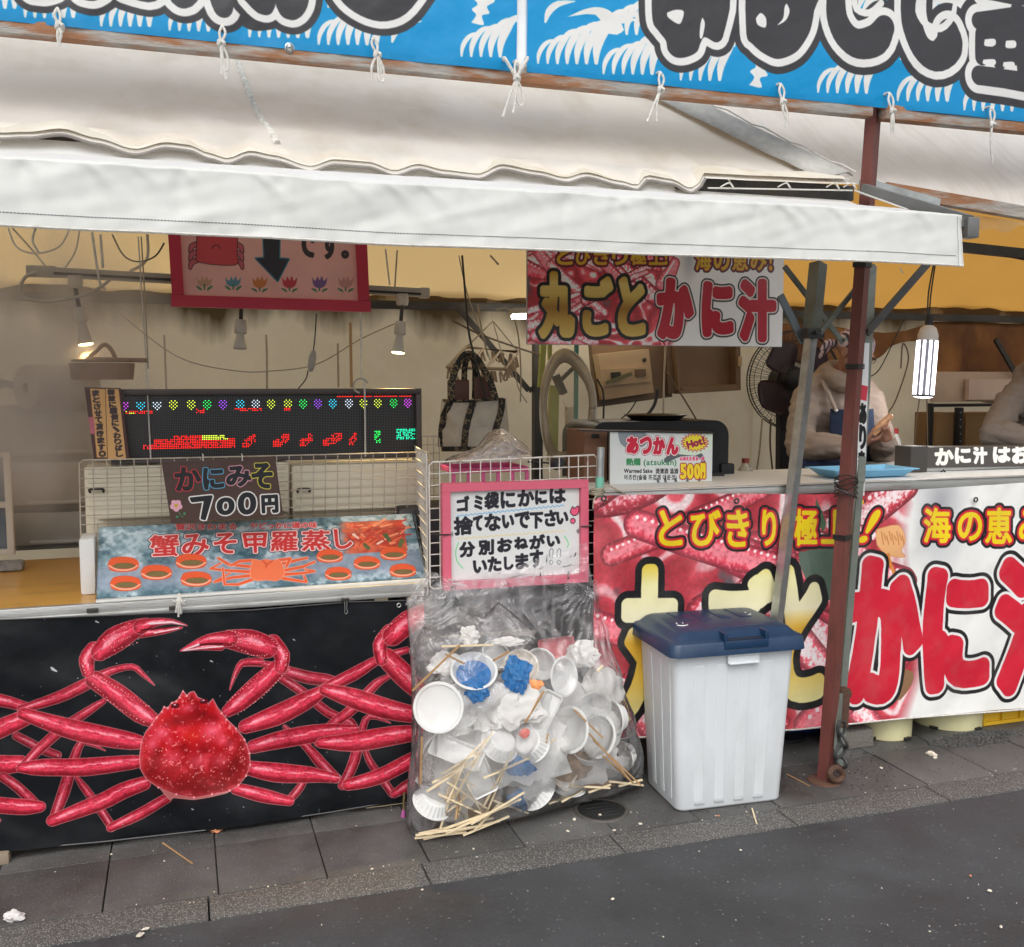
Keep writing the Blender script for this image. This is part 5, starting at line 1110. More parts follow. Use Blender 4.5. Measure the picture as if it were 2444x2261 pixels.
def d_strip(c):
    c.poly([(613, 1220), (715, 1225), (730, 1690), (660, 1690)], [(0, hexc('d9a868'))]); c.poly([(718, 1222), (808, 1225), (858, 1700), (735, 1700)], [(0, hexc('dcab6c'))])
    for k, ch_ in enumerate('まとさせて頂きます。'):
        y = 1232+k*46; x = 630+k*5; c.glyphs(ch_, qbox(x, y, x+44, y+38), [(3.5, INK)])
    for k, ch_ in enumerate('御飯に一個に、わりばし'):
        y = 1228+k*42; x = 733+k*6; c.glyphs(ch_, qbox(x, y, x+44, y+36), [(3.5, INK)])
    c.poly([(600, 1415), (640, 1415), (650, 1530), (610, 1530)], [(0, hexc('c46a7a'))])
v2 = (0, 500, 0.35035)
board('paper_strip_notice', 'narrow brown board with two handwritten tan paper strips left of the display', 'notice', (P_(640, 1700, v2), P_(882, 1700, v2), P_(575, 1212, v2)), 3.88, hexc('4c2a26'), d_strip, v2, thick=0.02, side=mat('maroon wood', (0.07, 0.03, 0.025), rough=0.5))
def d_atsu(c):
    c.img *= 1; GR, PK = hexc('3c8f5d'), hexc('e2487a')
    c.poly([(780, 1370), (960, 1370), (975, 1440), (930, 1470), (860, 1390), (840, 1440), (870, 1490), (800, 1450)], [(0, hexc('8d99a0'))], smooth=3)
    c.chain([(1110, 1560, 18), (1200, 1510, 26), (1330, 1520, 18), (1370, 1600, 12)], hexc('5d666c'), smooth=3); c.poly([(1000, 1500), (1400, 1370), (1425, 1370), (1425, 1480), (1300, 1530)], [(0, hexc('dcebd9'))])
    for x in (1050, 1100, 1170, 1250, 1330): c.chain([(x, 1690, 9), (x+8, 1725, 9)], hexc('63666b'))
    for lay in ((17, hexc('8e1f36')), (14, hexc('f7f2f2')), (8, hexc('d32242'))):
        for k, ch_ in enumerate('あつかん'): c.glyphs(ch_, qbox(845+k*90, 1405+k*2, 915+k*90, 1510+k*2), [lay])
    pts = []
    for k in range(40): a = k*math.pi/20; r_ = 1.0 if k % 2 else 0.72; pts.append((1302+92*r_*math.cos(a), 1440+62*r_*math.sin(a)))
    c.poly(pts, [(0, hexc('f3e13a'))]); c.chain([(1302, 1440, 1)]*2, hexc('c8215c'))
    c.poly(pts, [(4, hexc('c8215c')), (0, hexc('f3e13a'))])
    c.text('Hot!', (1252, 1480), (1375, 1445), 66, [(4, hexc('a01850'))])
    c.text('熱燗', (836, 1590), (935, 1590), 50, [(2.5, GR)]); c.text('(atsukan)', (952, 1592), (1180, 1592), 54, [(1.5, GR)])
    c.text('Warmed Sake', (822, 1645), (1015, 1645), 38, [(1.2, BLK)]); c.text('烫清酒 温酒', (1035, 1648), (1190, 1648), 38, [(1, BLK)])
    c.text('아츠칸(술을 뜨겁게 데운것)', (822, 1690), (1180, 1690), 38, [(1, BLK)])
    c.text('心あたたまる一本', (1200, 1560), (1368, 1560), 30, [(4, hexc('f7f7f7')), (2, PK)])
    for lay in ((12, hexc('b21f2e')), (6, hexc('f6dc30'))):
        for q, ch_ in ((qbox(1208, 1590, 1240, 1682), '5'), (qbox(1254, 1590, 1288, 1682), '0'), (qbox(1302, 1590, 1334, 1682), '0'), (qbox(1345, 1585, 1370, 1680), '円')): c.glyphs(ch_, q, [lay])
v3 = (1200, 550, 0.3518)
at, _, af = board('warm_sake_sign', 'white warmed sake sign with red hiragana and a yellow 500 yen price', 'sign', (P_(725, 1725, v3), P_(1418, 1725, v3), P_(727, 1368, v3)), 3.75, hexc('dfe3e2'), d_atsu, v3, thick=0.012, rough=0.35, res=1100)
b = MB(); bl, hu_, vv, nn, w_, h_ = af; b.bar(bl+vv*(h_+0.004)-hu_*0.13-nn*0.012, bl+vv*(h_+0.004)+hu_*(w_+0.002)-nn*0.012, 0.05, 0.006); b.build('top_rail', mat('dark metal trim', (0.05, 0.05, 0.055), rough=0.3, metal=0.6), at)
def d_gomi(c):
    K = hexc('26252d')
    def ln(chs, l): 
        for ch_, q in zip(chs, l): c.glyphs(ch_, q, [(7.5, K)])
    ln('ゴミ袋にかには', [[(470, 300), (560, 285), (560, 395), (475, 405)], [(610, 285), (665, 285), (665, 385), (610, 385)], [(690, 265), (795, 250), (795, 375), (690, 385)], [(815, 255), (925, 250), (925, 370), (825, 375)], [(950, 240), (1075, 235), (1075, 355), (960, 360)], [(1090, 245), (1175, 240), (1175, 335), (1095, 345)], [(1205, 225), (1325, 220), (1325, 330), (1210, 335)]])
    ln('捨てないで下さい', [[(445, 455), (590, 445), (590, 580), (455, 590)], [(600, 450), (665, 440), (665, 550), (605, 560)], [(690, 430), (810, 425), (810, 550), (695, 555)], [(830, 440), (915, 435), (915, 525), (835, 535)], [(930, 420), (1040, 410), (1040, 530), (940, 540)], [(1050, 420), (1145, 415), (1145, 530), (1050, 540)], [(1165, 405), (1250, 395), (1250, 515), (1170, 520)], [(1260, 415), (1345, 410), (1345, 490), (1265, 505)]])
    ln('分別おねがい', [[(490, 655), (605, 645), (605, 755), (495, 765)], [(640, 640), (755, 630), (755, 740), (645, 745)], [(790, 625), (900, 615), (900, 715), (795, 725)], [(925, 615), (1025, 610), (1025, 695), (930, 700)], [(1045, 600), (1160, 590), (1160, 690), (1050, 700)], [(1185, 605), (1280, 600), (1280, 670), (1190, 680)]])
    ln('いたします', [[(600, 800), (700, 790), (700, 880), (605, 890)], [(715, 770), (815, 765), (815, 870), (720, 880)], [(845, 770), (910, 765), (910, 860), (850, 865)], [(935, 745), (1030, 740), (1030, 850), (940, 860)], [(1050, 720), (1145, 710), (1145, 840), (1055, 845)]])
    for x in (1215, 1275): c.chain([(x-10, 765, 4), (x-14, 725, 4), (x, 700, 4), (x+16, 715, 4), (x+8, 770, 4)], hexc('8d8e94'), smooth=3); c.chain([(x, 790, 4), (x-14, 805, 4), (x, 825, 4), (x+14, 805, 4), (x, 790, 4)], hexc('8d8e94'), smooth=3)
    c.chain([(470+i*18, 440-i*1.8+(7 if i % 2 else -5), 3.5) for i in range(48)], hexc('6fb3e0')); c.chain([(470+i*22, 620-i*1.6+(6 if i % 2 else -5), 3) for i in range(40)], hexc('e8cf8f'))
    c.chain([(480, 650, 4), (458, 720, 4), (470, 800, 4), (515, 855, 4)], hexc('6fd08a'), smooth=3); c.chain([(1320, 600, 4), (1350, 650, 4), (1345, 690, 4)], hexc('6fd08a'), smooth=3)
    c.poly([(1385, 370), (1400, 385), (1425, 365), (1432, 385), (1425, 420), (1395, 435), (1370, 410)], [(7, K), (0, hexc('ec5f84'))], smooth=3); c.chain([(1387, 480, 17)]*2, [(6, K), (0, hexc('ec5f84'))])
v4 = (950, 1100, 0.3003)
gs, _, gf = board('notice_board', 'white handwritten garbage sorting notice in a pink wooden frame above the trash bag', 'notice', (P_(418, 955, v4), P_(1440, 895, v4), P_(408, 245, v4)), 3.47, hexc('dedfdd'), d_gomi, v4, thick=0.006, rough=0.3, coat=0.2, res=800)
m_pink = mat('pink painted wood', (0.70, 0.13, 0.20), rough=0.45, var=0.08, bump=0.15, bscale=40)
bl, hu_, vv, nn, w_, h_ = gf; fw_ = 0.030
for c0, c1, s_ in ((-fw_, w_+fw_, 'h0'), (-fw_, w_+fw_, 'h1')):
    z_ = -fw_/2-0.001 if s_ == 'h0' else h_+fw_/2+0.001
    b = MB(); b.bar(bl+hu_*c0+vv*z_+nn*0.004, bl+hu_*c1+vv*z_+nn*0.004, 0.03, fw_); b.build('frame_rail', m_pink, gs)
for z_ in (-fw_/2-0.001, w_+fw_/2+0.001):
    b = MB(); b.bar(bl+hu_*z_+nn*0.0035, bl+hu_*z_+vv*h_+nn*0.0035, fw_, 0.03, (0, 1, 0)); b.build('frame_rail', m_pink, gs)
for (px, py, s_) in ((1075, 1276, -1), (1385, 1257, 1)):
    p = U(px, py, 3.452); b = MB(); b.tube([p, p+Vector((s_*0.04, -0.012, 0.002)), p+Vector((s_*0.055, 0.04, 0.0))], 0.0028, 6); b.build('wire_tie', m_cable, gs)
for hx, hz in ((0.004, h_*0.53), (w_-0.004, h_*0.50)):
    b = MB(); b.lathe([(0.008, 0), (0.008, 0.004), (0, 0.004)], Matrix.Translation(bl+hu_*hx+vv*hz+nn*0.001)@Euler((R(90), 0, 0)).to_matrix().to_4x4(), 12); b.build('washer', m_galv, gs)
m_alu = mat('worn aluminium', (0.55, 0.55, 0.53), rough=0.38, metal=0.7, var=0.12, dirt=(0.25, 0.22, 0.18), damt=0.5, dscale=7, stretch=(0.5, 1, 3), bump=0.1)
m_top = mat('orange wood laminate', (0.56, 0.29, 0.055), rough=0.3, var=0.10, vscale=3, stretch=(0.6, 3, 1), dirt=(0.15, 0.07, 0.02), damt=0.45, dscale=5, dedge=(0.56, 0.7), coat=0.3)
m_white = mat('white plastic', (0.72, 0.72, 0.70), rough=0.4, var=0.05, dirt=(0.4, 0.37, 0.32), damt=0.3)
m_cream = mat('cream plastic', (0.74, 0.69, 0.55), rough=0.45, var=0.05, dirt=(0.5, 0.42, 0.28), damt=0.35)
m_wire = mat('white coated wire', (0.68, 0.66, 0.60), rough=0.4, var=0.1, dirt=(0.30, 0.15, 0.08), damt=0.7, dscale=12, dedge=(0.55, 0.65))
m_wired = mat('grimy coated wire', (0.50, 0.44, 0.36), rough=0.5, var=0.15, dirt=(0.22, 0.13, 0.08), damt=0.8, dscale=10)
ZT = U(300, 1458, 3.5).z+0.022
xl, xr = -1.7, U(1012, 1430, 3.5).x
lc_ = thing('counter', 'orange wood counter with a metal edge under the display case', 'counter', (-0.3, 3.5, 0))
b = MB(); b.bevbox(((xl+xr)/2, 4.02, ZT-0.01), (xr-xl, 0.96, 0.02), 0.003); b.build('top', m_top, lc_)
b = MB(); b.bevbox(((xl+xr)/2, 3.528, ZT-0.020), (xr-xl+0.004, 0.026, 0.048), 0.003); b.bevbox(((xl+xr)/2, 3.512, ZT-0.034), (xr-xl+0.004, 0.006, 0.016), 0.002)
b.build('edge_trim', m_alu, lc_)
for x in (xl+0.05, -0.3, 0.4, xr-0.05):
    for y in (3.62, 4.4):
        b = MB(); b.bar((x, y, 0), (x, y, ZT-0.05), 0.04, 0.04); b.build('leg', m_dark, lc_)
for px in (225, 425, 1005, 1150):
    if px < 1010:
        b = MB(); p = U(px*0.98, 1464-px*0.03, 3.507); b.bevbox(p, (0.035, 0.008, 0.014), 0.002); b.build('edge_clip', m_dark, lc_)
dc = thing('display_case', 'slanted acrylic covered case with a sea blue crab shell print and a white bottom rail', 'display case', (0.3, 3.58, ZT))
CV = (0, 1050, 0.35035)
m_acr = clear_mat('acrylic', gloss=0.0, milk=0.012, rough=0.02, fres=1.18)
y0c, y1c = 3.545, 3.80
bl, br = U(*P_(655, 1150, CV), y0c), U(1002, 1401, y0c)
tl, trr = U(*P_(625, 600, CV), y1c), U(978, 1240, y1c)
un = (br-bl).normalized(); vn_ = (tl-bl).normalized(); vn_ = (vn_-un*vn_.dot(un)).normalized(); wn_, hn_ = (br-bl).length+0.03, (tl-bl).length
pc = Canvas(bl, un, vn_, wn_, hn_, 820, hexc('6c93a3'))
H, W = pc.H, pc.W; n = vnoise(H, W, 90, 5, 5); n2 = vnoise(H, W, 14, 6, 4); yy, xx = np.mgrid[0:H, 0:W]
sw = 0.5+0.5*np.sin(yy/H*16+n*9+xx/W*3); t = np.clip(n*1.5-0.25+(n2-0.5)*0.9, 0, 1)[..., None]
pc.img = np.array(hexc('2f5664'))*(1-t)+np.array(hexc('b9cdd6'))*t; k = np.clip((sw-0.8)*4+(n2-0.5)*3, 0, 1)[..., None]*0.6; pc.img = pc.img*(1-k)+np.array(hexc('dbe7ec'))*k
pc.view = CV
dl = pc.m((1100, 830))[1]; dd_ = np.clip((yy-dl)/14, 0, 1)[..., None]*np.clip((pc.m((1100, 1030))[1]-yy)/30, 0, 1)[..., None]
deck = np.array(hexc('8e9aad'))*(0.8+0.45*n[..., None]); pc.img = pc.img*(1-0.75*dd_)+deck*0.75*dd_
lo = np.clip((yy-pc.m((1100, 1040))[1])/10, 0, 1)[..., None]; pc.img = pc.img*(1-lo*0.7)+(np.array(hexc('20404e'))*(1-k)+np.array(hexc('a9cad2'))*k)*lo*0.7
pc.view = (500, 1050, 0.3003)
rn = random.Random(4)
X0, Y0 = pc.m((1010, 660)); X1, Y1 = pc.m((1580, 880))
x0i, x1i, y0i, y1i = int(X0), int(min(X1, W)), int(Y0), int(Y1)
rr_ = np.clip(vnoise(H, W, 30, 51, 4)[y0i:y1i, x0i:x1i]*1.7-0.35, 0, 1)[..., None]; fd = np.clip((np.arange(x0i, x1i)-x0i)/30., 0, 1)[None, :, None]
pc.img[y0i:y1i, x0i:x1i] = pc.img[y0i:y1i, x0i:x1i]*(1-fd)+(np.array(hexc('b23324'))*(1-rr_)+np.array(hexc('f0835a'))*rr_)*fd
for _ in range(46):
    x, y = rn.uniform(1060, 1560), rn.uniform(665, 850); a = rn.uniform(-0.9, 0.9); L__ = rn.uniform(30, 110)
    pc.chain([(x, y, rn.uniform(5, 13)), (x+L__*math.cos(a), y+L__*math.sin(a), rn.uniform(3, 8))], rn.choice((hexc('ef6a3e'), hexc('d23b2a'), hexc('f4946b'), hexc('f7d9c8'), hexc('c62a22'))))
for P in ([(1400, 760, 20), (1430, 800, 12)], [(1530, 800, 16), (1510, 850, 14)], [(1230, 830, 12), (1260, 860, 16)]): pc.chain(P, hexc('5a6a3a'))
ORG, ORL = hexc('ea5a2b'), hexc('f6b79a')
pc.view = CV
for lay in ((17, hexc('33343f')), (12, hexc('f4d3d2')), (4, hexc('d12b2d'))):
    for ch_, q in (('蟹', [(1020, 655), (1215, 645), (1215, 790), (1035, 795)]), ('み', [(1235, 650), (1415, 640), (1420, 780), (1250, 790)]), ('そ', [(1450, 640), (1605, 635), (1610, 770), (1470, 775)]), ('甲', [(1655, 640), (1815, 635), (1800, 765), (1680, 770)])): pc.glyphs(ch_, q, [lay])
    pc.view = (500, 1050, 0.3003)
    for ch_, q in (('羅', [(495, 735), (700, 730), (695, 880), (490, 885)]), ('蒸', [(740, 725), (950, 720), (955, 870), (735, 880)]), ('し', [(990, 715), (1130, 720), (1130, 860), (1010, 865)])): pc.glyphs(ch_, q, [(lay[0]*1.15, lay[1])])
    pc.view = CV
pc.text('贅沢きわまる', (1195, 612), (1620, 606), 46, [(4, hexc('f2c6c4')), (1.5, hexc('cf2c36'))]); pc.text('やどっかに磯の味', (1700, 604), (2160, 598), 46, [(4, hexc('f2c6c4')), (1.5, hexc('cf2c36'))])
for (px, py, s_) in ((840, 850, 1), (855, 980, 1), (1065, 905, 1), (1302, 830, 1), (1336, 950, 1)):
    pc.poly([(px-105*s_, py), (px-80, py-40), (px, py-52), (px+80, py-38), (px+105*s_, py), (px+85, py+35), (px, py+50), (px-85, py+38)], [(2, hexc('c64a24')), (0, ORG)], smooth=4)
    pc.chain([(px-98, py+8, 5), (px-50, py+32, 6), (px, py+38, 6), (px+50, py+32, 6), (px+98, py+6, 5)], ORL, smooth=3)
    pc.poly([(px-72, py+12), (px-40, py-6), (px+40, py-8), (px+78, py+8), (px+40, py+24), (px-40, py+24)], [(3, hexc('8c4a22')), (0, hexc('77693c'))], smooth=3)
pc.view = (500, 1050, 0.3003)
for (px, py) in ((955, 925), (1250, 980), (1022, 1065), (1462, 905), (1535, 1040)):
    pc.poly([(px-105, py), (px-80, py-38), (px, py-55), (px+80, py-38), (px+105, py), (px+85, py+38), (px, py+52), (px-85, py+40)], [(2, hexc('c64a24')), (0, ORG)], smooth=4)
    pc.chain([(px-98, py+8, 5), (px-50, py+32, 6), (px, py+38, 6), (px+50, py+32, 6), (px+98, py+6, 5)], ORL, smooth=3)
    pc.poly([(px-72, py+12), (px-40, py-6), (px+40, py-8), (px+78, py+8), (px+40, py+24), (px-40, py+24)], [(3, hexc('8c4a22')), (0, hexc('77693c'))], smooth=3)
LG = [[(330, 1010), (150, 990), (70, 940)], [(320, 1050), (150, 1040), (10, 1025), (90, 980)], [(320, 1080), (180, 1095), (40, 1130), (160, 1060)], [(340, 1110), (230, 1150), (120, 1150), (105, 1020)], [(560, 990), (680, 960), (775, 940)], [(590, 1040), (740, 1010), (835, 970)], [(600, 1070), (740, 1060), (835, 1045), (760, 1030)], [(580, 1100), (700, 1120), (770, 1130), (750, 1080)],
      [(330, 960), (240, 965), (170, 1000)], [(540, 960), (640, 945), (610, 1010)]]
for P in LG: pc.chain([(x, y, 13-2.4*i) for i, (x, y) in enumerate(P)], [(4, ORL), (0, ORG)])
pc.poly([(330, 1000), (350, 950), (400, 960), (450, 950), (500, 960), (550, 955), (585, 1010), (590, 1070), (540, 1120), (450, 1115), (370, 1120), (325, 1080)], [(3, ORL), (0, hexc('f0774a'))], smooth=3)
pc.chain([(420, 960, 6), (450, 985, 8), (450, 1020, 4)], hexc('d9532c')); pc.chain([(500, 960, 6), (460, 990, 6)], hexc('d9532c'))
pm = pc.material('shell steam print', rough=0.3)
b = MB(); nn = un.cross(vn_); nn = -nn if nn.y > 0 else nn
b.uv = {0: (0, 0), 1: (1, 0), 2: (1, 1), 3: (0, 1)}; P4 = [bl+vn_*0.032, bl+un*wn_+vn_*0.032, bl+un*wn_+vn_*hn_, bl+vn_*hn_]
b.uv = {0: (0, 0.032/hn_), 1: (1, 0.032/hn_), 2: (1, 1), 3: (0, 1)}
b.add(P4, [(0, 1, 2, 3)]); b.build('printed_panel', pm, dc, smooth=False)
b = MB(); b.add([p-nn*0.001 for p in P4]+[p-nn*0.012 for p in P4], [(0, 1, 2, 3), (7, 6, 5, 4), (0, 4, 5, 1), (1, 5, 6, 2), (2, 6, 7, 3), (3, 7, 4, 0)]); b.build('backing', m_white, dc, smooth=False)
b = MB(); b.bar(bl+vn_*0.016+nn*0.002, br+un*0.03+vn_*0.016+nn*0.002, 0.022, 0.030); b.build('bottom_rail', m_white, dc)
cov = 0.034
Q = [bl+nn*0.014+vn_*0.028, bl+un*wn_+nn*0.014+vn_*0.028, bl+un*wn_+vn_*hn_+nn*cov, bl+vn_*hn_+nn*cov]
b = MB(); b.add(Q+[p-nn*0.003 for p in Q], [(0, 1, 2, 3), (7, 6, 5, 4), (0, 4, 5, 1), (1, 5, 6, 2), (2, 6, 7, 3), (3, 7, 4, 0)]); b.build('acrylic_cover', m_acr, dc, smooth=False)
for s_ in (0, 1):
    o2 = un*(wn_ if s_ else 0)+un*(0.0035 if s_ else -0.0035)
    R4 = [bl+o2+vn_*0.03, bl+o2+vn_*0.03+nn*0.014, bl+o2+vn_*hn_+nn*cov, bl+o2+vn_*hn_+Vector((0, 0.0, 0))]
    b = MB(); b.add(R4+[p+un*0.003 for p in R4], [(0, 1, 2, 3), (7, 6, 5, 4), (0, 4, 5, 1), (1, 5, 6, 2), (2, 6, 7, 3), (3, 7, 4, 0)]); b.build('acrylic_side', m_acr, dc, smooth=False)
b = MB()
tp = [bl+vn_*hn_+nn*cov, bl+un*wn_+vn_*hn_+nn*cov, bl+un*wn_+vn_*hn_+Vector((0, 0.12, 0.01)), bl+vn_*hn_+Vector((0, 0.12, 0.01))]
b.add([p+vn_*0.003 for p in tp]+[p+vn_*0.006 for p in tp], [(3, 2, 1, 0), (4, 5, 6, 7), (0, 1, 5, 4), (1, 2, 6, 5), (2, 3, 7, 6), (3, 0, 4, 7)]); b.build('acrylic_top', m_acr, dc, smooth=False)
for px, py in ((276, 1442), (650, 1423), (935, 1415), (985, 1405)):
    p = U(px, py, y0c-0.014); b = MB(); b.lathe([(0.004, 0), (0.003, 0.002), (0, 0.0025)], Matrix.Translation(p)@Euler((R(90), 0, 0)).to_matrix().to_4x4(), 10); b.build('screw', m_galv, dc)
b = MB(); b.bevbox(U(938, 1414, y0c-0.016), (0.028, 0.006, 0.016), 0.002); b.build('latch', m_alu, dc)
for x_ in (0.1, 0.5): 
    b = MB(); q = bl+un*wn_*x_*1.6; b.bevbox((q.x, 3.70, (ZT+q.z+0.1)/2), (0.03, 0.03, 0.1), 0.003); b.build('stand', m_white, dc)
def wire_grid(name, label, o, u, v, w, h, nx, ny, r=0.0021, m=None, cat='grid panel', group=None, round_c=True):
    th = thing(name, label, cat, o, group); o, u, v = Vector(o), Vector(u).normalized(), Vector(v).normalized(); nn = u.cross(v)
    b = MB(); c_ = 0.012
    pts = [o+u*c_, o+u*(w-c_), o+u*w+v*c_, o+u*w+v*(h-c_), o+u*(w-c_)+v*h, o+u*c_+v*h, o+v*(h-c_), o+v*c_, o+u*c_]; b.tube(pts, r*1.5, 8); b.build('frame_wire', m, th)
    b = MB()
    for i in range(1, nx): b.tube([o+u*(w*i/nx)+nn*r, o+u*(w*i/nx)+v*h+nn*r], r, 5)
    for j in range(1, ny): b.tube([o+v*(h*j/ny)-nn*r, o+v*(h*j/ny)+u*w-nn*r], r, 5)
    b.build('wires', m, th, kind='stuff'); return th
yg = 3.84
gl, gr = U(185, 1098, yg), U(1022, 1105, yg)
wire_grid('wire_grid', 'rust spotted white wire grid standing behind the display case', (gl.x, yg, gl.z-0.33), (1, 0, 0), (0.02, -0.05, 1), gr.x-gl.x, 0.33, 28, 10, 0.0018, m_wired)
for (x0, x1, y0, y1, lab) in ((205, 690, 1103, 1285, 'long cream plastic box behind the left half of the wire grid'), (700, 1015, 1103, 1290, 'cream plastic box behind the right half of the wire grid')):
    p0, p1 = U(x0, y1, 3.90), U(x1, y0, 3.90); bx = thing('storage_box', lab, 'box', ((p0.x+p1.x)/2, 4.0, ZT), 'cream boxes behind the wire grid')
    b = MB(); b.bevbox(((p0.x+p1.x)/2, 4.00, (ZT+p1.z)/2), (p1.x-p0.x, 0.18, p1.z-ZT), 0.015); b.build('body', m_cream, bx)
    b = MB()
    for k in range(7):
        z_ = p1.z-0.02-k*0.032; b.bevbox(((p0.x+p1.x)/2, 3.909, z_), (p1.x-p0.x-0.03, 0.006, 0.018), 0.003)
    b.build('ribs', m_cream, bx, kind='stuff')
    for hx in ((x0+15,) if x0 < 300 else (x0+15, )):
        q = U(hx+10, 1170, 3.885); b = MB(); b.tube(smoothpts([q+Vector((-.022, .01, -.008)), q+Vector((-.02, -.006, .004)), q+Vector((.02, -.006, .004)), q+Vector((.022, .01, -.008))], 4), 0.005, 6); b.build('handle', m_cable, bx)
p0, p1 = U(191, 1402, 3.70), U(212, 1285, 3.70)
b = MB(); b.bevbox(((p0.x+p1.x)/2+0.01, 3.76, (ZT+p1.z)/2), (0.05, 0.14, p1.z-ZT), 0.01)
tag(b.build('plastic_box', m_white), 'narrow white plastic box standing at the left end of the display case', 'box')
yr = 3.50
g0, g1, g2 = U(1024, 1104, yr), U(1425, 1086, yr), U(1040, 1395, yr)
wire_grid('wire_rack', 'white wire rack panel behind the pink framed notice', (g0.x, yr, 0.79), (g1.x-g0.x, 0, g1.z-g0.z), (0, 0, 1), (g1-g0).length, g0.z-0.79, 17, 11, 0.0022, m_wire)
wire_grid('wire_rack', 'tall narrow wire panel running back from the left end of the notice rack', (g0.x-0.004, yr+0.02, 0.76), (0.12, 1, 0), (0, 0, 1), 0.5, g0.z-0.75+0.02, 12, 12, 0.002, m_wire)
wire_grid('wire_basket', 'wire basket panel rising beside the right end of the led display', (U(962, 920, 4.1).x, 4.1, ZT), (1, 0.15, 0), (0, 0, 1), 0.16, 0.50, 6, 14, 0.0018, m_wired)
p = U(1180, 1150, 3.72); pk = thing('crate', 'bright pink plastic crate behind the wire rack', 'crate', (p.x, 3.75, p.z))
m_pk = mat('pink plastic', (0.70, 0.10, 0.28), rough=0.4)
zc = U(1180, 1122, 3.68).z; xa, xb = U(1083, 1130, 3.68).x, U(1258, 1130, 3.68).x
for (c_, s_) in ((((xa+xb)/2, 3.68, zc), (xb-xa, 0.012, 0.02)), (((xa+xb)/2, 3.68, zc-0.09), (xb-xa, 0.012, 0.02)), (((xa+xb)/2, 3.90, zc), (xb-xa, 0.012, 0.02)), ((xa, 3.79, zc), (0.012, 0.22, 0.02)), ((xb, 3.79, zc), (0.012, 0.22, 0.02)), (((xa+xb)/2, 3.79, zc-0.2), (xb-xa, 0.22, 0.012))):
    b = MB(); b.bevbox(c_, s_, 0.003); b.build('rail', m_pk, pk)
for k in range(6):
    x_ = xa+(xb-xa)*k/5
    b = MB(); b.bevbox((x_, 3.682, zc-0.10), (0.014, 0.010, 0.19), 0.002); b.build('post', m_pk, pk)
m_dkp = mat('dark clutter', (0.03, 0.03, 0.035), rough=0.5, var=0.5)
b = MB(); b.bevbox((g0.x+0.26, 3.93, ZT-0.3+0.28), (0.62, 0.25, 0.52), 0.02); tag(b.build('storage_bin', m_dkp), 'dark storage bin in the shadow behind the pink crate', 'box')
p = U(1328, 1106, 3.62); b = MB(); b.lathe([(0, -.02), (0.022, -.02), (0.027, 0), (0.022, 0.02), (0, 0.02)], Matrix.Translation(p)@Euler((R(90), 0, R(20))).to_matrix().to_4x4(), 16); b.tube([p, p+Vector((-0.10, 0.05, 0.004))], 0.004, 6)
tag(b.build('ladle', m_dkp), 'round black ladle head poking out above the wire rack', 'ladle')
gp = thing('tube_post', 'short silver tube post wrapped with mint green tape right of the notice', 'post', (U(1425, 1400, 3.47).x, 3.47, 0.0))
pt, pbm = U(1434, 1068, 3.47), U(1424, 1420, 3.46); pbm2 = pt.lerp(pbm, 3.2)
b = MB(); b.tube([pt, Vector((pbm.x-0.02, 3.45, 0.005))], 0.0145, 14); b.build('tube', m_galv, gp)
q0, q1 = pt.lerp(pbm, 0.20), pt.lerp(pbm, 0.33); b = MB(); b.tube([q0, q1], 0.0162, 14); b.build('tape', mat('mint tape', (0.20, 0.55, 0.42), rough=0.35), gp)
b = MB(); k_ = U(1428, 1178, 3.44)
for j in range(4): b.tube([k_+Vector((0.024*math.cos(a)+0.003, 0.024*math.sin(a)+0.02, 0.004*j+0.006*math.sin(a+j))) for a in [i*math.pi/6 for i in range(13)]], 0.0035, 6)
b.tube(smoothpts([k_, k_+Vector((.03, -.01, .03)), k_+Vector((.07, -.01, .012)), k_+Vector((.11, 0, -.004))], 5), 0.0035, 6)
b.tube(smoothpts([k_, k_+Vector((-.02, -.01, -.02)), k_+Vector((-.025, -.01, -.055))], 5), 0.0035, 6)
tag(b.build('lashing_cord', m_cordd), 'grey cord lashing the soup banner corner to the silver tube', 'cord')
m_film = clear_mat('white film', gloss=0.10, milk=0.55, rough=0.2, bump=0.8, bscale=14, milkcol=(0.88, 0.86, 0.86), streak=0.25)
bgp = [(1075, 1105), (1110, 1078), (1165, 1062), (1185, 1025), (1200, 1022), (1230, 1040), (1252, 1062), (1262, 1072), (1250, 1090), (1230, 1100)]
def bagf(u, v):
    px = 1072+195*u; top = interp([(1072, 1098), (1110, 1080), (1150, 1066), (1178, 1030), (1196, 1022), (1215, 1032), (1245, 1056), (1266, 1075), (1270, 1085)], px); bot = 1108-8*u
    s_ = math.sin(math.pi*v); py = bot+(top-bot)*(math.sin(math.pi*min(v, 1)*0.5) if v < 1 else 1)
    y_ = 3.58+0.30*v-0.05*s_+0.035*fbm(u*5, v*4, 3)
    q = U(px, py, y_); q.z += 0.012*fbm(u*8, v*6, 1)*s_; return q
b = MB(); b.grid(bagf, 40, 24, uv=False)
b.grid(lambda u, v: bagf(u, 1)+Vector((0, 0.16*v, -0.05*v*v+0.01*fbm(u*6, v*5))), 40, 8, uv=False)
tag(b.build('carrier_bag', m_film, ang=30), 'crumpled translucent white carrier bag lying on top of the wire rack', 'bag')
hp_ = thing('mesh_hoop', 'big oval hoop covered with cream translucent fabric hanging above the rack', 'hoop', U(1352, 980, 4.25))
cxh, czh = 1352, 975
m_hoop = mat('cream net fabric', (0.50, 0.44, 0.34), rough=0.7, var=0.1, trans=0.3, tcol=(0.6, 0.5, 0.35))
def ell(a, k, y_): return U(cxh+66*k*math.cos(a)+4*math.cos(a*2), czh-140*k*math.sin(a), y_)
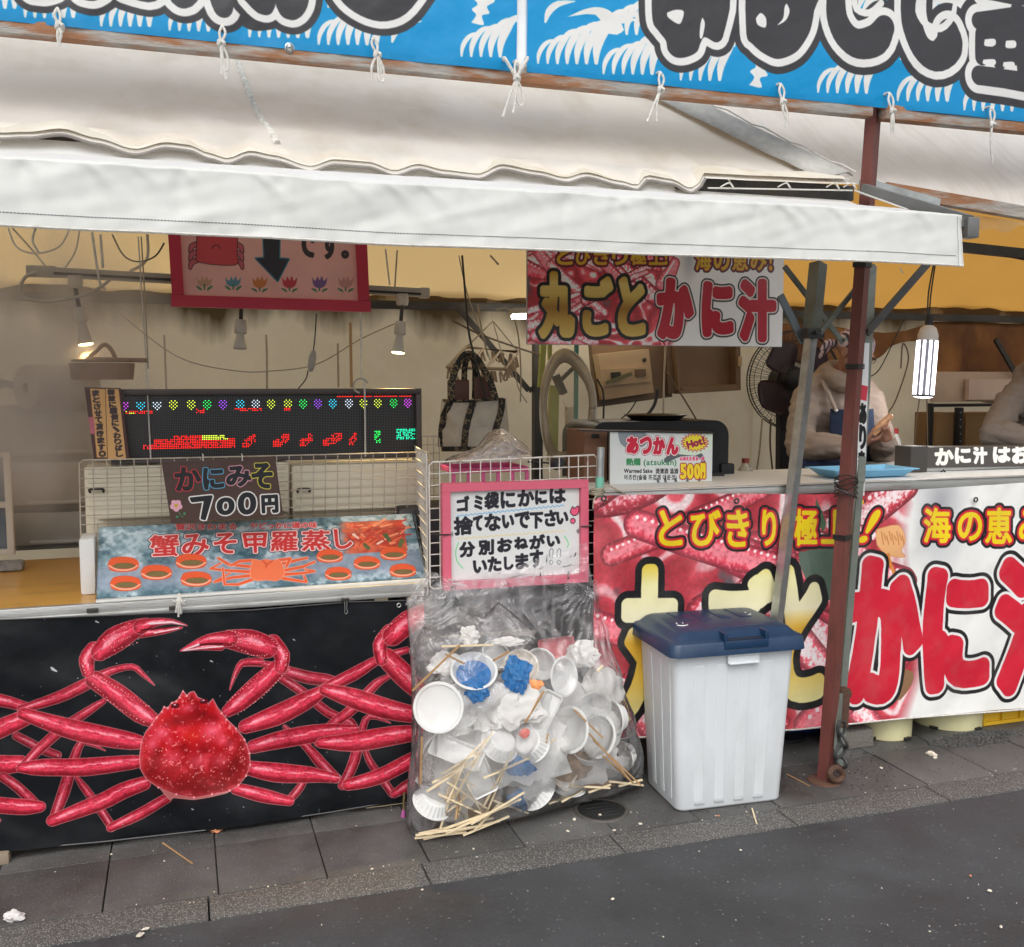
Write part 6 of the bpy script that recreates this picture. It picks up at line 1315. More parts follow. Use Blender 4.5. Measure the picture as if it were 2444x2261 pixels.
b = MB(); b.grid(lambda u, v: ell(u*2*math.pi, 1.0-0.24*v+0.02*math.sin(u*31), 4.25-0.03*math.sin(math.pi*v)+0.008*math.sin(u*40)), 90, 6, uv=False); b.build('fabric_rim', m_hoop, hp_, solid=0.003)
b = MB(); b.tube([ell(k*math.pi/36, 1.0, 4.25) for k in range(73)], 0.006, 6, cap=False); b.build('hoop_ring', mat('cream plastic ring', (0.55, 0.5, 0.4), rough=0.5), hp_)
b = MB(); b.grid(lambda u, v: ell(u*2*math.pi, 0.77*(1-v)+0.001, 4.26), 48, 4, uv=False); b.build('net', clear_mat('fine net', gloss=0.0, milk=0.22, rough=0.5, fres=1.05, milkcol=(0.5, 0.45, 0.36)), hp_)
m_trk = mat('grimy white track', (0.42, 0.39, 0.33), rough=0.5, var=0.2, dirt=(0.2, 0.16, 0.1), damt=0.6)
m_wsock = mat('aged white socket', (0.55, 0.50, 0.42), rough=0.45, var=0.15, dirt=(0.22, 0.15, 0.09), damt=0.7, dscale=20)
YT = 4.0
tr = thing('light_track', 'long grimy white lighting track hanging behind the tulip board', 'lighting track', U(100, 650, YT))
pA, pB = U(85, 648, YT), U(1018, 700, YT)
b = MB(); b.bar(pA, pB, 0.035, 0.034); b.build('rail', m_trk, tr)
b = MB(); b.bar(pA+Vector((0.06, -0.0185, -0.006)), pB+Vector((-0.02, -0.0185, -0.006)), 0.003, 0.009); b.build('slot', m_cable, tr)
b = MB(); b.bevbox(pA+Vector((0.02, 0, 0)), (0.10, 0.04, 0.04), 0.006); b.build('feed_end', m_trk, tr)
b = MB(); b.bevbox(pB+Vector((-0.01, 0, 0)), (0.04, 0.042, 0.042), 0.006); b.build('end_cap', m_trk, tr)
b = MB(); b.tube(photo_line([(85, 650), (60, 662), (48, 690), (60, 712), (110, 720), (170, 712), (215, 700), (250, 678), (262, 668)], YT-0.03), 0.006, 8); tag(b.build('power_cable', m_trk), 'grey power cable looping under the left end of the lighting track', 'cable')
def spot(px, py0, lamp_px, lamp_py, label, lit, col=(1, 0.7, 0.3)):
    p = U(px, py0, YT-0.01); t = thing('spotlight', label, 'spotlight', p, 'spotlights on the track')
    q = U(lamp_px, lamp_py, YT-0.03); k = p.z-q.z
    b = MB(); b.lathe([(0.024, 0), (0.026, -0.03), (0.022, -0.045), (0.0, -0.046)], Matrix.Translation(p), 16); b.build('track_adapter', m_wsock, t)
    neck = p+Vector((0, 0, -0.045)); mid = neck.lerp(q, 0.35)
    b = MB(); b.tube([neck, mid], 0.008, 8); b.build('stem', m_dark, t)
    ax = (q-mid).normalized(); M_ = Matrix.Translation(mid)@ax.to_track_quat('Z', 'Y').to_matrix().to_4x4(); L__ = (q-mid).length
    b = MB(); b.lathe([(0, 0), (0.022, 0), (0.024, 0.045), (0.022, 0.05), (0, 0.05)], M_, 18); b.build('socket', m_wsock, t)
    b = MB(); b.lathe([(0.015, 0.05), (0.016, 0.065), (0.026, L__-0.004), (0.026, L__)], M_, 24, ribs=24, ribd=0.05); b.build('bulb_body', mat('bulb ceramic', (0.5, 0.47, 0.40), rough=0.35), t)
    b = MB(); b.lathe([(0.0255, L__), (0.023, L__+0.002), (0, L__+0.003)], M_, 24)
    b.build('bulb_lens', emit('lit warm lens', (1, 0.75, 0.35), 14.0) if lit else mat('dull lens', (0.45, 0.42, 0.45), rough=0.2), t)
    if lit:
        ld = bpy.data.lights.new('bulb_light', 'SPOT'); ld.energy = 40; ld.color = col; ld.spot_size = R(70); ld.spot_blend = 0.6; ld.shadow_soft_size = 0.03
        lo = bpy.data.objects.new('bulb_light', ld); COL.objects.link(lo); lo.parent = t; lo.location = (q+ax*0.02)-p; lo.rotation_euler = ax.to_track_quat('-Z', 'Y').to_euler()
spot(179, 658, 205, 822, 'lit spotlight wrapped in steam at the left end of the track', True, (1, 0.55, 0.2))
spot(575, 700, 573, 832, 'unlit spotlight below the tulip board', False)
spot(960, 702, 950, 842, 'lit spotlight right of the tulip board', True)
CABS = [([(20, 545, 4.1), (40, 590, 4.1), (85, 605, 4.1), (140, 590, 4.1), (165, 550, 4.1)], 0.004, m_cord, 'pale cable loop under the awning at the far left'),
        ([(30, 545, 4.05), (75, 595, 4.05), (112, 640, 4.0)], 0.004, m_trk, 'grey cable running down to the feed end of the track'),
        ([(85, 545, 4.05), (78, 575, 4.05), (92, 602, 4.05)], 0.005, m_cord, 'short white cord end dangling at the far left'),
        ([(190, 550, 4.1), (180, 600, 4.1), (155, 640, 4.05)], 0.0035, m_trk, 'grey cable dropping behind the left end of the track'),
        ([(268, 560, 4.2), (295, 610, 4.2), (330, 625, 4.2), (370, 612, 4.2), (392, 580, 4.2)], 0.004, m_cable, 'black cable loop left of the tulip board'),
        ([(352, 560, 4.25), (350, 620, 4.25), (310, 648, 4.25)], 0.007, m_trk, 'thick grey cable loop left of the tulip board'),
        ([(220, 555, 3.98), (232, 640, 3.98), (240, 680, 3.98), (252, 690, 3.98)], 0.006, m_cord, 'thick white cord tied round the track'),
        ([(240, 560, 3.99), (246, 640, 3.99)], 0.006, m_cord, 'second strand of white cord down to the track'),
        ([(330, 565, 3.93), (338, 700, 3.93), (350, 880, 3.93), (352, 940, 3.93), (360, 1098, 3.93)], 0.0032, m_cord, 'long pale string hanging down across the display, left one'),
        ([(337, 565, 3.92), (345, 700, 3.92), (354, 880, 3.92)], 0.0032, m_cordd, 'brown string hanging beside the long pale string'),
        ([(392, 800, 5.3), (397, 930, 5.3)], 0.006, m_cordd, 'brown strap hanging on the back wall behind the display'),
        ([(635, 800, 5.2), (637, 855, 5.2), (637, 950, 5.2)], 0.006, m_cordd, 'thin strap hanging on the back wall under the tulip board'),
        ([(806, 820, 5.2), (808, 925, 5.2)], 0.006, m_cordd, 'thin strap hanging on the back wall near the coat hook'),
        ([(836, 770, 5.3), (839, 925, 5.3)], 0.009, mat('tan tape', (0.42, 0.28, 0.15), rough=0.8), 'wide tan tape hanging on the back wall'),
        ([(270, 735, 5.25), (420, 850, 5.2), (560, 885, 5.2), (660, 885, 5.2), (760, 868, 5.2), (860, 810, 5.2), (960, 765, 5.2)], 0.0035, m_cordd, 'brown string sagging across the back wall'),
        ([(755, 750, 4.1), (752, 800, 4.1), (748, 838, 4.1)], 0.003, m_cable, 'cable going down into the inline switch'),
        ([(735, 885, 4.1), (730, 905, 4.1), (712, 928, 4.1)], 0.003, m_cable, 'cable leaving the inline switch towards the display'),
        ([(860, 745, 3.93), (862, 830, 3.93), (862, 890, 3.93), (870, 930, 3.92), (872, 1090, 3.92)], 0.0038, m_cord, 'long white string hanging over the right part of the display'),
        ([(920, 595, 4.05), (930, 680, 4.02)], 0.004, m_cord, 'left strand holding up the right end of the track'),
        ([(948, 598, 4.05), (942, 690, 4.0)], 0.004, m_cordd, 'right strand holding up the right end of the track'),
        ([(1103, 610, 4.3), (1112, 720, 4.3), (1120, 800, 4.3), (1140, 880, 4.28), (1160, 950, 4.28)], 0.0055, m_cable, 'thick black cable hanging in front of the tote bag handles'),
        ([(1095, 610, 4.4), (1115, 700, 4.4), (1150, 800, 4.4), (1170, 860, 4.4)], 0.003, m_cordd, 'pale string slanting down to the peg hanger'),
        ([(1170, 610, 4.4), (1190, 632, 4.4)], 0.005, m_cordd, 'short frayed cord end under the awning'),
        ([(1080, 765, 5.2), (1150, 800, 5.2), (1259, 838, 5.2), (1300, 850, 5.2)], 0.006, m_cableb, 'brown cable running right from the black brace'),
        ([(1140, 725, 4.5), (1150, 790, 4.5), (1165, 850, 4.5)], 0.005, m_cordd, 'knotted cord from the rear beam to the peg hanger'),
        ([(1185, 740, 4.6), (1215, 740, 4.6), (1235, 790, 4.6), (1243, 880, 4.6), (1242, 960, 4.6)], 0.004, m_cordd, 'string looping from the beam left of the soup sign'),
        ([(1230, 860, 4.6), (1235, 920, 4.6), (1258, 962, 4.6)], 0.003, m_cordd, 'frayed string end below the knot'),
        ([(1425, 905, 5.0), (1440, 940, 5.0), (1440, 1005, 5.0)], 0.006, m_cable, 'black cable dropping from the fuse box, left'),
        ([(1570, 930, 5.0), (1560, 970, 5.0), (1530, 1000, 5.0), (1470, 1010, 5.0)], 0.010, m_cable, 'thick black cable bending from the fuse box to the black machine'),
        ([(1590, 800, 4.9), (1585, 900, 4.9), (1583, 1000, 4.9)], 0.006, m_cordd, 'cord hanging in front of the wooden box'),
        ([(1592, 890, 4.9), (1628, 945, 4.9), (1664, 1005, 4.9)], 0.005, m_cableb, 'brown cable slanting right down to the black machine'),
        ([(1520, 955, 4.9), (1500, 985, 4.9), (1470, 1008, 4.9)], 0.004, m_cable, 'twisted thin black cable under the fuse box'),
        ([(1840, 1000, 5.1), (1838, 1060, 5.1), (1845, 1135, 5.1)], 0.006, m_cableb, 'brown strap hanging below the fan'),
        ([(1820, 990, 5.1), (1812, 1080, 5.1), (1803, 1138, 5.1)], 0.006, m_cordd, 'pale strap end hanging below the fan, left one'),
        ([(1737, 1115, 4.6), (1755, 1140, 4.6), (1765, 1160, 4.6)], 0.004, m_cable, 'black cable end left of the bottle'),
        ([(1880, 1135, 4.6), (1830, 1162, 4.6)], 0.004, m_cable, 'black cable lying right of the bottle'),
        ([(2150, 880, 5.3), (2155, 820, 5.3), (2168, 860, 5.3), (2140, 950, 5.3), (2120, 985, 5.3)], 0.005, m_cableb, 'brown cable curving down the back wall left of the lamp'),
        ([(2160, 757, 5.3), (2140, 800, 5.3), (2100, 880, 5.3), (2075, 900, 5.3)], 0.004, m_cable, 'dark cord slanting behind the head of the man'),
        ([(2197, 938, 4.9), (2188, 1000, 4.9), (2182, 1066, 4.9)], 0.004, m_cableb, 'left thin cable hanging below the bright lamp'),
        ([(2212, 938, 4.9), (2214, 1066, 4.9)], 0.004, m_cableb, 'right thin cable hanging below the bright lamp'),
        ([(2148, 640, 4.4), (2155, 652, 4.4)], 0.004, m_cord, 'tiny cord end under the right end of the awning')]
for i, (pp_, r_, m_, lab) in enumerate(CABS):
    b = MB(); b.tube(smoothpts([U(*q) for q in pp_], 5), r_*0.9, 6); tag(b.build('cable' if 'cable' in lab else 'string', m_), lab, 'cable' if 'cable' in lab else 'cord')
p = U(745, 862, 4.1); sw_ = thing('inline_switch', 'small grey inline switch on the cable under the tulip board', 'switch', p)
b = MB(); b.lathe([(0, -0.045), (0.009, -0.04), (0.015, -0.015), (0.015, 0.015), (0.009, 0.04), (0, 0.045)], Matrix.Translation(p)@Euler((0, R(10), 0)).to_matrix().to_4x4(), 14, sy=0.6); b.build('case', mat('grey switch', (0.36, 0.35, 0.32), rough=0.4), sw_)
b = MB(); b.bevbox(p+Vector((0.002, -0.010, 0.004)), (0.010, 0.006, 0.02), 0.002); b.build('slider', m_trk, sw_)
p = U(862, 915, 3.92); b = MB(); b.tube([p+Vector((0.028*math.cos(a)-0.002, 0, 0.028*math.sin(a)-0.01)) for a in [R(20+k*15) for k in range(17)]], 0.004, 6)
tag(b.build('coat_hook', m_trk), 'open grey plastic hook above the display', 'hook')
m_haz = mat('grey drawer front', (0.33, 0.31, 0.28), rough=0.5, var=0.12)
YD = 4.75
dr = thing('drawer_cabinet', 'stack of grey translucent drawers standing behind the left end of the counter', 'drawers', (U(120, 1300, YD).x, YD, ZT-0.05))
xa, xb = U(20, 1200, YD).x, U(225, 1200, YD).x; zs = [U(120, q, YD).z for q in (1308, 1214, 1094, 976)]
b = MB(); b.bevbox(((xa+xb)/2, YD+0.22, (zs[0]+zs[3])/2), (xb-xa+0.10, 0.40, zs[3]-zs[0]+0.02), 0.01); b.build('cabinet', mat('grey cabinet', (0.24, 0.225, 0.20), rough=0.5), dr)
for k in range(3):
    b = MB(); b.bevbox(((xa+xb)/2+0.02, YD+0.0, (zs[k]+zs[k+1])/2), (xb-xa, 0.03, (zs[k+1]-zs[k])-0.03), 0.008); f_ = b.build('drawer', m_haz, dr)
    b = MB(); b.bevbox(((xa+xb)/2+0.03, YD-0.022, zs[k]+0.03), (xb-xa-0.10, 0.012, 0.015), 0.003); b.build('lip', mat('grey lip', (0.4, 0.38, 0.35), rough=0.5), f_)
wf = thing('window_frame', 'pale framed glass panel at the far left edge behind the counter', 'frame', (U(0, 1320, 4.45).x, 4.45, ZT))
xa, xb = U(-140, 1200, 4.45).x, U(30, 1200, 4.45).x; z0_, z1_ = U(0, 1325, 4.45).z, U(0, 1085, 4.45).z; zm = U(0, 1205, 4.45).z
m_fr = mat('pale frame', (0.50, 0.45, 0.38), rough=0.5, var=0.15)
for c_, s_ in ((((xa+xb)/2, 4.45, z0_+0.012), (xb-xa, 0.03, 0.024)), (((xa+xb)/2, 4.45, zm), (xb-xa, 0.03, 0.024)), (((xa+xb)/2, 4.45, z1_), (xb-xa, 0.03, 0.02)), ((xb-0.012, 4.45, (z0_+z1_)/2), (0.026, 0.032, z1_-z0_))):
    b = MB(); b.bevbox(c_, s_, 0.003); b.build('frame_bar', m_fr, wf)
b = MB(); b.box(((xa+xb)/2, 4.46, (z0_+z1_)/2), (xb-xa-0.02, 0.004, z1_-z0_-0.02)); b.build('pane', mat('dim pane', (0.10, 0.12, 0.14), rough=0.15), wf)
p = U(130, 925, 4.7); M_ = Matrix.Translation(p)@Euler((R(90), 0, R(-50))).to_matrix().to_4x4()
b = MB(); b.lathe([(0.0, -0.16), (0.092, -0.16), (0.096, -0.15), (0.096, 0.12), (0.09, 0.13), (0.02, 0.13), (0.02, 0.11), (0, 0.11)], M_, 28); tag(b.build('paper_roll', mat('grey roll', (0.34, 0.28, 0.24), rough=0.8, var=0.1)), 'thick grey roll lying on top of the drawers', 'roll')
p = U(18, 960, 4.7); b = MB(); b.grid(lambda u, v: p+Vector(((u-0.5)*0.32, 0.1*v, 0.10*(1-abs(u-0.45)*1.8)*(1-v*0.3)+0.02*fbm(u*6, v*5))), 20, 10, uv=False); tag(b.build('folded_sheet', m_haz), 'crumpled grey sheet on top of the drawers at the left edge', 'sheet')
sb_ = U(252, 900, 3.95); stb = thing('steamer_lid', 'wooden tray with a curved handle resting above the paper strip notice', 'tray', sb_)
m_bw = mat('steamed wood', (0.26, 0.17, 0.12), rough=0.6, var=0.15)
b = MB(); b.lathe([(0, -0.03), (0.105, -0.03), (0.112, 0.025), (0.112, 0.03), (0.104, 0.03), (0.10, -0.02), (0, -0.02)], Matrix.Translation(sb_+Vector((-0.01, 0, 0.02))), 32, sy=0.75); b.build('tray', m_bw, stb)
b = MB(); b.lathe([(0, 0.0), (0.108, 0.0), (0.108, 0.008), (0, 0.012)], Matrix.Translation(sb_+Vector((-0.005, 0, 0.055))), 32, sy=0.75); b.build('lid', m_bw, stb)
b = MB(); b.tube(smoothpts([sb_+Vector((-.06, -.02, .06)), sb_+Vector((-.03, -.02, .09)), sb_+Vector((.0, -.02, .115)), sb_+Vector((.022, -.02, .10)), sb_+Vector((.04, -.02, .06))], 6), [0.008]*25, 8); b.tube([sb_+Vector((-.06, -.03, .064)), sb_+Vector((.145, -.03, .060))], 0.008, 8); b.build('handle', m_bw, stb)
b = MB(); b.grid(lambda u, v: U(-60+105*u, 1345-20*v, 4.2)+Vector((0, 0.1*v, 0.02+0.02*fbm(u*5, v*4)))*1.0, 20, 8, uv=False)
q_ = G(0, 1350, ZT+0.02); b = MB(); b.bevbox((q_.x+0.0, q_.y, ZT+0.018), (0.17, 0.09, 0.034), 0.014); tag(b.build('cloth', mat('grey rag', (0.20, 0.19, 0.18), rough=0.9, var=0.4, vscale=40, bump=0.8)), 'folded grey rag at the left end of the orange counter', 'cloth')
YBg = 4.32; TV = (1040, 780, 0.2202)
def T_(x, y, d=0): return U(TV[0]+x*TV[2], TV[1]+y*TV[2], YBg+d)
m_canv = mat('natural canvas', (0.50, 0.46, 0.39), rough=0.9, var=0.08, vscale=15, bump=0.5, bscale=150)
def camo():
    m = mat('camouflage', (0.06, 0.06, 0.055), rough=0.85); N, L = m.node_tree.nodes, m.node_tree.links; b_ = N['Principled BSDF']
    tc = N.new('ShaderNodeTexCoord'); v = N.new('ShaderNodeTexNoise'); v.inputs['Scale'].default_value = 45; v.inputs['Detail'].default_value = 2; L.new(tc.outputs['Object'], v.inputs['Vector'])
    cr_ = N.new('ShaderNodeValToRGB'); cr_.color_ramp.interpolation = 'CONSTANT'; e = cr_.color_ramp.elements; e[0].color = (0.02, 0.02, 0.02, 1); e[1].position = 0.52; e[1].color = (0.22, 0.17, 0.10, 1)
    q = e.new(0.58); q.color = (0.10, 0.07, 0.045, 1); q = e.new(0.63); q.color = (0.02, 0.025, 0.02, 1); L.new(v.outputs['Fac'], cr_.inputs[0]); L.new(cr_.outputs[0], b_.inputs['Base Color']); return m
m_camo = camo()
tt = thing('tote_bag', 'natural canvas tote bag with dark camouflage straps hanging by its handles', 'bag', T_(400, 1300))
LFT = [(790, 60), (900, 40), (1050, 40), (1200, 38), (1310, 35)]; RGT = [(790, 760), (900, 780), (1050, 800), (1200, 810), (1310, 805)]
def tbf(s_):
    def f(u, v):
        y_ = 1310+(785-1310)*v; xl_ = interp(LFT[::1] if True else LFT, 0) ; k = (y_-785)/525
        L0 = 62-24*math.sin(k*2.2)-0; R0 = 765+45*k; x_ = L0+(R0-L0)*u; d = s_*0.07*math.sin(math.pi*min(1, max(0, u)))**0.5*(0.55+0.45*k)+0.012*fbm(u*4, v*3)
        return T_(x_, y_+12*math.sin(u*5)*(1-k), d)
    return f
b = MB(); b.grid(tbf(-1), 30, 20, uv=False); b.grid(tbf(1), 30, 20, uv=False); b.build('body', m_canv, tt, ang=180)
def onfront(px_, py_, o=-0.006):
    k = (py_-785)/525; L0 = 62-24*math.sin(max(0, k)*2.2); R0 = 765+45*k; u = (px_-L0)/(R0-L0); v = 1-k
    p_ = tbf(-1)(min(max(u, 0.01), 0.99), v); return p_+Vector((0, o, 0))
def strap(pts, w, name='strap'):
    b = MB(); n_ = len(pts); vs = []
    for i, p_ in enumerate(pts):
        d = (pts[min(i+1, n_-1)]-pts[max(i-1, 0)]).normalized(); s_ = Vector((-d.z, 0, d.x)).normalized()
        vs += [p_-s_*w/2, p_+s_*w/2]
    b.add(vs, [(2*i, 2*i+1, 2*i+3, 2*i+2) for i in range(n_-1)]); return b.build(name, m_camo, tt, solid=0.003, ang=180)
strap([onfront(x, y) for x, y in ((160, 790), (120, 880), (85, 960), (62, 1100), (55, 1300))], 0.030)
strap([onfront(x, y) for x, y in ((410, 790), (375, 900), (345, 1000), (320, 1120), (305, 1300))], 0.030)
strap([onfront(x, y) for x, y in ((715, 790), (712, 880), (690, 980), (655, 1080), (640, 1140))], 0.030)
strap([onfront(60+x*7.2, 795, -0.008) for x in range(2, 98, 6)], 0.012, 'rim_binding'); strap([onfront(50+x*7.4, 1325, -0.006) for x in range(1, 99, 6)], 0.022, 'base_binding')
strap(smoothpts([T_(165, 790, -0.08), T_(175, 600, -0.06), T_(230, 430, -0.04), T_(300, 320, -0.03), T_(360, 295, -0.03), T_(430, 330, -0.03), T_(520, 460, -0.04), T_(600, 620, -0.06), T_(650, 790, -0.08)], 4), 0.030, 'handle')
strap(smoothpts([T_(330, 780, 0.05), T_(310, 600, 0.03), T_(315, 440, 0.0), T_(345, 350, -0.02), T_(400, 340, -0.02), T_(430, 480, 0.0), T_(425, 640, 0.03), T_(420, 780, 0.05)], 4), 0.026, 'handle')
b = MB(); b.bevbox(T_(245, 720, 0.02), (0.10, 0.02, 0.12), 0.01); tag(b.build('book', mat('brown leather', (0.10, 0.035, 0.02), rough=0.5)), 'brown leather item sticking out of the tote bag, left side', 'wallet'); b = MB(); b.bevbox(T_(510, 710, 0.02), (0.085, 0.02, 0.14), 0.02); tag(b.build('book', mat('brown leather', (0, 0, 0))), 'brown leather item sticking out of the tote bag, right side', 'wallet')
YH = 4.55
def H_(x, y, d=0): return U(TV[0]+x*TV[2], TV[1]+y*TV[2], YH+d)
m_peg = mat('tan plastic', (0.36, 0.28, 0.19), rough=0.5, var=0.15)
hg = thing('peg_hanger', 'tan plastic drying hanger with small clothes pegs behind the tote bag', 'hanger', H_(500, 350))
A4 = [H_(125, 440, -0.1), H_(330, 222, 0.2), H_(895, 275, 0.2), H_(760, 460, -0.1)]
b = MB(); b.tube(A4+[A4[0]], 0.008, 8); b.tube([A4[0].lerp(A4[3], .33), A4[1].lerp(A4[2], .33)], 0.006, 6); b.tube([A4[0].lerp(A4[3], .66), A4[1].lerp(A4[2], .66)], 0.006, 6); b.build('hanger_frame', m_peg, hg)
b = MB(); kk = H_(620, -60, 0.05)
for a in A4: b.tube([a, kk], 0.0025, 5)
b.build('cords', m_cordd, hg)
pegs = [(0, 1, .1), (0, 1, .3), (0, 3, .1), (0, 3, .6), (0, 3, .7), (0, 3, .8), (0, 3, .9), (3, 2, .1), (3, 2, .25), (3, 2, .4), (3, 2, .6), (3, 2, .8), (1, 2, .3), (1, 2, .5), (1, 2, .7), (1, 2, .85), (0, 3, .45), (0, 3, .75)]
rn = random.Random(7); pm_ = None
for (i, j, t) in pegs:
    q = A4[i].lerp(A4[j], t)+Vector((0, 0, -0.012)); an = rn.uniform(-.35, .35)
    if pm_ is None:
        b = MB()
        for s_ in (-1, 1): b.bar(q+Vector((s_*0.003, 0, 0)), q+Vector((s_*0.010, 0, -0.05)), 0.009, 0.006, (0, 1, 0)); b.bar(q+Vector((s_*0.003, 0, 0)), q+Vector((s_*0.0015, 0, -0.02)), 0.007, 0.004, (0, 1, 0))
        b.tube([q, q+Vector((0, 0, 0.014))], 0.0015, 4)
        o = b.build('peg', m_peg, hg); pm_ = o; q0_ = q.copy(); me_ = o.data; me_.transform(Matrix.Translation(hg.location-q)); o.location = q-hg.location
    else:
        o = pm_.copy(); COL.objects.link(o); o.parent = hg; o.location = q-hg.location; o.rotation_euler = (0, an, rn.uniform(-1, 1))
EV = (1200, 550, 0.3518)
def E_(x, y, Y): return U(EV[0]+x*EV[2], EV[1]+y*EV[2], Y)
m_beige = mat('aged beige plastic', (0.42, 0.29, 0.16), rough=0.45, var=0.12, dirt=(0.16, 0.09, 0.04), damt=0.5)
m_brown = mat('dark brown board', (0.13, 0.075, 0.035), rough=0.5, var=0.2, dirt=(0.03, 0.02, 0.01), damt=0.5)
m_brownl = mat('brown board face', (0.16, 0.095, 0.045), rough=0.45, var=0.25, vscale=3)
eb = thing('fuse_box', 'tilted beige fuse box with a clear window mounted behind the soup sign', 'fuse box', E_(830, 1000, 5.3))
def quadbox(P, Y, depth, name, m_, par, y2=None):
    q = [E_(x, y, Y) for x, y in P]; b = MB(); b.add(q+[p_+Vector((0, depth, 0)) for p_ in q], [(0, 1, 2, 3), (7, 6, 5, 4), (0, 4, 5, 1), (1, 5, 6, 2), (2, 6, 7, 3), (3, 7, 4, 0)]); return b.build(name, m_, par, smooth=False)
quadbox([(600, 760), (1110, 700), (1150, 1130), (640, 1200)], 5.34, 0.05, 'mount_board', m_brown, eb)
quadbox([(645, 840), (990, 805), (1025, 1100), (695, 1150)], 5.26, 0.08, 'case', m_beige, eb)
quadbox([(660, 945), (1000, 925), (1012, 1025), (680, 1060)], 5.245, 0.02, 'cover', m_beige, eb)
quadbox([(735, 965), (800, 960), (805, 1010), (745, 1015)], 5.235, 0.012, 'window', mat('dark window', (0.03, 0.03, 0.02), rough=0.1), eb); quadbox([(900, 945), (970, 940), (975, 990), (905, 995)], 5.235, 0.012, 'label_plate', m_brown, eb)
quadbox([(700, 1025), (870, 960), (880, 985), (705, 1045)], 5.228, 0.004, 'breaker_row', mat('olive strip', (0.11, 0.10, 0.03), rough=0.3), eb)
b = MB(); b.lathe([(0, 0), (0.012, 0), (0.012, 0.006), (0, 0.008)], Matrix.Translation(E_(960, 880, 5.255))@Euler((R(90), 0, 0)).to_matrix().to_4x4(), 14); b.build('knob', m_cable, eb)
wb = thing('wooden_cabinet', 'open dark brown wooden box beside the fuse box', 'box', E_(1380, 900, 5.3))
quadbox([(1110, 780), (1170, 775), (1200, 1100), (1120, 1110)], 5.30, 0.08, 'side_post', m_brown, wb)
quadbox([(1165, 740), (1590, 750), (1590, 1060), (1210, 1085)], 5.34, 0.02, 'back', m_brownl, wb)
quadbox([(1165, 740), (1185, 740), (1215, 1085), (1195, 1090)], 5.26, 0.08, 'side', m_brownl, wb); quadbox([(1580, 745), (1612, 745), (1615, 1085), (1583, 1060)], 5.26, 0.08, 'side', m_brown, wb); quadbox([(1210, 1062), (1583, 1045), (1615, 1085), (1200, 1110)], 5.26, 0.08, 'bottom', m_brownl, wb)
b = MB(); b.bevbox(E_(1608, 890, 5.25), (0.02, 0.02, 0.06), 0.003); b.build('latch', m_beige, wb)
b = MB(); b.bar(U(1376, 820, 4.7), U(1374, 1010, 4.7), 0.018, 0.018); b.build
sq = thing('floor_brush', 'teal long handled brush hanging behind the oval hoop', 'brush', U(1375, 1000, 4.7)); b.build('handle', mat('teal plastic', (0.05, 0.22, 0.19), rough=0.4), sq)
b = MB(); b.bevbox(U(1378, 1036, 4.7), (0.10, 0.04, 0.10), 0.012); b.build('head', mat('teal head', (0.10, 0.24, 0.20), rough=0.5, var=0.3, vscale=60), sq)
b = MB(); b.bevbox(U(1358, 1000, 4.6), (0.035, 0.03, 0.12), 0.005); tag(b.build('outlet_strip', mat('cream outlet', (0.5, 0.42, 0.30), rough=0.5)), 'cream outlet strip hanging inside the oval hoop', 'outlet')
b = MB(); b.bar(U(1376, 870, 4.75), U(1330, 915, 4.75), 0.02, 0.02); b.bar(U(1325, 895, 4.75), U(1345, 940, 4.75), 0.05, 0.03); tag(b.build('bracket', m_dark), 'grey metal bracket behind the top of the oval hoop', 'bracket')
ym = 3.95
bm_ = thing('black_cooker', 'black rounded machine behind the warm sake sign', 'cooker', (U(1600, 1160, ym).x, ym, 1.08))
zb1 = 1.09
def rr_box(px0, px1, py0, y0, y1, z0, rad, name, m_, par):
    a, c = U(px0, py0, y0), U(px1, py0, y0); b = MB(); prof = []
    w_ = c.x-a.x; h_ = a.z-z0; pts = []
    for k in range(7): t = math.pi-k*math.pi/12; pts.append((rad+rad*math.cos(t), h_-rad+rad*math.sin(t)))
    for k in range(7): t = math.pi/2-k*math.pi/12; pts.append((w_-rad+rad*math.cos(t), h_-rad+rad*math.sin(t)))
    pts = [(0, 0)]+pts+[(w_, 0)]; n_ = len(pts)
    b.add([(a.x+x, y0, z0+z) for x, z in pts]+[(a.x+x, y1, z0+z) for x, z in pts], [tuple(range(n_)), tuple(range(2*n_-1, n_-1, -1))]+[(i, (i+1) % n_, n_+(i+1) % n_, n_+i) for i in range(n_)])
    return b.build(name, m_, par)
m_blk = mat('matt black enamel', (0.018, 0.018, 0.02), rough=0.42, var=0.2, spec=0.3)
rr_box(1410, 1740, 1008, ym+0.06, ym+0.40, zb1, 0.07, 'body', m_blk, bm_)
p = U(1695, 1118, ym+0.02); b = MB(); b.bevbox((U(1580, 1150, ym).x, ym+0.02, zb1+0.02), (0.58, 0.12, 0.05), 0.012); b.build('base', m_blk, bm_)
b = MB(); b.bevbox(U(1722, 1130, ym+0.10), (0.07, 0.12, 0.10), 0.012); b.build('side_block', m_blk, bm_)
p = U(1564, 1006, ym+0.2); pn = thing('frying_pan', 'round black pan resting on top of the black machine', 'pan', p)
b = MB(); b.lathe([(0, -0.004), (0.10, 0.0), (0.14, 0.030), (0.145, 0.032), (0.136, 0.026), (0.10, 0.004), (0, 0.002)], Matrix.Translation(p), 36); b.build('pan_body', mat('pan iron', (0.05, 0.048, 0.045), rough=0.35, metal=0.6), pn)
ca = thing('cardboard_box', 'brown cardboard box between the wire rack and the warm sake sign', 'box', U(1425, 1150, 3.85))
P4 = [U(1398, 1028, 3.86), U(1456, 1028, 3.80), U(1456, 1165, 3.80), U(1392, 1165, 3.86)]
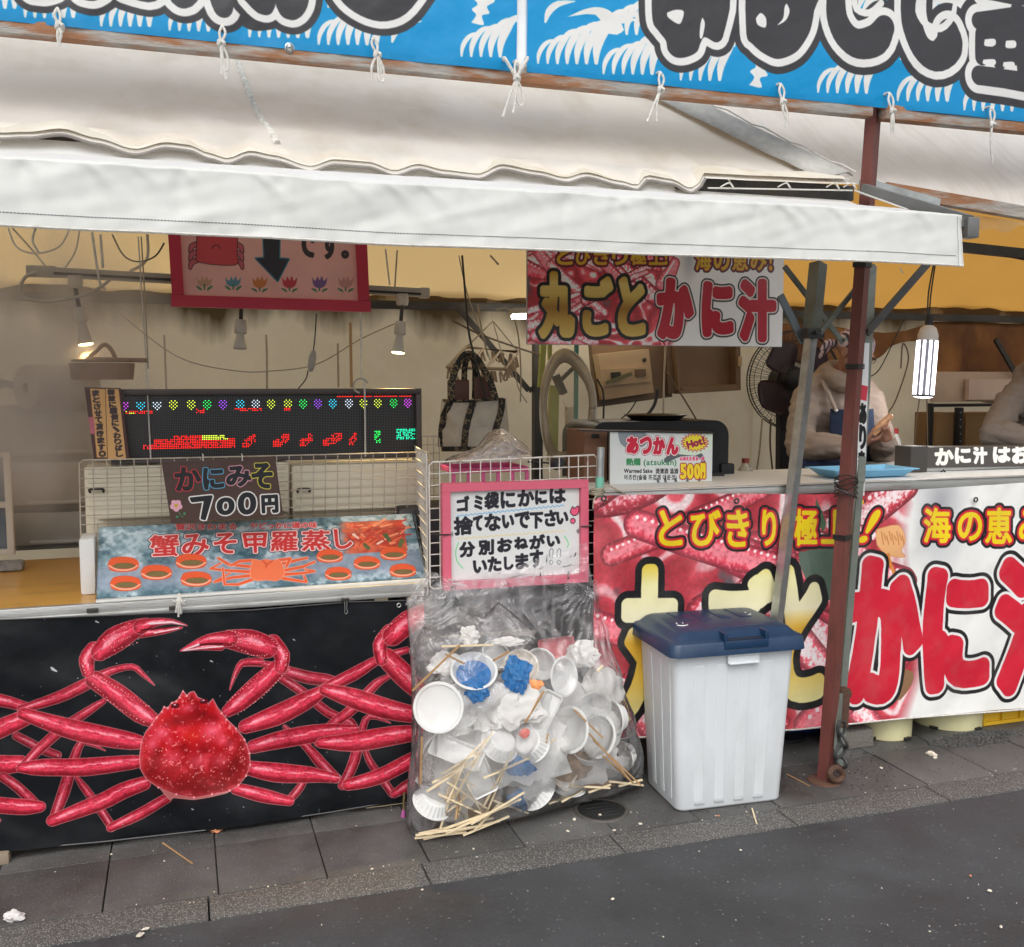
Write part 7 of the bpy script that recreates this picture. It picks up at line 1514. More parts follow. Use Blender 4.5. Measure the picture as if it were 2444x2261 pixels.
b = MB(); b.bevbox(((P4[0].x+P4[1].x)/2, 3.95, (P4[0].z+1.05)/2), (P4[1].x-P4[0].x+0.02, 0.2, P4[0].z-1.05), 0.003); b.build('carton', mat('brown card', (0.20, 0.10, 0.06), rough=0.8, var=0.1), ca)
b = MB(); b.bevbox(U(1421, 1041, 3.846), (0.035, 0.004, 0.018), 0.001); b.build('hand_hole', m_cable, ca)
YF = 5.25
fc = U(1888, 908, YF); fn_ = thing('wall_fan', 'big black fan with a round wire guard and four dark blades on the back wall', 'fan', fc)
rf = (U(1888, 908, YF)-U(1888, 760, YF)).length*0.80; fc = U(1893, 908, YF)
Mf = Matrix.Translation(fc)@Euler((R(90), 0, R(-8))).to_matrix().to_4x4()
b = MB()
for rr2, zz in ((1.0, 0), (0.985, 0.03), (0.78, 0.05), (0.45, 0.075), (0.42, -0.03), (0.8, -0.03)):
    b.tube([Mf@Vector((rf*rr2*math.cos(a), rf*rr2*math.sin(a), zz)) for a in [k*math.pi/36 for k in range(73)]], 0.004 if rr2 > 0.95 else 0.002, 5, cap=False)
for k in range(110):
    a = k*2*math.pi/110; c_, s_ = math.cos(a), math.sin(a); b.tube([Mf@Vector((rf*q*c_, rf*q*s_, z)) for q, z in ((1.0, 0.0), (0.985, 0.03), (0.78, 0.05), (0.45, 0.075), (0.25, 0.08))], 0.0013, 3, cap=False)
for k in range(60):
    a = k*2*math.pi/60; c_, s_ = math.cos(a), math.sin(a); b.tube([Mf@Vector((rf*q*c_, rf*q*s_, z)) for q, z in ((1.0, 0.0), (0.8, -0.03), (0.2, -0.035))], 0.0013, 3, cap=False)
b.build('guard', m_blk, fn_, kind='stuff')
for k in range(4):
    a0_ = R(128+k*90-(8 if k == 0 else 0)); b = MB()
    def blade(u, v, a0_=a0_):
        r_ = rf*(0.16+0.72*v); w_ = (0.30+0.42*math.sin(math.pi*min(1, v*0.62+0.18)))*(1-0.5*max(0, v-0.8)/0.2); a = a0_+(u-0.5)*w_*1.9
        if v > 0.85: r_ = rf*(0.16+0.72*(0.85+0.15*(v-0.85)/0.15*(1-abs(u-0.5)*1.4)))
        return Mf@Vector((r_*math.cos(a), r_*math.sin(a), 0.02+(u-0.5)*0.05))
    b.grid(blade, 10, 12, uv=False); b.build('blade', mat('dark maroon blade', (0.035, 0.012, 0.018), rough=0.35), fn_, solid=0.003, ang=60)
b = MB(); b.lathe([(0, 0.095), (0.05, 0.09), (0.075, 0.07), (0.078, -0.03), (0, -0.03)], Mf, 28); b.build('hub', m_blk, fn_)
b = MB(); b.lathe([(0, -0.03), (0.09, -0.03), (0.09, -0.16), (0.05, -0.2), (0, -0.2)], Mf, 24); b.bar(fc+Vector((0.03, 0.15, 0)), fc+Vector((0.06, 0.18, -0.62)), 0.07, 0.05); b.build('motor', m_blk, fn_)
YLp = 4.35
lt, lb = U(2208, 800, YLp), U(2200, 962-10, YLp); p_top = U(2212, 770, YLp)
cl_ = thing('led_lamp', 'very bright white column lamp hanging under the orange roof', 'lamp', lt)
b = MB(); b.tube(photo_line([(2232, 632), (2222, 700), (2218, 755)], YLp), 0.004, 6); b.tube(photo_line([(2228, 632), (2216, 700), (2214, 755)], YLp), 0.004, 6); b.build('cord', m_cable, cl_)
rl = 0.052; axl = (U(2202, 945, YLp)-U(2214, 800, YLp)).normalized(); M0 = Matrix.Translation(U(2215, 800, YLp))@axl.to_track_quat('Z', 'Y').to_matrix().to_4x4()
Ln = (U(2202, 945, YLp)-U(2214, 800, YLp)).length
b = MB(); b.lathe([(0, -0.10), (0.018, -0.10), (0.020, -0.05), (0.022, -0.05), (0, -0.048)], M0, 18); b.build('socket', m_blk, cl_)
b = MB(); b.lathe([(0.022, -0.05), (0.040, -0.035), (rl, 0.0), (rl, 0.028), (0, 0.028)], M0, 28); b.build('heat_sink', mat('lamp collar', (0.55, 0.53, 0.52), rough=0.4), cl_)
b = MB(); b.lathe([(0, 0.028), (rl*0.93, 0.028), (rl*0.93, Ln-0.004), (0, Ln-0.004)], M0, 28); b.build('core', mat('lamp core', (0.22, 0.22, 0.27), rough=0.4), cl_)
me_l = emit('led white', (1.0, 0.98, 1.0), 2.6)
for k in range(10):
    a = k*2*math.pi/10+0.35; b = MB(); c_, s_ = math.cos(a), math.sin(a)
    b.bar(M0@Vector((rl*0.965*c_, rl*0.965*s_, 0.03)), M0@Vector((rl*0.965*c_, rl*0.965*s_, Ln-0.006)), 0.0125, 0.006, (M0.to_3x3()@Vector((c_, s_, 0)))); b.build('led_strip', me_l, cl_)
b = MB(); b.lathe([(0, Ln-0.004), (rl*1.04, Ln-0.004), (rl*1.04, Ln+0.004), (rl*0.97, Ln+0.005)], M0, 28); b.build('end_ring', m_dark, cl_)
b = MB(); b.lathe([(rl*0.97, Ln+0.005), (rl*0.6, Ln+0.012), (0, Ln+0.014)], M0, 28); b.build('end_disc', me_l, cl_)
ld = bpy.data.lights.new('lamp_light', 'POINT'); ld.energy = 12; ld.color = (1, 0.97, 0.95); ld.shadow_soft_size = 0.06
lo = bpy.data.objects.new('lamp_light', ld); COL.objects.link(lo); lo.parent = cl_; lo.location = Vector((0.0, -0.0, -0.30))
rc = thing('counter', 'white edged soup counter behind the soup banner', 'counter', (3, 3.5, 0))
zc0 = U(2000, 1155, 3.46).z
xa_ = U(1440, 1180, 3.46).x
b = MB(); b.bevbox(((xa_+4.8)/2, 3.80, zc0-0.012), (4.8-xa_, 0.66, 0.02), 0.003); b.build('top', m_white, rc)
b = MB(); b.bevbox(((xa_+4.8)/2, 3.462, zc0-0.018), (4.8-xa_, 0.016, 0.035), 0.003); b.bevbox(((xa_+4.8)/2, 3.456, zc0+0.004), (4.8-xa_, 0.024, 0.006), 0.002); b.build('edge_rail', m_alu, rc)
for x in (xa_+0.06, 2.6, 3.4, 4.7):
    for y in (3.56, 4.1): b = MB(); b.bar((x, y, 0), (x, y, zc0-0.03), 0.035, 0.035); b.build('leg', m_dark, rc)
yb3 = 3.85
def sgn(c):
    KW = hexc('e9e7df')
    for ch_, q in (('か', [(335, 1495), (475, 1490), (475, 1610), (345, 1612)]), ('に', [(495, 1490), (610, 1488), (610, 1595), (500, 1598)]), ('汁', [(640, 1480), (738, 1475), (740, 1600), (645, 1602)]), ('は', [(795, 1480), (925, 1472), (920, 1590), (800, 1592)]), ('お', [(945, 1470), (1060, 1465), (1060, 1595), (950, 1598)]), ('一', [(1085, 1520), (1200, 1515), (1200, 1540), (1090, 1545)])): c.glyphs(ch_, q, [(9, KW)])
v5 = (2130, 620, 0.3031)
sbx, _, sf = board('soup_notice', 'long dark grey box with white brush lettering on the soup counter', 'notice', (P_(268, 1640, v5), P_(1300, 1625, v5), P_(268, 1478, v5)), 3.78, hexc('45413e'), sgn, v5, thick=0.10, side=mat('dark grey box', (0.045, 0.040, 0.036), rough=0.6, var=0.2), rough=0.6)
b = MB(); a = U(2170, 1066, 3.79); c_ = U(2211, 1150, 3.78); b.bevbox(((a.x+c_.x)/2-0.002, 3.83, (zc0+a.z)/2), (c_.x-a.x, 0.11, a.z-zc0), 0.003); b.build('end_block', mat('dark grey box', (0, 0, 0)), sbx)
b = MB(); a = U(2215, 1120, 3.80); b.bevbox((a.x+0.4, 3.84, (zc0+U(2215, 1116, 3.8).z)/2), (0.85, 0.08, U(2215, 1116, 3.8).z-zc0), 0.004); tag(b.build('white_tray', m_white), 'white tray under the dark soup notice', 'tray')
p = U(2250, 1128, 3.76); b = MB(); b.tube([p+Vector((-.012, 0, 0)), p+Vector((.0, -.004, .012)), p+Vector((.014, 0, .0))], 0.004, 6); tag(b.build('clip', m_blk), 'small black clip under the soup notice', 'clip')
m_tray = mat('light blue plastic', (0.17, 0.42, 0.62), rough=0.35)
ta, tb_ = U(1985, 1142, 3.62), U(2180, 1142, 3.62); zt0 = zc0+0.004
bt_ = thing('blue_tray', 'flat light blue plastic tray on the soup counter in front of the man', 'tray', ((ta.x+tb_.x)/2, 3.7, zt0))
b = MB(); w0 = (tb_.x-ta.x); mx_ = (ta.x+tb_.x)/2
def ringr(w, d, z): return [(mx_-w/2, 3.70-d/2, z), (mx_+w/2, 3.70-d/2, z), (mx_+w/2, 3.70+d/2, z), (mx_-w/2, 3.70+d/2, z)]
vs = ringr(w0*0.80, 0.14, zt0)+ringr(w0*0.98, 0.20, zt0+0.034)+ringr(w0*1.02, 0.22, zt0+0.034)+ringr(w0*1.02, 0.22, zt0+0.030)
b.add(vs, [(0, 1, 2, 3)]+[(i+4*k, (i+1) % 4+4*k, (i+1) % 4+4*(k+1), i+4*(k+1)) for k in range(3) for i in range(4)]); b.build('tray_body', m_tray, bt_, smooth=False, solid=0.002)
def bottle(px, pyb, y, h, r, capc, label, bodym, labelm=None):
    q = U(px, pyb, y); z0 = q.z; th = thing('bottle', label, 'bottle', q)
    M_ = Matrix.Translation(q)
    b = MB(); b.lathe([(0, 0), (r*0.95, 0), (r, 0.006), (r, h*0.45), (r*0.85, h*0.62), (r*0.4, h*0.82), (r*0.4, h*0.86)], M_, 22); b.build('body', bodym, th)
    b = MB(); b.lathe([(r*0.46, h*0.84), (r*0.46, h), (0, h)], M_, 18); b.build('cap', capc, th)
    if labelm: b = MB(); b.lathe([(r*1.01, h*0.12), (r*1.01, h*0.44)], M_, 22); b.build('wrap_label', labelm, th)
    return th
m_redp = mat('dark red cap', (0.22, 0.03, 0.02), rough=0.4)
th = bottle(1778, 1163, 4.1, 0.135, 0.038, m_redp, 'clear bottle with a dark red cap and a handle behind the soup counter', clear_mat('bottle plastic', gloss=0.06, milk=0.22, fres=1.4, milkcol=(0.6, 0.5, 0.36)))
q = U(1792, 1150, 4.08); b = MB(); b.tube(smoothpts([q+Vector((0, 0, .045)), q+Vector((.025, 0, .04)), q+Vector((.028, 0, .0)), q+Vector((.022, 0, -.03)), q+Vector((0, 0, -.03))], 4), 0.005, 8); b.build('handle', clear_mat('bottle plastic'), th)
bottle(2134, 1100, 4.9, 0.19, 0.04, mat('bright red cap', (0.5, 0.04, 0.04), rough=0.4), 'white and red bottle standing behind the hands of the man', m_white, mat('red label', (0.45, 0.08, 0.07), rough=0.4))
sh = thing('shelf_rack', 'black slotted steel shelf frame holding cartons at the back right', 'shelf', U(2300, 1070, 5.2))
def rb(px0, py0, px1, py1, Y, d, name, m_, par, th_=0.0):
    a, c = U(px0, py1, Y), U(px1, py0, Y); b = MB(); b.bevbox(((a.x+c.x)/2, Y+d/2, (a.z+c.z)/2), (abs(c.x-a.x), d, abs(c.z-a.z)), 0.004); return b.build(name, m_, par)
rb(2222, 962, 2480, 972, 5.2, 0.04, 'top_rail', m_blk, sh); rb(2219, 963, 2230, 1080, 5.198, 0.04, 'upright', m_blk, sh); rb(2284, 973, 2301, 1080, 5.199, 0.04, 'upright', m_blk, sh)
b = MB()
for k in range(6): q = U(2292, 985+k*17, 5.19); b.lathe([(0, 0), (0.004, 0), (0.004, 0.003), (0, 0.003)], Matrix.Translation(q)@Euler((R(90), 0, 0)).to_matrix().to_4x4(), 8)
b.build('holes', m_galv, sh, kind='stuff')
m_card = mat('cardboard', (0.24, 0.14, 0.06), rough=0.85, var=0.08)
for a_, lab in (((2231, 985, 2283, 1078), 'plain brown carton left on the black shelf frame'), ((2302, 985, 2400, 1078), 'brown carton right on the black shelf frame')):
    o = rb(*a_, 5.26, 0.2, 'carton', m_card, None); tag(o, lab, 'box')
o = rb(2225, 888, 2480, 960, 5.5, 0.02, 'white_board', mat('dull white board', (0.45, 0.34, 0.26), rough=0.5, var=0.1), None); tag(o, 'dull white board fixed low on the back wall at the right', 'board')
o = rb(2312, 905, 2420, 955, 5.44, 0.04, 'paper_box', mat('pinkish paper', (0.52, 0.40, 0.34), rough=0.6), None); tag(o, 'flat pale box fixed on the dull white board', 'box')
o = rb(2110, 1080, 2172, 1106, 4.6, 0.2, 'paper_stack', mat('paper box', (0.5, 0.42, 0.34), rough=0.6), None); tag(o, 'low pale box on the counter behind the blue tray', 'box')
o = rb(2100, 1105, 2172, 1130, 4.4, 0.2, 'white_case', m_white, None); tag(o, 'white case on the soup counter behind the blue tray', 'box')
def nb(c):
    for ch_, q in (('あ', qbox(876, 1180, 915, 1310)), ('り', qbox(876, 1325, 912, 1480)), ('ま', qbox(870, 1505, 905, 1580)), ('す', qbox(868, 1590, 900, 1650))): c.glyphs(ch_, q, [(7, BLK)])
    c.poly([(885, 1050), (930, 1060), (920, 1160), (880, 1150)], [(0, hexc('c43a4c'))]); c.chain([(880, 1680, 8), (890, 1720, 12), (875, 1760, 8)], hexc('7fa8c4'), smooth=3)
    c.poly([(855, 1800), (905, 1800), (903, 1990), (855, 1990)], [(0, hexc('c73042'))]); c.poly([(860, 1840), (900, 1830), (898, 1870), (860, 1880)], [(0, hexc('ead42d'))])
    c.poly([(856, 1950), (903, 1940), (903, 1990), (855, 1990)], [(0, hexc('7f6fb0'))])
v6 = (1744, 550, 0.3518)
board('narrow_banner', 'narrow white vertical banner with black brush lettering hanging between the poles', 'banner', (P_(848, 1860, v6), P_(904, 1860, v6), P_(884, 762, v6)), 3.335, hexc('d9d9da'), nb, v6, thick=0.002, rough=0.2, coat=0.5, res=700)
m_bk = mat('pale yellow plastic', (0.66, 0.62, 0.36), rough=0.45, var=0.05, dirt=(0.35, 0.3, 0.18), damt=0.3, dscale=5)
def bucket(px, py, r, h, label):
    c_ = Vector((U(px, py, 3.455+r).x, 3.455+r, 0)); th = thing('round_tub', label, 'tub', c_, 'pale yellow tubs under the soup counter')
    b = MB(); n_ = 48; M_ = Matrix.Translation(c_)
    b.lathe([(0, 0.03), (r*0.90, 0.03), (r*0.92, 0.0), (r*0.945, 0.0), (r*0.955, 0.034), (r*0.955, 0.036), (r*0.955, h*0.9), (r*0.97, h), (r*0.93, h)], M_, n_)
    b.build('body', m_bk, th); 
    for a in (R(-75), R(-150), R(30)):
        b = MB(); q = c_+Vector((r*0.93*math.cos(a), r*0.93*math.sin(a), 0.006)); b.bevbox(q, (0.035, 0.03, 0.013), 0.002, Euler((0, 0, a+R(90)))); b.build('foot_notch', m_cable, th)
bucket(2106, 1779, 0.125, 0.36, 'pale yellow tub left, just right of the red pole')
bucket(2256, 1760, 0.16, 0.36, 'wider pale yellow tub between the other tub and the yellow crate')
m_yc = mat('yellow crate plastic', (0.70, 0.42, 0.02), rough=0.4, var=0.08, dirt=(0.3, 0.18, 0.02), damt=0.4)
cq = G(2372, 1745); yc = thing('crate', 'yellow plastic bottle crate under the soup banner at the right', 'crate', (cq.x, cq.y, 0))
x0, y0, w_, d_, h_ = U(2345, 1740, 3.50).x, 3.50, 0.42, 0.34, 0.26
for z_, t_ in ((0.008, 0.016), (0.085, 0.01), (h_-0.01, 0.02)):
    for (c_, s_) in (((x0+w_/2, y0, z_), (w_, 0.010, t_)), ((x0+w_/2, y0+d_, z_), (w_, 0.010, t_)), ((x0, y0+d_/2, z_), (0.010, d_-0.011, t_)), ((x0+w_, y0+d_/2, z_), (0.010, d_-0.011, t_))):
        b = MB(); b.bevbox(c_, s_, 0.002); b.build('rail', m_yc, yc)
for k in range(5):
    for yy_ in (y0+0.001, y0+d_-0.001): b = MB(); b.bevbox((x0+0.006+(w_-0.012)*k/4, yy_, h_/2), (0.012, 0.016, h_-0.01), 0.002); b.build('post', m_yc, yc)
for k in range(1, 4):
    for xx_ in (x0+0.001, x0+w_-0.001): b = MB(); b.bevbox((xx_, y0+d_*k/4, h_/2), (0.016, 0.012, h_-0.01), 0.002); b.build('post', m_yc, yc)
b = MB(); b.box((x0+w_/2, y0+0.008, 0.05), (w_-0.02, 0.003, 0.07)); b.box((x0+0.008, y0+d_/2, 0.05), (0.003, d_-0.02, 0.07)); b.box((x0+w_/2, y0+d_-0.008, 0.13), (w_-0.02, 0.003, 0.22)); b.box((x0+w_/2, y0+d_/2, 0.008), (w_-0.02, d_-0.02, 0.004)); b.build('panels', m_yc, yc)
m_conc = mat('grey concrete', (0.17, 0.155, 0.135), rough=0.9, var=0.2, bump=0.7, bscale=90, dirt=(0.07, 0.06, 0.05), damt=0.6)
cq = G(2050, 1790); cw = thing('concrete_block', 'stacked grey concrete blocks beside the foot of the steel rail', 'block', (cq.x, cq.y+0.05, 0))
b = MB(); b.bevbox((cq.x-0.01, cq.y+0.07, 0.038), (0.19, 0.11, 0.076), 0.005); b.build('lower_block', m_conc, cw)
for k in range(3): b = MB(); b.bevbox((cq.x-0.045, cq.y+0.11, 0.095+k*0.034), (0.10, 0.07, 0.028), 0.004); b.build('upper_block', m_conc, cw)
cq = G(1900, 1775); b = MB(); b.lathe([(0, 0), (0.10, 0), (0.10, 0.015), (0.03, 0.02), (0.02, 0.05), (0, 0.05)], Matrix.Translation((cq.x, cq.y+0.1, 0)), 28); tag(b.build('weight_disc', m_blk), 'black round weight base in the dark behind the trash bin', 'base')
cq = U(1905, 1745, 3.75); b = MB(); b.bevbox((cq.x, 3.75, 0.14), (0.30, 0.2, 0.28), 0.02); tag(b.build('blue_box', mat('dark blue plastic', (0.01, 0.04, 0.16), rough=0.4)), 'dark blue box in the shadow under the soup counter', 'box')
rn = random.Random(12); b = MB(); c0_ = G(2330, 1765)
for k in range(520):
    a = rn.uniform(0, 6.28); q_ = math.sqrt(rn.random()); x_, y_ = c0_.x+0.24*q_*math.cos(a), c0_.y+0.07*q_*math.sin(a); s_ = rn.uniform(0.003, 0.008)
    b.box((x_, y_, s_*0.4), (s_*1.6, s_*1.3, s_), Euler((rn.uniform(-.6, .6), rn.uniform(-.6, .6), rn.uniform(0, 3))))
tag(b.build('gravel', mat('dark gravel', (0.07, 0.068, 0.065), rough=0.9, var=0.4, vscale=90)), kind='stuff')
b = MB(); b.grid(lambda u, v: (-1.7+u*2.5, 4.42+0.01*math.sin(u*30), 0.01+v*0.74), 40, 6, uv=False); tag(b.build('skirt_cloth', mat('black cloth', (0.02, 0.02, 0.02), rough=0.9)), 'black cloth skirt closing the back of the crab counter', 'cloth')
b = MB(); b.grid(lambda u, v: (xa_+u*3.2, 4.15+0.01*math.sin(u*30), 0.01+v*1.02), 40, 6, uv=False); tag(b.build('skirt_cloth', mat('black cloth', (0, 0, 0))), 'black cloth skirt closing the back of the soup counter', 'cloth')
t0_, t1_ = U(1222, 756, 5.2), U(1560, 750, 5.2); fl = thing('tube_light', 'lit white tube lamp peeking out left of the hanging soup sign', 'lamp', t0_)
b = MB(); b.bar(t0_+Vector((0, 0, 0.03)), t1_+Vector((0, 0, 0.03)), 0.05, 0.03); b.build('fixture', m_trk, fl)
b = MB(); b.tube([t0_, t1_], 0.014, 10); b.build('tube', emit('tube white', (1, 0.93, 0.8), 16.0), fl)
m_bin = mat('white bin plastic', (0.66, 0.69, 0.71), rough=0.42, var=0.03, bump=0.05, bscale=40, dirt=(0.36, 0.35, 0.32), damt=0.45, dscale=5, dedge=(0.48, 0.8), stretch=(1, 1, 0.5))
m_navy = mat('navy plastic', (0.006, 0.030, 0.078), rough=0.38, var=0.12, dirt=(0.10, 0.12, 0.16), damt=0.2, bump=0.06, bscale=50)
bc = Vector((1.862, 3.245, 0)); BR_ = Matrix.Rotation(R(-3.0), 3, 'Z')
def rrect(hx, hy, r, n=5):
    out = []
    for sx, sy, a0 in ((1, 1, 0), (-1, 1, 90), (-1, -1, 180), (1, -1, 270)):
        for k in range(n+1):
            a = R(a0+90*k/n); out.append((sx*(hx-r)+r*math.cos(a), sy*(hy-r)+r*math.sin(a)))
    return out
def loft(mb, rings, cap0=True, cap1=True, base=bc, rot=BR_):
    n_ = len(rings[0][0]); vs = []; fs = []
    for pts, z in rings: vs += [base+rot@Vector((x, y, 0))+Vector((0, 0, z)) for x, y in pts]
    for j in range(len(rings)-1):
        for i in range(n_): k = (i+1) % n_; fs.append((j*n_+i, j*n_+k, (j+1)*n_+k, (j+1)*n_+i))
    if cap0: fs.append(tuple(reversed(range(n_))))
    if cap1: fs.append(tuple((len(rings)-1)*n_+i for i in range(n_)))
    mb.add(vs, fs); return mb
HB2 = 0.605; bx0, by0, bx1, by1 = 0.208, 0.145, 0.236, 0.172
tbn = thing('trash_bin', 'white ribbed plastic trash bin with a navy blue lid standing on the pavement', 'trash bin', bc)
def bw(z): t = z/HB2; return bx0+(bx1-bx0)*t, by0+(by1-by0)*t
b = MB(); rings = []
for z, ins in ((0.0, 0.010), (0.006, 0.002), (0.012, 0), (0.25, 0), (0.572, 0), (0.577, -0.006), (HB2, -0.007)):
    hx, hy = bw(z); rings.append((rrect(hx-ins, hy-ins, 0.030), z))
loft(b, rings); b.build('body', m_bin, tbn, ang=35)
def rib(face, off, w, z0, z1, pro=0.0018):
    b = MB(); vs = []
    for z in (z0, z1):
        hx, hy = bw(z)
        for o in (-w/2, w/2):
            s_ = off*(hx/bx1 if face == 'f' else hy/by1)+o*(hx/bx1)
            if face == 'f': vs.append(Vector((s_, -hy-pro, z)))
            else: vs.append(Vector((-hx-pro, s_, z)))
    q = [bc+BR_@Vector((v.x, v.y, 0))+Vector((0, 0, v.z)) for v in vs]
    inn = Vector((0, pro+0.004, 0)) if face == 'f' else Vector((pro+0.004, 0, 0)); inn = BR_@inn
    b.add(q+[p+inn for p in q], [(0, 1, 3, 2), (4, 6, 7, 5), (0, 4, 5, 1), (2, 3, 7, 6), (0, 2, 6, 4), (1, 5, 7, 3)]); o = b.build('rib', m_bin, tbn, smooth=False)
    md = o.modifiers.new('bev', 'BEVEL'); md.width = 0.0022; md.segments = 2; md.limit_method = 'ANGLE'
for off, w in ((-0.145, 0.042), (-0.055, 0.042), (0.035, 0.042), (0.125, 0.042)): rib('f', off, w, 0.035, 0.54)
for off, w in ((-0.10, 0.034), (-0.02, 0.034), (0.065, 0.034)): rib('s', off, w, 0.035, 0.54)
for off in (-0.145, -0.055, 0.035, 0.125):
    b = MB(); hx, hy = bw(0.03); b.bevbox(bc+BR_@Vector((off*0.86, -hy-0.003, 0))+Vector((0, 0, 0.029)), (0.036, 0.006, 0.006), 0.001, Euler((0, 0, R(-3)))); b.build('foot_step', mat('bin shade grey', (0.40, 0.42, 0.43), rough=0.5), tbn)  # darker bin grey paints shade at the foot of each rib
lid = MB(); LX, LY = 0.262, 0.200
rg = []
for z, ins in ((HB2-0.022, 0.000), (HB2-0.022, -0.004), (HB2+0.018, -0.0), (HB2+0.026, 0.006), (HB2+0.028, 0.014), (HB2+0.030, 0.022), (HB2+0.050, 0.040), (HB2+0.056, 0.052), (HB2+0.060, 0.085), (HB2+0.062, 0.12)):
    rg.append((rrect(LX-ins, LY-ins, max(0.035-ins*0.1, 0.02)), z))
loft(lid, rg); lo_ = lid.build('lid', m_navy, tbn, ang=50)
def LP(x, y, z): return bc+BR_@Vector((x, y, 0))+Vector((0, 0, z))
ez = Euler((0, 0, R(-3)))
b = MB()
b.bevbox(LP(-0.080+0.02, -0.165, HB2+0.035), (0.014, 0.075, 0.040), 0.005, ez); b.bevbox(LP(0.080+0.02, -0.165, HB2+0.035), (0.014, 0.075, 0.040), 0.005, ez); b.bevbox(LP(0.02, -0.130, HB2+0.050), (0.172, 0.016, 0.022), 0.005, ez)
b.bevbox(LP(0.02, -0.199, HB2+0.012), (0.172, 0.012, 0.030), 0.004, ez); b.build('handle_surround', m_navy, lo_)
b = MB(); b.bevbox(LP(0.02, -0.168, HB2+0.0285), (0.145, 0.056, 0.006), 0.002, ez); b.build('handle_recess', mat('navy recess shade', (0.007, 0.016, 0.034), rough=0.5), lo_)  # darker navy puts the shade of the recess into the colour
for x in (-0.12, -0.045, 0.035, 0.115):
    b = MB(); b.bevbox(LP(x, 0.05, HB2+0.061), (0.045, 0.14, 0.006), 0.003, ez); b.build('top_ridge', m_navy, lo_)
m_wp = mat('white print', (0.7, 0.7, 0.7), rough=0.5)
for x, y in ((-0.165, -0.06), (0.135, 0.03)):
    b = MB(); b.tube([LP(x+0.022*math.cos(a), y+0.022*math.sin(a), HB2+0.0615) for a in [R(200+k*14) for k in range(11)]], 0.0022, 6); b.tube([LP(x-0.012, y+0.012, HB2+0.0615), LP(x-0.012, y+0.020, HB2+0.0615)], 0.0022, 6); b.tube([LP(x+0.012, y+0.012, HB2+0.0615), LP(x+0.012, y+0.020, HB2+0.0615)], 0.0022, 6)
    b.build('smile_mark', m_wp, lo_)
b = MB(); hx, hy = bw(0.57)
b.bevbox(LP(0.02, -hy-0.012, 0.562), (0.125, 0.008, 0.034), 0.003, ez); b.bevbox(LP(0.02, -hy-0.018, 0.578), (0.130, 0.014, 0.006), 0.002, ez); b.bevbox(LP(0.02, -hy-0.018, 0.546), (0.120, 0.014, 0.005), 0.002, ez); b.build('latch_handle', m_bin, tbn)
bagring = [(0.0, 1.165, 3.335, 0.465, 0.085), (0.04, 1.165, 3.330, 0.475, 0.125), (0.15, 1.160, 3.32, 0.460, 0.160), (0.35, 1.145, 3.31, 0.425, 0.165), (0.55, 1.125, 3.33, 0.395, 0.135), (0.75, 1.110, 3.375, 0.375, 0.085), (0.92, 1.10, 3.415, 0.365, 0.035), (1.0, 1.095, 3.425, 0.36, 0.022)]
ZB = 0.80
def bagp(u, v):
    for a, b_ in zip(bagring, bagring[1:]):
        if v <= b_[0]: t = (v-a[0])/(b_[0]-a[0]); t = t*t*(3-2*t); cx, cy, ax, ay = [a[i]+(b_[i]-a[i])*t for i in range(1, 5)]; break
    an = u*2*math.pi; ca_, sa = math.cos(an), math.sin(an)
    ex = 0.72; x = ax*math.copysign(abs(ca_)**ex, ca_); y = ay*math.copysign(abs(sa)**ex, sa)
    sk = R(10)*(1-v)**1.2; X = cx+x*math.cos(sk)-y*math.sin(sk); Y = cy+x*math.sin(sk)+y*math.cos(sk)
    z = 0.004+ZB*v
    dx_, dz_ = (cx+ax-X), (ZB-z)+0.02      # folds fan out from the tied upper right corner
    th_ = math.atan2(dx_, dz_); rr_ = math.hypot(dx_, dz_)
    fold = 0.010*math.sin(th_*46+2*fbm(X*3, z*3))*math.exp(-rr_/0.42)
    w = 0.012*fbm(X*5, z*5, Y*3)+0.007*abs(fbm(X*13, z*11, Y*6))+fold
    top = max(0, (v-0.7)/0.3)
    Y -= w*(1 if sa < 0 else -0.4)
    zz = z + top*(0.05*math.sin(X*6.2-5.0)+0.02*fbm(X*9, 2)) - 0.012*fbm(X*8, v*6)*(1 if v > 0.03 else 0)
    return Vector((X, Y, max(zz, 0.003)))
m_bag = clear_mat('clear bag film', tint=(0.99, 0.99, 0.995), gloss=0.035, milk=0.055, rough=0.10, bump=0.8, bscale=7, fres=1.24, milkcol=(0.97, 0.97, 0.98), streak=0.2)
tb_g = thing('trash_bag', 'big clear plastic trash bag full of used foam bowls and chopsticks leaning under the notice', 'trash bag', (1.16, 3.33, 0))
b = MB(); b.grid(lambda u, v: bagp(u, v), 220, 110, uv=False)
b.build('film', m_bag, tb_g, ang=180)
b = MB()      # gathered strap of film reaching up over the notice on the right and at the left
def flap(pts, name):
    b = MB(); P = [[U(*q) for q in row] for row in pts]; nu, nv = len(P[0])-1, len(P)-1
    def f(u, v):
        i = min(int(u*nu), nu-1); j = min(int(v*nv), nv-1); a, c = u*nu-i, v*nv-j
        p = (P[j][i]*(1-a)+P[j][i+1]*a)*(1-c)+(P[j+1][i]*(1-a)+P[j+1][i+1]*a)*c
        p.y += 0.010*fbm(u*5, v*4, 3)+0.004*math.sin(u*22+v*4); return p
    b.grid(f, 40, 24, uv=False); return b.build(name, m_bag, tb_g, ang=180)
flap([[(1190, 1368, 3.42), (1290, 1330, 3.42), (1402, 1294, 3.43)], [(1185, 1385, 3.41), (1300, 1360, 3.41), (1404, 1345, 3.42)], [(1180, 1400, 3.40), (1300, 1395, 3.40), (1418, 1400, 3.41)]], 'top_flap')
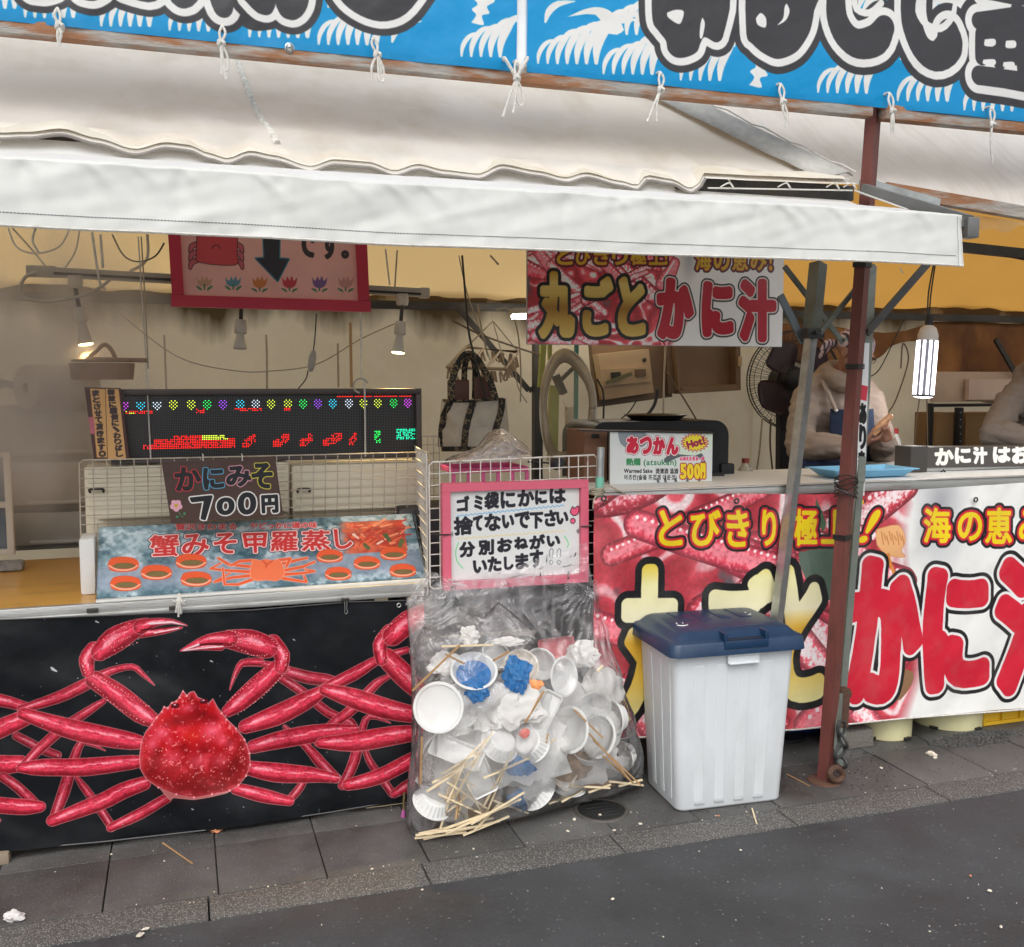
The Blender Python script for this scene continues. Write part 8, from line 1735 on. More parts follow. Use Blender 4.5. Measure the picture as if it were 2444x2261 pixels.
flap([[(1012, 1362, 3.45), (1045, 1368, 3.45), (1100, 1390, 3.44)], [(985, 1400, 3.44), (1040, 1395, 3.43), (1120, 1400, 3.43)], [(965, 1445, 3.41), (1040, 1430, 3.40), (1130, 1420, 3.40)]], 'top_flap')
for (px, py) in ((1081, 1412), (1418, 1398)):
    p = U(px, py, 3.40); b = MB(); b.tube([p+Vector((-.006, 0, -.012)), p+Vector((-.004, -.004, .008)), p+Vector((-.010, -.004, .016)), p+Vector((.0, -.004, .022)), p+Vector((.010, -.004, .016)), p+Vector((.004, -.004, .008)), p+Vector((.006, 0, -.012))], 0.0014, 5)
    tag(b.build('clip', m_galv), 'thin wire clip holding the %s of the clear trash bag' % ('rim' if px < 1200 else 'right corner'), 'clip')
m_foam = mat('white foam plastic', (0.88, 0.88, 0.87), rough=0.45, var=0.03, dirt=(0.55, 0.42, 0.30), damt=0.25, dscale=14, dedge=(0.55, 0.75), trans=0.4, tcol=(0.95, 0.95, 0.93))
m_stick = mat('pale bamboo', (0.88, 0.74, 0.50), rough=0.6, var=0.1, vscale=8, trans=0.15, tcol=(0.9, 0.75, 0.5))
m_stickd = mat('stained skewer', (0.40, 0.24, 0.11), rough=0.6, var=0.2)
m_bluef = clear_mat('blue thin film', tint=(0.35, 0.65, 0.98), gloss=0.04, milk=0.5, rough=0.2, bump=0.8, bscale=30, milkcol=(0.05, 0.38, 0.85))
TB = (950, 1350, 0.3788)
def B_P(x, y, Y): return U(TB[0]+x*TB[2], TB[1]+y*TB[2], Y)
def facing(c, tiltx, tilty, spin=0):
    d = (CAM-c).normalized(); q = d.to_track_quat('Z', 'Y').to_matrix().to_4x4()
    return Matrix.Translation(c)@q@Euler((R(tiltx), R(tilty), R(spin))).to_matrix().to_4x4()
def bowl(x, y, Y, rpx, tx, ty, label, fluted=False, m=None, deep=0.55, fill=None, cat='bowl', group='used bowls in the trash bag'):
    c = B_P(x, y, Y); r = rpx*TB[2]/F_PX*(c-CAM).length; M_ = facing(c, tx, ty)
    th = thing('foam_bowl', label, cat, c, group); d = r*deep
    prof_o = [(0, -d), (r*0.62, -d), (r*0.70, -d*0.92), (r*0.93, -0.10*d), (r*0.96, 0), (r*1.03, 0.0), (r*1.03, 0.004), (r*0.94, 0.004), (r*0.90, -0.12*d), (r*0.66, -d*0.86), (0, -d*0.88)]
    b = MB(); b.lathe(prof_o, M_, 48 if fluted else 32, ribs=24 if fluted else 0, ribd=0.05 if fluted else 0)
    b.build('shell', m or m_foam, th, ang=30)
    b = MB(); b.tube([M_@Vector((r*1.03*math.cos(a), r*1.03*math.sin(a), 0.002)) for a in [k*math.pi/20 for k in range(41)]], r*0.028, 6, cap=False); b.build('rim', m or m_foam, th)
    if fill:
        b = MB(); b.lathe([(0, -d*0.6), (r*0.5, -d*0.55), (r*0.78, -d*0.42)], M_, 30); b.build('film_inside', fill, th)
    return th
bowl(255, 895, 3.175, 148, 4, -6, 'large round white lid lying flat against the film at the left of the bag', deep=0.12)
bowl(400, 880, 3.24, 135, 8, 25, 'white bowl tucked just behind the large round lid', deep=0.4)
bowl(478, 665, 3.24, 140, -38, 4, 'white bowl holding crumpled blue film near the top of the heap', fill=m_bluef)
bowl(775, 640, 3.27, 108, -12, 12, 'cream stained oval lid beside the blue film, top middle of the heap', deep=0.25, m=mat('stained foam', (0.62, 0.56, 0.48), rough=0.5, var=0.1, dirt=(0.4, 0.25, 0.15), damt=0.5, dscale=12))
bowl(1045, 700, 3.26, 118, 0, 48, 'narrow looking tilted bowl at the upper right of the heap', deep=0.35)
bowl(1085, 1035, 3.19, 135, 0, -38, 'tilted oval white bowl right of the centre of the bag')
bowl(1262, 1075, 3.215, 128, -4, -38, 'second tilted white bowl nested right of the first one')
bowl(1370, 960, 3.25, 100, 10, -62, 'white bowl on its side against the right edge of the film')
bowl(1195, 1190, 3.25, 90, -60, 20, 'white bowl lying rim down below the two tilted bowls', deep=0.5)
bowl(1435, 1190, 3.28, 80, 20, -60, 'small white bowl low at the right edge of the bag')
bowl(1395, 1240, 3.30, 85, -110, 20, 'upturned bowl at the lower right corner of the bag', fluted=True)
bowl(640, 1130, 3.20, 115, 150, 25, 'fluted white bowl upside down left of the centre', fluted=True)
bowl(835, 1120, 3.19, 118, 165, -20, 'fluted white bowl upside down in the centre under the paper', fluted=True)
bowl(870, 1420, 3.215, 122, 150, -35, 'fluted white bowl turned over at the bottom centre', fluted=True)
bowl(760, 1330, 3.24, 105, 60, 10, 'plain white bowl above the fluted bowl at the bottom', deep=0.7)
bowl(215, 1500, 3.20, 118, 140, 30, 'fluted white bowl in the lower left corner of the bag', fluted=True)
bowl(320, 1560, 3.22, 95, 60, -20, 'white bowl beside the lower left corner bowl', deep=0.6)
bowl(1300, 1300, 3.27, 80, 70, 0, 'shallow white bowl low at the right', deep=0.3)
bowl(215, 1150, 3.26, 100, 30, 60, 'white bowl half hidden at the left edge of the heap', deep=0.4)
bowl(900, 620, 3.30, 100, 20, -20, 'white bowl half buried behind the cream lid')
bowl(620, 560, 3.31, 95, -30, 30, 'white bowl high in the heap under the clear pack')
bowl(1230, 900, 3.28, 110, 30, 20, 'white bowl above the two tilted bowls')
bowl(560, 1260, 3.24, 100, 40, 30, 'white bowl hidden behind the front tray')
bowl(1080, 1400, 3.25, 95, 120, 10, 'upturned plain bowl at the bottom right of the centre')
def trayf(x, y, Y, wpx, hpx, rot, tx, ty, label, m=None, group='used trays in the trash bag'):
    c = B_P(x, y, Y); k = TB[2]/F_PX*(c-CAM).length; w, h = wpx*k, hpx*k; M_ = facing(c, tx, ty, 0)@Matrix.Rotation(R(-rot), 4, 'Z'); th = thing('foam_tray', label, 'tray', c, group)
    b = MB(); n_ = 24; rings = [(rrect(w*0.40, h*0.42, 0.008), -0.016), (rrect(w*0.47, h*0.475, 0.01), -0.001), (rrect(w*0.5, h*0.5, 0.012), 0.0), (rrect(w*0.5, h*0.5, 0.012), 0.003), (rrect(w*0.465, h*0.47, 0.01), 0.002), (rrect(w*0.39, h*0.41, 0.008), -0.013)]
    vs = []; fs = []; nn_ = len(rings[0][0])
    for pts, z in rings: vs += [M_@Vector((x_, y_, z)) for x_, y_ in pts]
    for j in range(len(rings)-1):
        for i in range(nn_): q = (i+1) % nn_; fs.append((j*nn_+i, j*nn_+q, (j+1)*nn_+q, (j+1)*nn_+i))
    fs.append(tuple(reversed(range(nn_)))); fs.append(tuple((len(rings)-1)*nn_+i for i in range(nn_)))
    b.add(vs, fs); b.build('tray_body', m or m_foam, th, ang=30); return th
trayf(930, 920, 3.185, 120, 260, 28, 6, -10, 'upright white foam tray right of the crumpled paper')
trayf(508, 1322, 3.165, 160, 250, -24, 4, 6, 'white foam tray in front of the chopsticks, left of the bottom centre')
trayf(370, 1175, 3.20, 330, 150, 24, -20, 4, 'long white foam tray lying above the chopsticks at the left')
trayf(1010, 1310, 3.24, 210, 130, 35, -10, 10, 'stained foam tray low in the middle of the bag', m=_M['stained foam'])
trayf(480, 980, 3.25, 200, 110, 10, 20, 10, 'white foam tray under the blue film bowl')
trayf(1000, 520, 3.34, 230, 130, -8, 10, 10, 'pink plastic tray behind the film in the upper right of the bag', m=mat('dull pink tray', (0.55, 0.16, 0.17), rough=0.4))
m_clr = clear_mat('clear pack', gloss=0.08, milk=0.16, rough=0.1, bump=0.6, bscale=40, milkcol=(0.8, 0.72, 0.72))
trayf(680, 400, 3.33, 330, 220, 38, 10, 10, 'crushed clear food pack at the top of the heap', m=m_clr)
trayf(200, 520, 3.34, 240, 200, 30, 10, 30, 'second crushed clear food pack high at the left', m=m_clr)
trayf(190, 1210, 3.21, 110, 330, 4, 4, 30, 'clear ribbed food pack at the left edge of the bag', m=m_clr)
def lump(x, y, Y, rx, ry, name, label, m, amp=0.35, seed=0, cat='wrapper', depth=0.5):
    c = B_P(x, y, Y); k = TB[2]/F_PX*(c-CAM).length; bm = bmesh.new(); bmesh.ops.create_icosphere(bm, subdivisions=4, radius=1.0)
    for v in bm.verts:
        f = 1+amp*fbm(v.co.x*1.8+seed, v.co.y*1.8, v.co.z*1.8)+amp*0.7*abs(fbm(v.co.x*5+seed, v.co.y*5, v.co.z*5)); v.co *= f
    q = facing(c, 0, 0).to_3x3(); bm.verts.index_update()
    b = MB(); b.add([c+q@Vector((v.co.x*rx*k, v.co.y*ry*k, v.co.z*min(rx, ry)*k*depth)) for v in bm.verts], [tuple(v.index for v in f.verts) for f in bm.faces]); bm.free()
    return tag(b.build(name, m, ang=28), label, cat)
m_paper = mat('crumpled tissue', (0.78, 0.76, 0.73), rough=0.8, var=0.05, trans=0.25, tcol=(0.75, 0.72, 0.68))
lump(700, 880, 3.205, 185, 125, 'tissue', 'big crumpled white tissue in the centre of the bag', m_paper, 0.3, 1, 'tissue', 0.35)
lump(1160, 560, 3.30, 90, 70, 'tissue', 'pale tissue high in the right part of the bag', m_paper, 0.4, 23, 'tissue', 0.4)
lump(300, 620, 3.31, 90, 60, 'tissue', 'pale tissue high in the left part of the bag', m_paper, 0.4, 24, 'tissue', 0.4)
lump(600, 930, 3.23, 120, 100, 'tissue', 'smaller white tissue left of the big one', m_paper, 0.4, 2, 'tissue', 0.4)
lump(450, 450, 3.30, 55, 60, 'tissue', 'small ball of tissue near the top of the heap', m_paper, 0.5, 3, 'tissue')
lump(690, 480, 3.28, 75, 25, 'tissue', 'flat white scrap above the cream lid', m_paper, 0.5, 4, 'tissue')
lump(1290, 780, 3.32, 110, 130, 'tissue', 'pale tissue at the upper right behind the folds', m_paper, 0.3, 13, 'tissue', 0.4)
lump(750, 680, 3.20, 70, 95, 'blue_film', 'crumpled blue film draped over the cream lid', m_bluef, 0.5, 5)
lump(500, 790, 3.19, 65, 60, 'blue_film', 'blue film spilling below the blue lined bowl', m_bluef, 0.4, 6)
lump(765, 1265, 3.17, 75, 50, 'blue_film', 'blue film above the plain bowl near the bottom', m_bluef, 0.4, 7)
lump(770, 1480, 3.205, 65, 50, 'blue_film', 'blue film at the very bottom of the bag', m_bluef, 0.4, 8)
lump(920, 1265, 3.26, 60, 35, 'blue_film', 'faint blue scrap right of the bottom centre', m_bluef, 0.4, 9)
m_food = mat('sauce stained scraps', (0.42, 0.22, 0.10), rough=0.5, var=0.5, vscale=30, dirt=(0.55, 0.10, 0.03), damt=0.8, dscale=20)
lump(845, 750, 3.20, 60, 28, 'shell_scrap', 'orange sauce stained scrap above the tray', mat('orange scrap', (0.75, 0.28, 0.08), rough=0.4, var=0.3, vscale=40), 0.4, 10, 'scrap')
lump(795, 1055, 3.16, 28, 26, 'shell_scrap', 'small red scrap on the fluted bowl', mat('red scrap', (0.6, 0.10, 0.06), rough=0.4), 0.4, 11, 'scrap')
lump(1040, 1240, 3.27, 150, 105, 'food_scraps', 'brown food scraps in the lower right of the bag', mat('brownish scraps', (0.33, 0.24, 0.17), rough=0.7, var=0.5, vscale=30), 0.5, 12, 'scraps', 0.35)
lump(1190, 1375, 3.27, 130, 32, 'food_scraps', 'reddish scraps along the bottom right seam', m_food, 0.5, 14, 'scraps', 0.4)
lump(430, 1500, 3.25, 170, 80, 'food_scraps', 'brown scraps beneath the chopsticks at the left', mat('brown dregs', (0.20, 0.13, 0.07), rough=0.7, var=0.5, vscale=25), 0.5, 15, 'scraps', 0.3)
lump(1130, 1080, 3.30, 235, 260, 'food_scraps', 'mass of white waste behind the tilted bowls', mat('white waste', (0.86, 0.85, 0.83), rough=0.8, trans=0.3, tcol=(0.8, 0.8, 0.78), bump=0.6, bscale=30), 0.4, 18, 'waste', 0.14)
lump(340, 1270, 3.29, 165, 260, 'food_scraps', 'mass of white waste behind the chopsticks at the left', _M['white waste'], 0.4, 19, 'waste', 0.14)
lump(640, 1050, 3.29, 340, 300, 'food_scraps', 'mass of grey white waste in the middle of the bag', _M['white waste'], 0.35, 16, 'waste', 0.14)
STK = [((90, 790), (390, 500), 3.20, 1), ((275, 510), (600, 500), 3.27, 0), ((275, 1312), (500, 1180), 3.17, 0), ((180, 1425), (480, 1230), 3.165, 0), ((215, 1370), (420, 1260), 3.17, 0), ((240, 1400), (560, 1090), 3.18, 0), ((310, 1490), (430, 1220), 3.16, 0), ((330, 1500), (400, 1250), 3.17, 0), ((345, 1480), (520, 1180), 3.165, 0),
       ((265, 1660), (380, 1300), 3.17, 0), ((250, 1600), (350, 1330), 3.18, 0), ((310, 1365), (560, 1530), 3.155, 0), ((255, 1440), (520, 1560), 3.16, 0), ((430, 1370), (540, 1590), 3.165, 0), ((365, 1600), (385, 1440), 3.155, 1), ((535, 1525), (690, 1230), 3.16, 0), ((600, 1045), (480, 1220), 3.17, 0), ((540, 1340), (905, 1178), 3.145, 0), ((795, 1430), (460, 1630), 3.15, 0),
       ((775, 1470), (300, 1690), 3.155, 0), ((700, 1510), (180, 1700), 3.16, 0), ((110, 1700), (520, 1640), 3.165, 0), ((105, 1718), (430, 1680), 3.17, 0), ((130, 1690), (600, 1590), 3.175, 0), ((160, 1725), (640, 1610), 3.18, 0), ((720, 1170), (540, 1600), 3.17, 0), ((480, 1670), (640, 1500), 3.165, 0), ((1110, 910), (1290, 1085), 3.15, 1), ((1205, 1060), (1460, 1350), 3.15, 1), ((1290, 1200), (1480, 1370), 3.16, 1), ((1230, 1100), (1530, 1385), 3.17, 1),
       ((1030, 1490), (1160, 1415), 3.20, 0), ((950, 1500), (1110, 1440), 3.21, 0), ((1080, 1388), (1335, 1402), 3.205, 0), ((1200, 1430), (1340, 1380), 3.21, 0), ((1330, 1360), (1545, 1385), 3.22, 0), ((1390, 1390), (1540, 1350), 3.23, 0), ((800, 990), (920, 790), 3.17, 1), ((930, 1120), (945, 1060), 3.16, 1), ((140, 1380), (150, 1080), 3.19, 1), ((1255, 670), (1290, 630), 3.22, 0), ((380, 1570), (420, 1420), 3.17, 0),
       ((450, 1440), (300, 1560), 3.17, 0), ((600, 1480), (820, 1560), 3.19, 0), ((540, 720), (760, 560), 3.28, 0), ((300, 560), (420, 620), 3.25, 1), ((600, 600), (700, 540), 3.26, 1), ((330, 1320), (560, 1420), 3.17, 0), ((840, 1180), (1000, 1090), 3.2, 0), ((410, 1700), (700, 1580), 3.17, 0)]
proto = None
for i, (a, c, Y, d) in enumerate(STK):
    p, q = B_P(*a, Y-0.012), B_P(*c, Y+0.01*((i % 3)-1)); p.z = max(p.z, 0.012); q.z = max(q.z, 0.012)
    L__ = (q-p).length
    b = MB(); b.bar((0, 0, 0), (1, 0, 0), 0.0066, 0.0056); 
    if proto is None: o = b.build('chopstick', m_stick); proto = o
    else: o = proto.copy(); COL.objects.link(o)
    if 'me0' not in _M: _M['me0'] = proto.data
    o.data = _M['me0']
    if d:
        if 'dk' not in _M: me2 = proto.data.copy(); me2.materials.clear(); me2.materials.append(m_stickd); _M['dk'] = me2
        o.data = _M['dk']
    o.location = p; o.rotation_mode = 'QUATERNION'; o.rotation_quaternion = (q-p).to_track_quat('X', 'Z'); o.scale = (L__, 1, 1)
    tag(o, 'brown stained skewer lying in the clear trash bag' if d else 'pale wooden chopstick lying in the clear trash bag', 'chopstick', 'brown skewers in the trash bag' if d else 'pale chopsticks in the trash bag')
def scrap(px, py, sx, sy, sz, name, label, m, seed, cat='litter'):
    c = G(px, py, 0.004); b = MB(); bm = bmesh.new(); bmesh.ops.create_icosphere(bm, subdivisions=3, radius=1.0)
    for v in bm.verts: v.co *= 1+0.45*fbm(v.co.x*1.5+seed, v.co.y*1.5, v.co.z*1.5)
    bm.verts.index_update(); a = seed*1.3
    b.add([c+Vector((v.co.x*sx*math.cos(a)-v.co.y*sy*math.sin(a), v.co.x*sx*math.sin(a)+v.co.y*sy*math.cos(a), max(-0.003, v.co.z*sz+sz*0.6))) for v in bm.verts], [tuple(v.index for v in f.verts) for f in bm.faces]); bm.free()
    return tag(b.build(name, m), label, cat)
m_bit = mat('pale scrap', (0.66, 0.60, 0.50), rough=0.7, var=0.2, vscale=60)
m_shell = mat('orange crab shell', (0.60, 0.24, 0.10), rough=0.4, var=0.5, vscale=50, dirt=(0.75, 0.6, 0.45), damt=0.7, dscale=50)
scrap(518, 1980, 0.030, 0.020, 0.012, 'crab_shell_piece', 'orange piece of crab shell below the black banner', m_shell, 1, 'shell piece')
scrap(34, 2194, 0.030, 0.022, 0.014, 'foam_piece', 'white lump of foam on the kerb at the left', mat('white foam lump', (0.7, 0.68, 0.66), rough=0.6), 2, 'foam piece')
scrap(334, 2233, 0.011, 0.008, 0.004, 'food_scrap', 'tan scrap on the asphalt near the bottom left', m_bit, 3, 'scrap'); scrap(348, 2218, 0.010, 0.004, 0.003, 'food_scrap', 'thin white scrap on the kerb edge near the bottom left', m_bit, 5, 'scrap')
scrap(2222, 1803, 0.020, 0.010, 0.010, 'crab_claw_piece', 'bent tan crab claw piece on the paving at the right', m_bit, 4, 'shell piece'); scrap(2232, 1810, 0.014, 0.006, 0.006, 'food_scrap', 'thin tan tip beside the crab claw piece', m_bit, 0.4, 'scrap')
LIT = [(1371, 1957, 9, 'tan flake beside the drain cover'), (1355, 1985, 8, 'white crumb below the drain cover'), (1338, 1965, 4, 'tiny white crumb left of the drain cover'), (1432, 1947, 9, 'pale flake on the drain cover'), (1466, 1983, 7, 'white crumb at the kerb joint'), (1130, 2027, 6, 'white crumb on the paving under the bag corner'), (1528, 1968, 9, 'flat tan scrap left of the trash bin foot'),
       (888, 2075, 6, 'tiny pale crumb on the kerb left'), (640, 2117, 5, 'white crumb at the kerb joint left of the centre'), (1008, 2124, 5, 'small pale chip on the asphalt edge'), (2316, 2091, 6, 'small reddish chip on the asphalt at the right'), (2362, 2127, 8, 'pale scrap on the asphalt at the right'), (2389, 2213, 7, 'small tan chip low at the right corner'), (1768, 2030, 6, 'pale chip on the asphalt below the bin'), (1462, 2147, 7, 'pale smear like chip on the asphalt centre'),
       (2103, 1834, 8, 'short white splinter on the paving'), (266, 2040, 5, 'crumb beside the banner on the left paving'), (392, 2056, 5, 'white crumb at a paver joint'), (1715, 1948, 6, 'red brown chip at the bin foot')]
for i, (px, py, s_, lab) in enumerate(LIT): scrap(px, py, s_*0.0008, s_*0.0006, s_*0.0004, 'crumb', lab, m_shell if 'red' in lab else m_bit, i+0.7, 'litter')
for (a, c, lab, m_, r_) in (((388, 2012), (460, 2062), 'thin grey stick across a paver joint', m_stickd, 0.0028), ((1795, 1930), (1806, 1966), 'short pale stick poking out from under the trash bin', m_stick, 0.003), ((1878, 1848), (1932, 1876), 'brown twig right of the trash bin', m_stickd, 0.0022), ((874, 1929), (980, 1915), 'long thin pale stick lying along the banner foot', m_stick, 0.0018)):
    b = MB(); b.tube([G(*a, 0.005), G(*c, 0.005)], r_, 6); tag(b.build('stick', m_), lab, 'stick')
p = G(962, 1942, 0.012); cpn = thing('purple_cap', 'thin brass rod with a purple cap standing left of the trash bag', 'rod', p)
b = MB(); b.tube([p+Vector((0.002, 0, 0.012)), p+Vector((0.006, 0.004, 0.075))], 0.0045, 8); b.build('rod', mat('brass', (0.35, 0.25, 0.12), rough=0.35, metal=0.8), cpn)
b = MB(); b.tube([p+Vector((0, 0, -0.012)), p+Vector((0.002, 0, 0.014))], [0.009, 0.006], 12); b.build('cap', mat('purple plastic', (0.42, 0.10, 0.30), rough=0.4), cpn)
b = MB(); b.bevbox(G(452, 1985, 0.01)+Vector((0, 0.06, 0.0)), (0.14, 0.05, 0.02), 0.003, Euler((0, 0, R(3)))); tag(b.build('wood_block', mat('grey wood', (0.2, 0.18, 0.15), rough=0.9, var=0.2)), 'flat grey wooden board peeking out under the crab banner', 'board')
b = MB(); b.bevbox(G(5, 2052, 0.02)+Vector((0, 0.03, 0)), (0.04, 0.06, 0.04), 0.006); tag(b.build('wheel', mat('tan foot', (0.25, 0.2, 0.14), rough=0.7)), 'tan foot block under the banner at the left edge', 'block')
rn = random.Random(31); b = MB()
for k in range(300):
    x_ = rn.uniform(-1, 4); y_ = rn.choice((rn.uniform(2.0, 2.88), rn.uniform(3.04, 3.5), rn.gauss(3.04, 0.02))); s_ = rn.uniform(0.0008, 0.0024); b.box((x_, y_, s_*0.5+0.001 if y_ > 2.89 else s_*0.5-0.003), (s_*rn.uniform(1, 3), s_*1.4, s_), Euler((0, 0, rn.uniform(0, 3))))
tag(b.build('grit', m_bit, smooth=False), kind='stuff')
rn = random.Random(33); b = MB()
for k in range(700):
    x_ = rn.gauss(2.2, 0.35) if k % 2 else rn.uniform(0.9, 3.8); y_ = rn.uniform(3.05, 3.4); s_ = rn.uniform(0.001, 0.0038); b.box((x_, y_, s_*0.4), (s_*1.8, s_*1.4, s_), Euler((rn.uniform(-.5, .5), 0, rn.uniform(0, 3))))
tag(b.build('debris', m_joint, smooth=False), kind='stuff')
m_skin = mat('tanned skin', (0.30, 0.145, 0.095), rough=0.5, var=0.08, vscale=12, sss=0.1, bump=0.1, bscale=120)
m_hood = mat('beige hoodie cotton', (0.30, 0.235, 0.195), rough=0.9, var=0.06, bump=0.55, bscale=6, bdist=0.05)
m_hood2 = mat('grey beige hoodie cotton', (0.17, 0.14, 0.12), rough=0.9, var=0.06, bump=0.55, bscale=6, bdist=0.05)
m_denim = mat('navy denim', (0.018, 0.032, 0.075), rough=0.85, var=0.2, vscale=40, bump=0.3, bscale=250)
def ellip(mb, c, r, rot=None, n=16):
    M_ = Matrix.Translation(Vector(c))@((rot.to_matrix().to_4x4()) if rot else Matrix.Identity(4)); pf = [(math.sin(math.pi*k/n), -math.cos(math.pi*k/n)) for k in range(n+1)]
    b0 = len(mb.v); mb.lathe([(max(a, 0), z) for a, z in pf], Matrix.Identity(4), n)
    for i in range(b0, len(mb.v)): v = Vector(mb.v[i]); mb.v[i] = tuple(M_@Vector((v.x*r[0], v.y*r[1], v.z*r[2])))
def limb(mb, pts, rs, n=12):
    pts = [Vector(p) for p in pts]; mb.tube(smoothpts([Vector(p) for p in pts], 4), list(np.interp(np.linspace(0, len(pts)-1, (len(pts)-1)*4+1), range(len(pts)), rs)), n)
    for p, r_ in zip((pts[0], pts[-1]), (rs[0], rs[-1])): ellip(mb, p, (r_, r_, r_), n=10)
def hand(mb, wrist, palm_c, ndir, fdir, curl, s=1.0, thumb=1):
    """palm plus five fingers curling round; fdir = finger direction, ndir = palm normal (towards what is held)"""
    f = Vector(fdir).normalized(); n_ = Vector(ndir).normalized(); n_ = (n_-f*n_.dot(f)).normalized(); side = f.cross(n_)
    limb(mb, [wrist, palm_c-f*0.025*s], [0.026*s, 0.028*s])
    for o in (-0.026, -0.009, 0.009, 0.026): limb(mb, [palm_c-f*0.035*s+side*o*0.8*s, palm_c+f*0.035*s+side*o*s], [0.016*s, 0.0125*s], 8)
    for i, (o, L_) in enumerate(((-0.030, 0.062), (-0.010, 0.075), (0.010, 0.080), (0.030, 0.070))):
        k = palm_c+f*0.040*s+side*o*s; c1 = curl*(1+0.12*(i-1.5)); d1 = (f*math.cos(c1*0.6)+n_*math.sin(c1*0.6)); d2 = (f*math.cos(c1*1.4)+n_*math.sin(c1*1.4)); d3 = (f*math.cos(c1*2.0)+n_*math.sin(c1*2.0))
        a = k+d1*L_*0.45*s; b2 = a+d2*L_*0.33*s; c3 = b2+d3*L_*0.25*s; limb(mb, [k, a, b2, c3], [0.0105*s, 0.0098*s, 0.009*s, 0.0075*s], 8)
    t0_ = palm_c-f*0.02*s-side*0.03*s*thumb; t1_ = t0_+(f*0.5-side*thumb*0.6+n_*0.5).normalized()*0.04*s; t2_ = t1_+(f*0.7+n_*0.8).normalized()*0.035*s; limb(mb, [t0_, t1_, t2_], [0.015*s, 0.0115*s, 0.009*s], 8)
def headf(mb, c, rot, s=1.0):
    M_ = Matrix.Translation(Vector(c))@rot.to_matrix().to_4x4()
    def E3(p, r_, rt_=None):
        b0 = len(mb.v); ellip(mb, (0, 0, 0), (r_[0]*s, r_[1]*s, r_[2]*s), rt_)
        for i in range(b0, len(mb.v)): v = Vector(mb.v[i]); mb.v[i] = tuple(M_@(v+Vector(p)*s))
    E3((0, 0.012, 0.035), (0.078, 0.098, 0.085)); E3((0, -0.022, -0.035), (0.062, 0.068, 0.072)); E3((0, -0.045, -0.075), (0.034, 0.036, 0.030)); E3((0, -0.082, 0.028), (0.050, 0.018, 0.012))
    E3((0, -0.098, -0.008), (0.013, 0.020, 0.030), Euler((R(-18), 0, 0))); E3((0, -0.108, -0.026), (0.018, 0.014, 0.011)); E3((0, -0.088, -0.056), (0.026, 0.011, 0.008)); E3((0, -0.084, -0.068), (0.024, 0.012, 0.007))
    for q in (-1, 1): E3((q*0.076, 0.012, -0.006), (0.010, 0.018, 0.032)); E3((q*0.042, -0.060, -0.012), (0.022, 0.018, 0.018))
    return M_
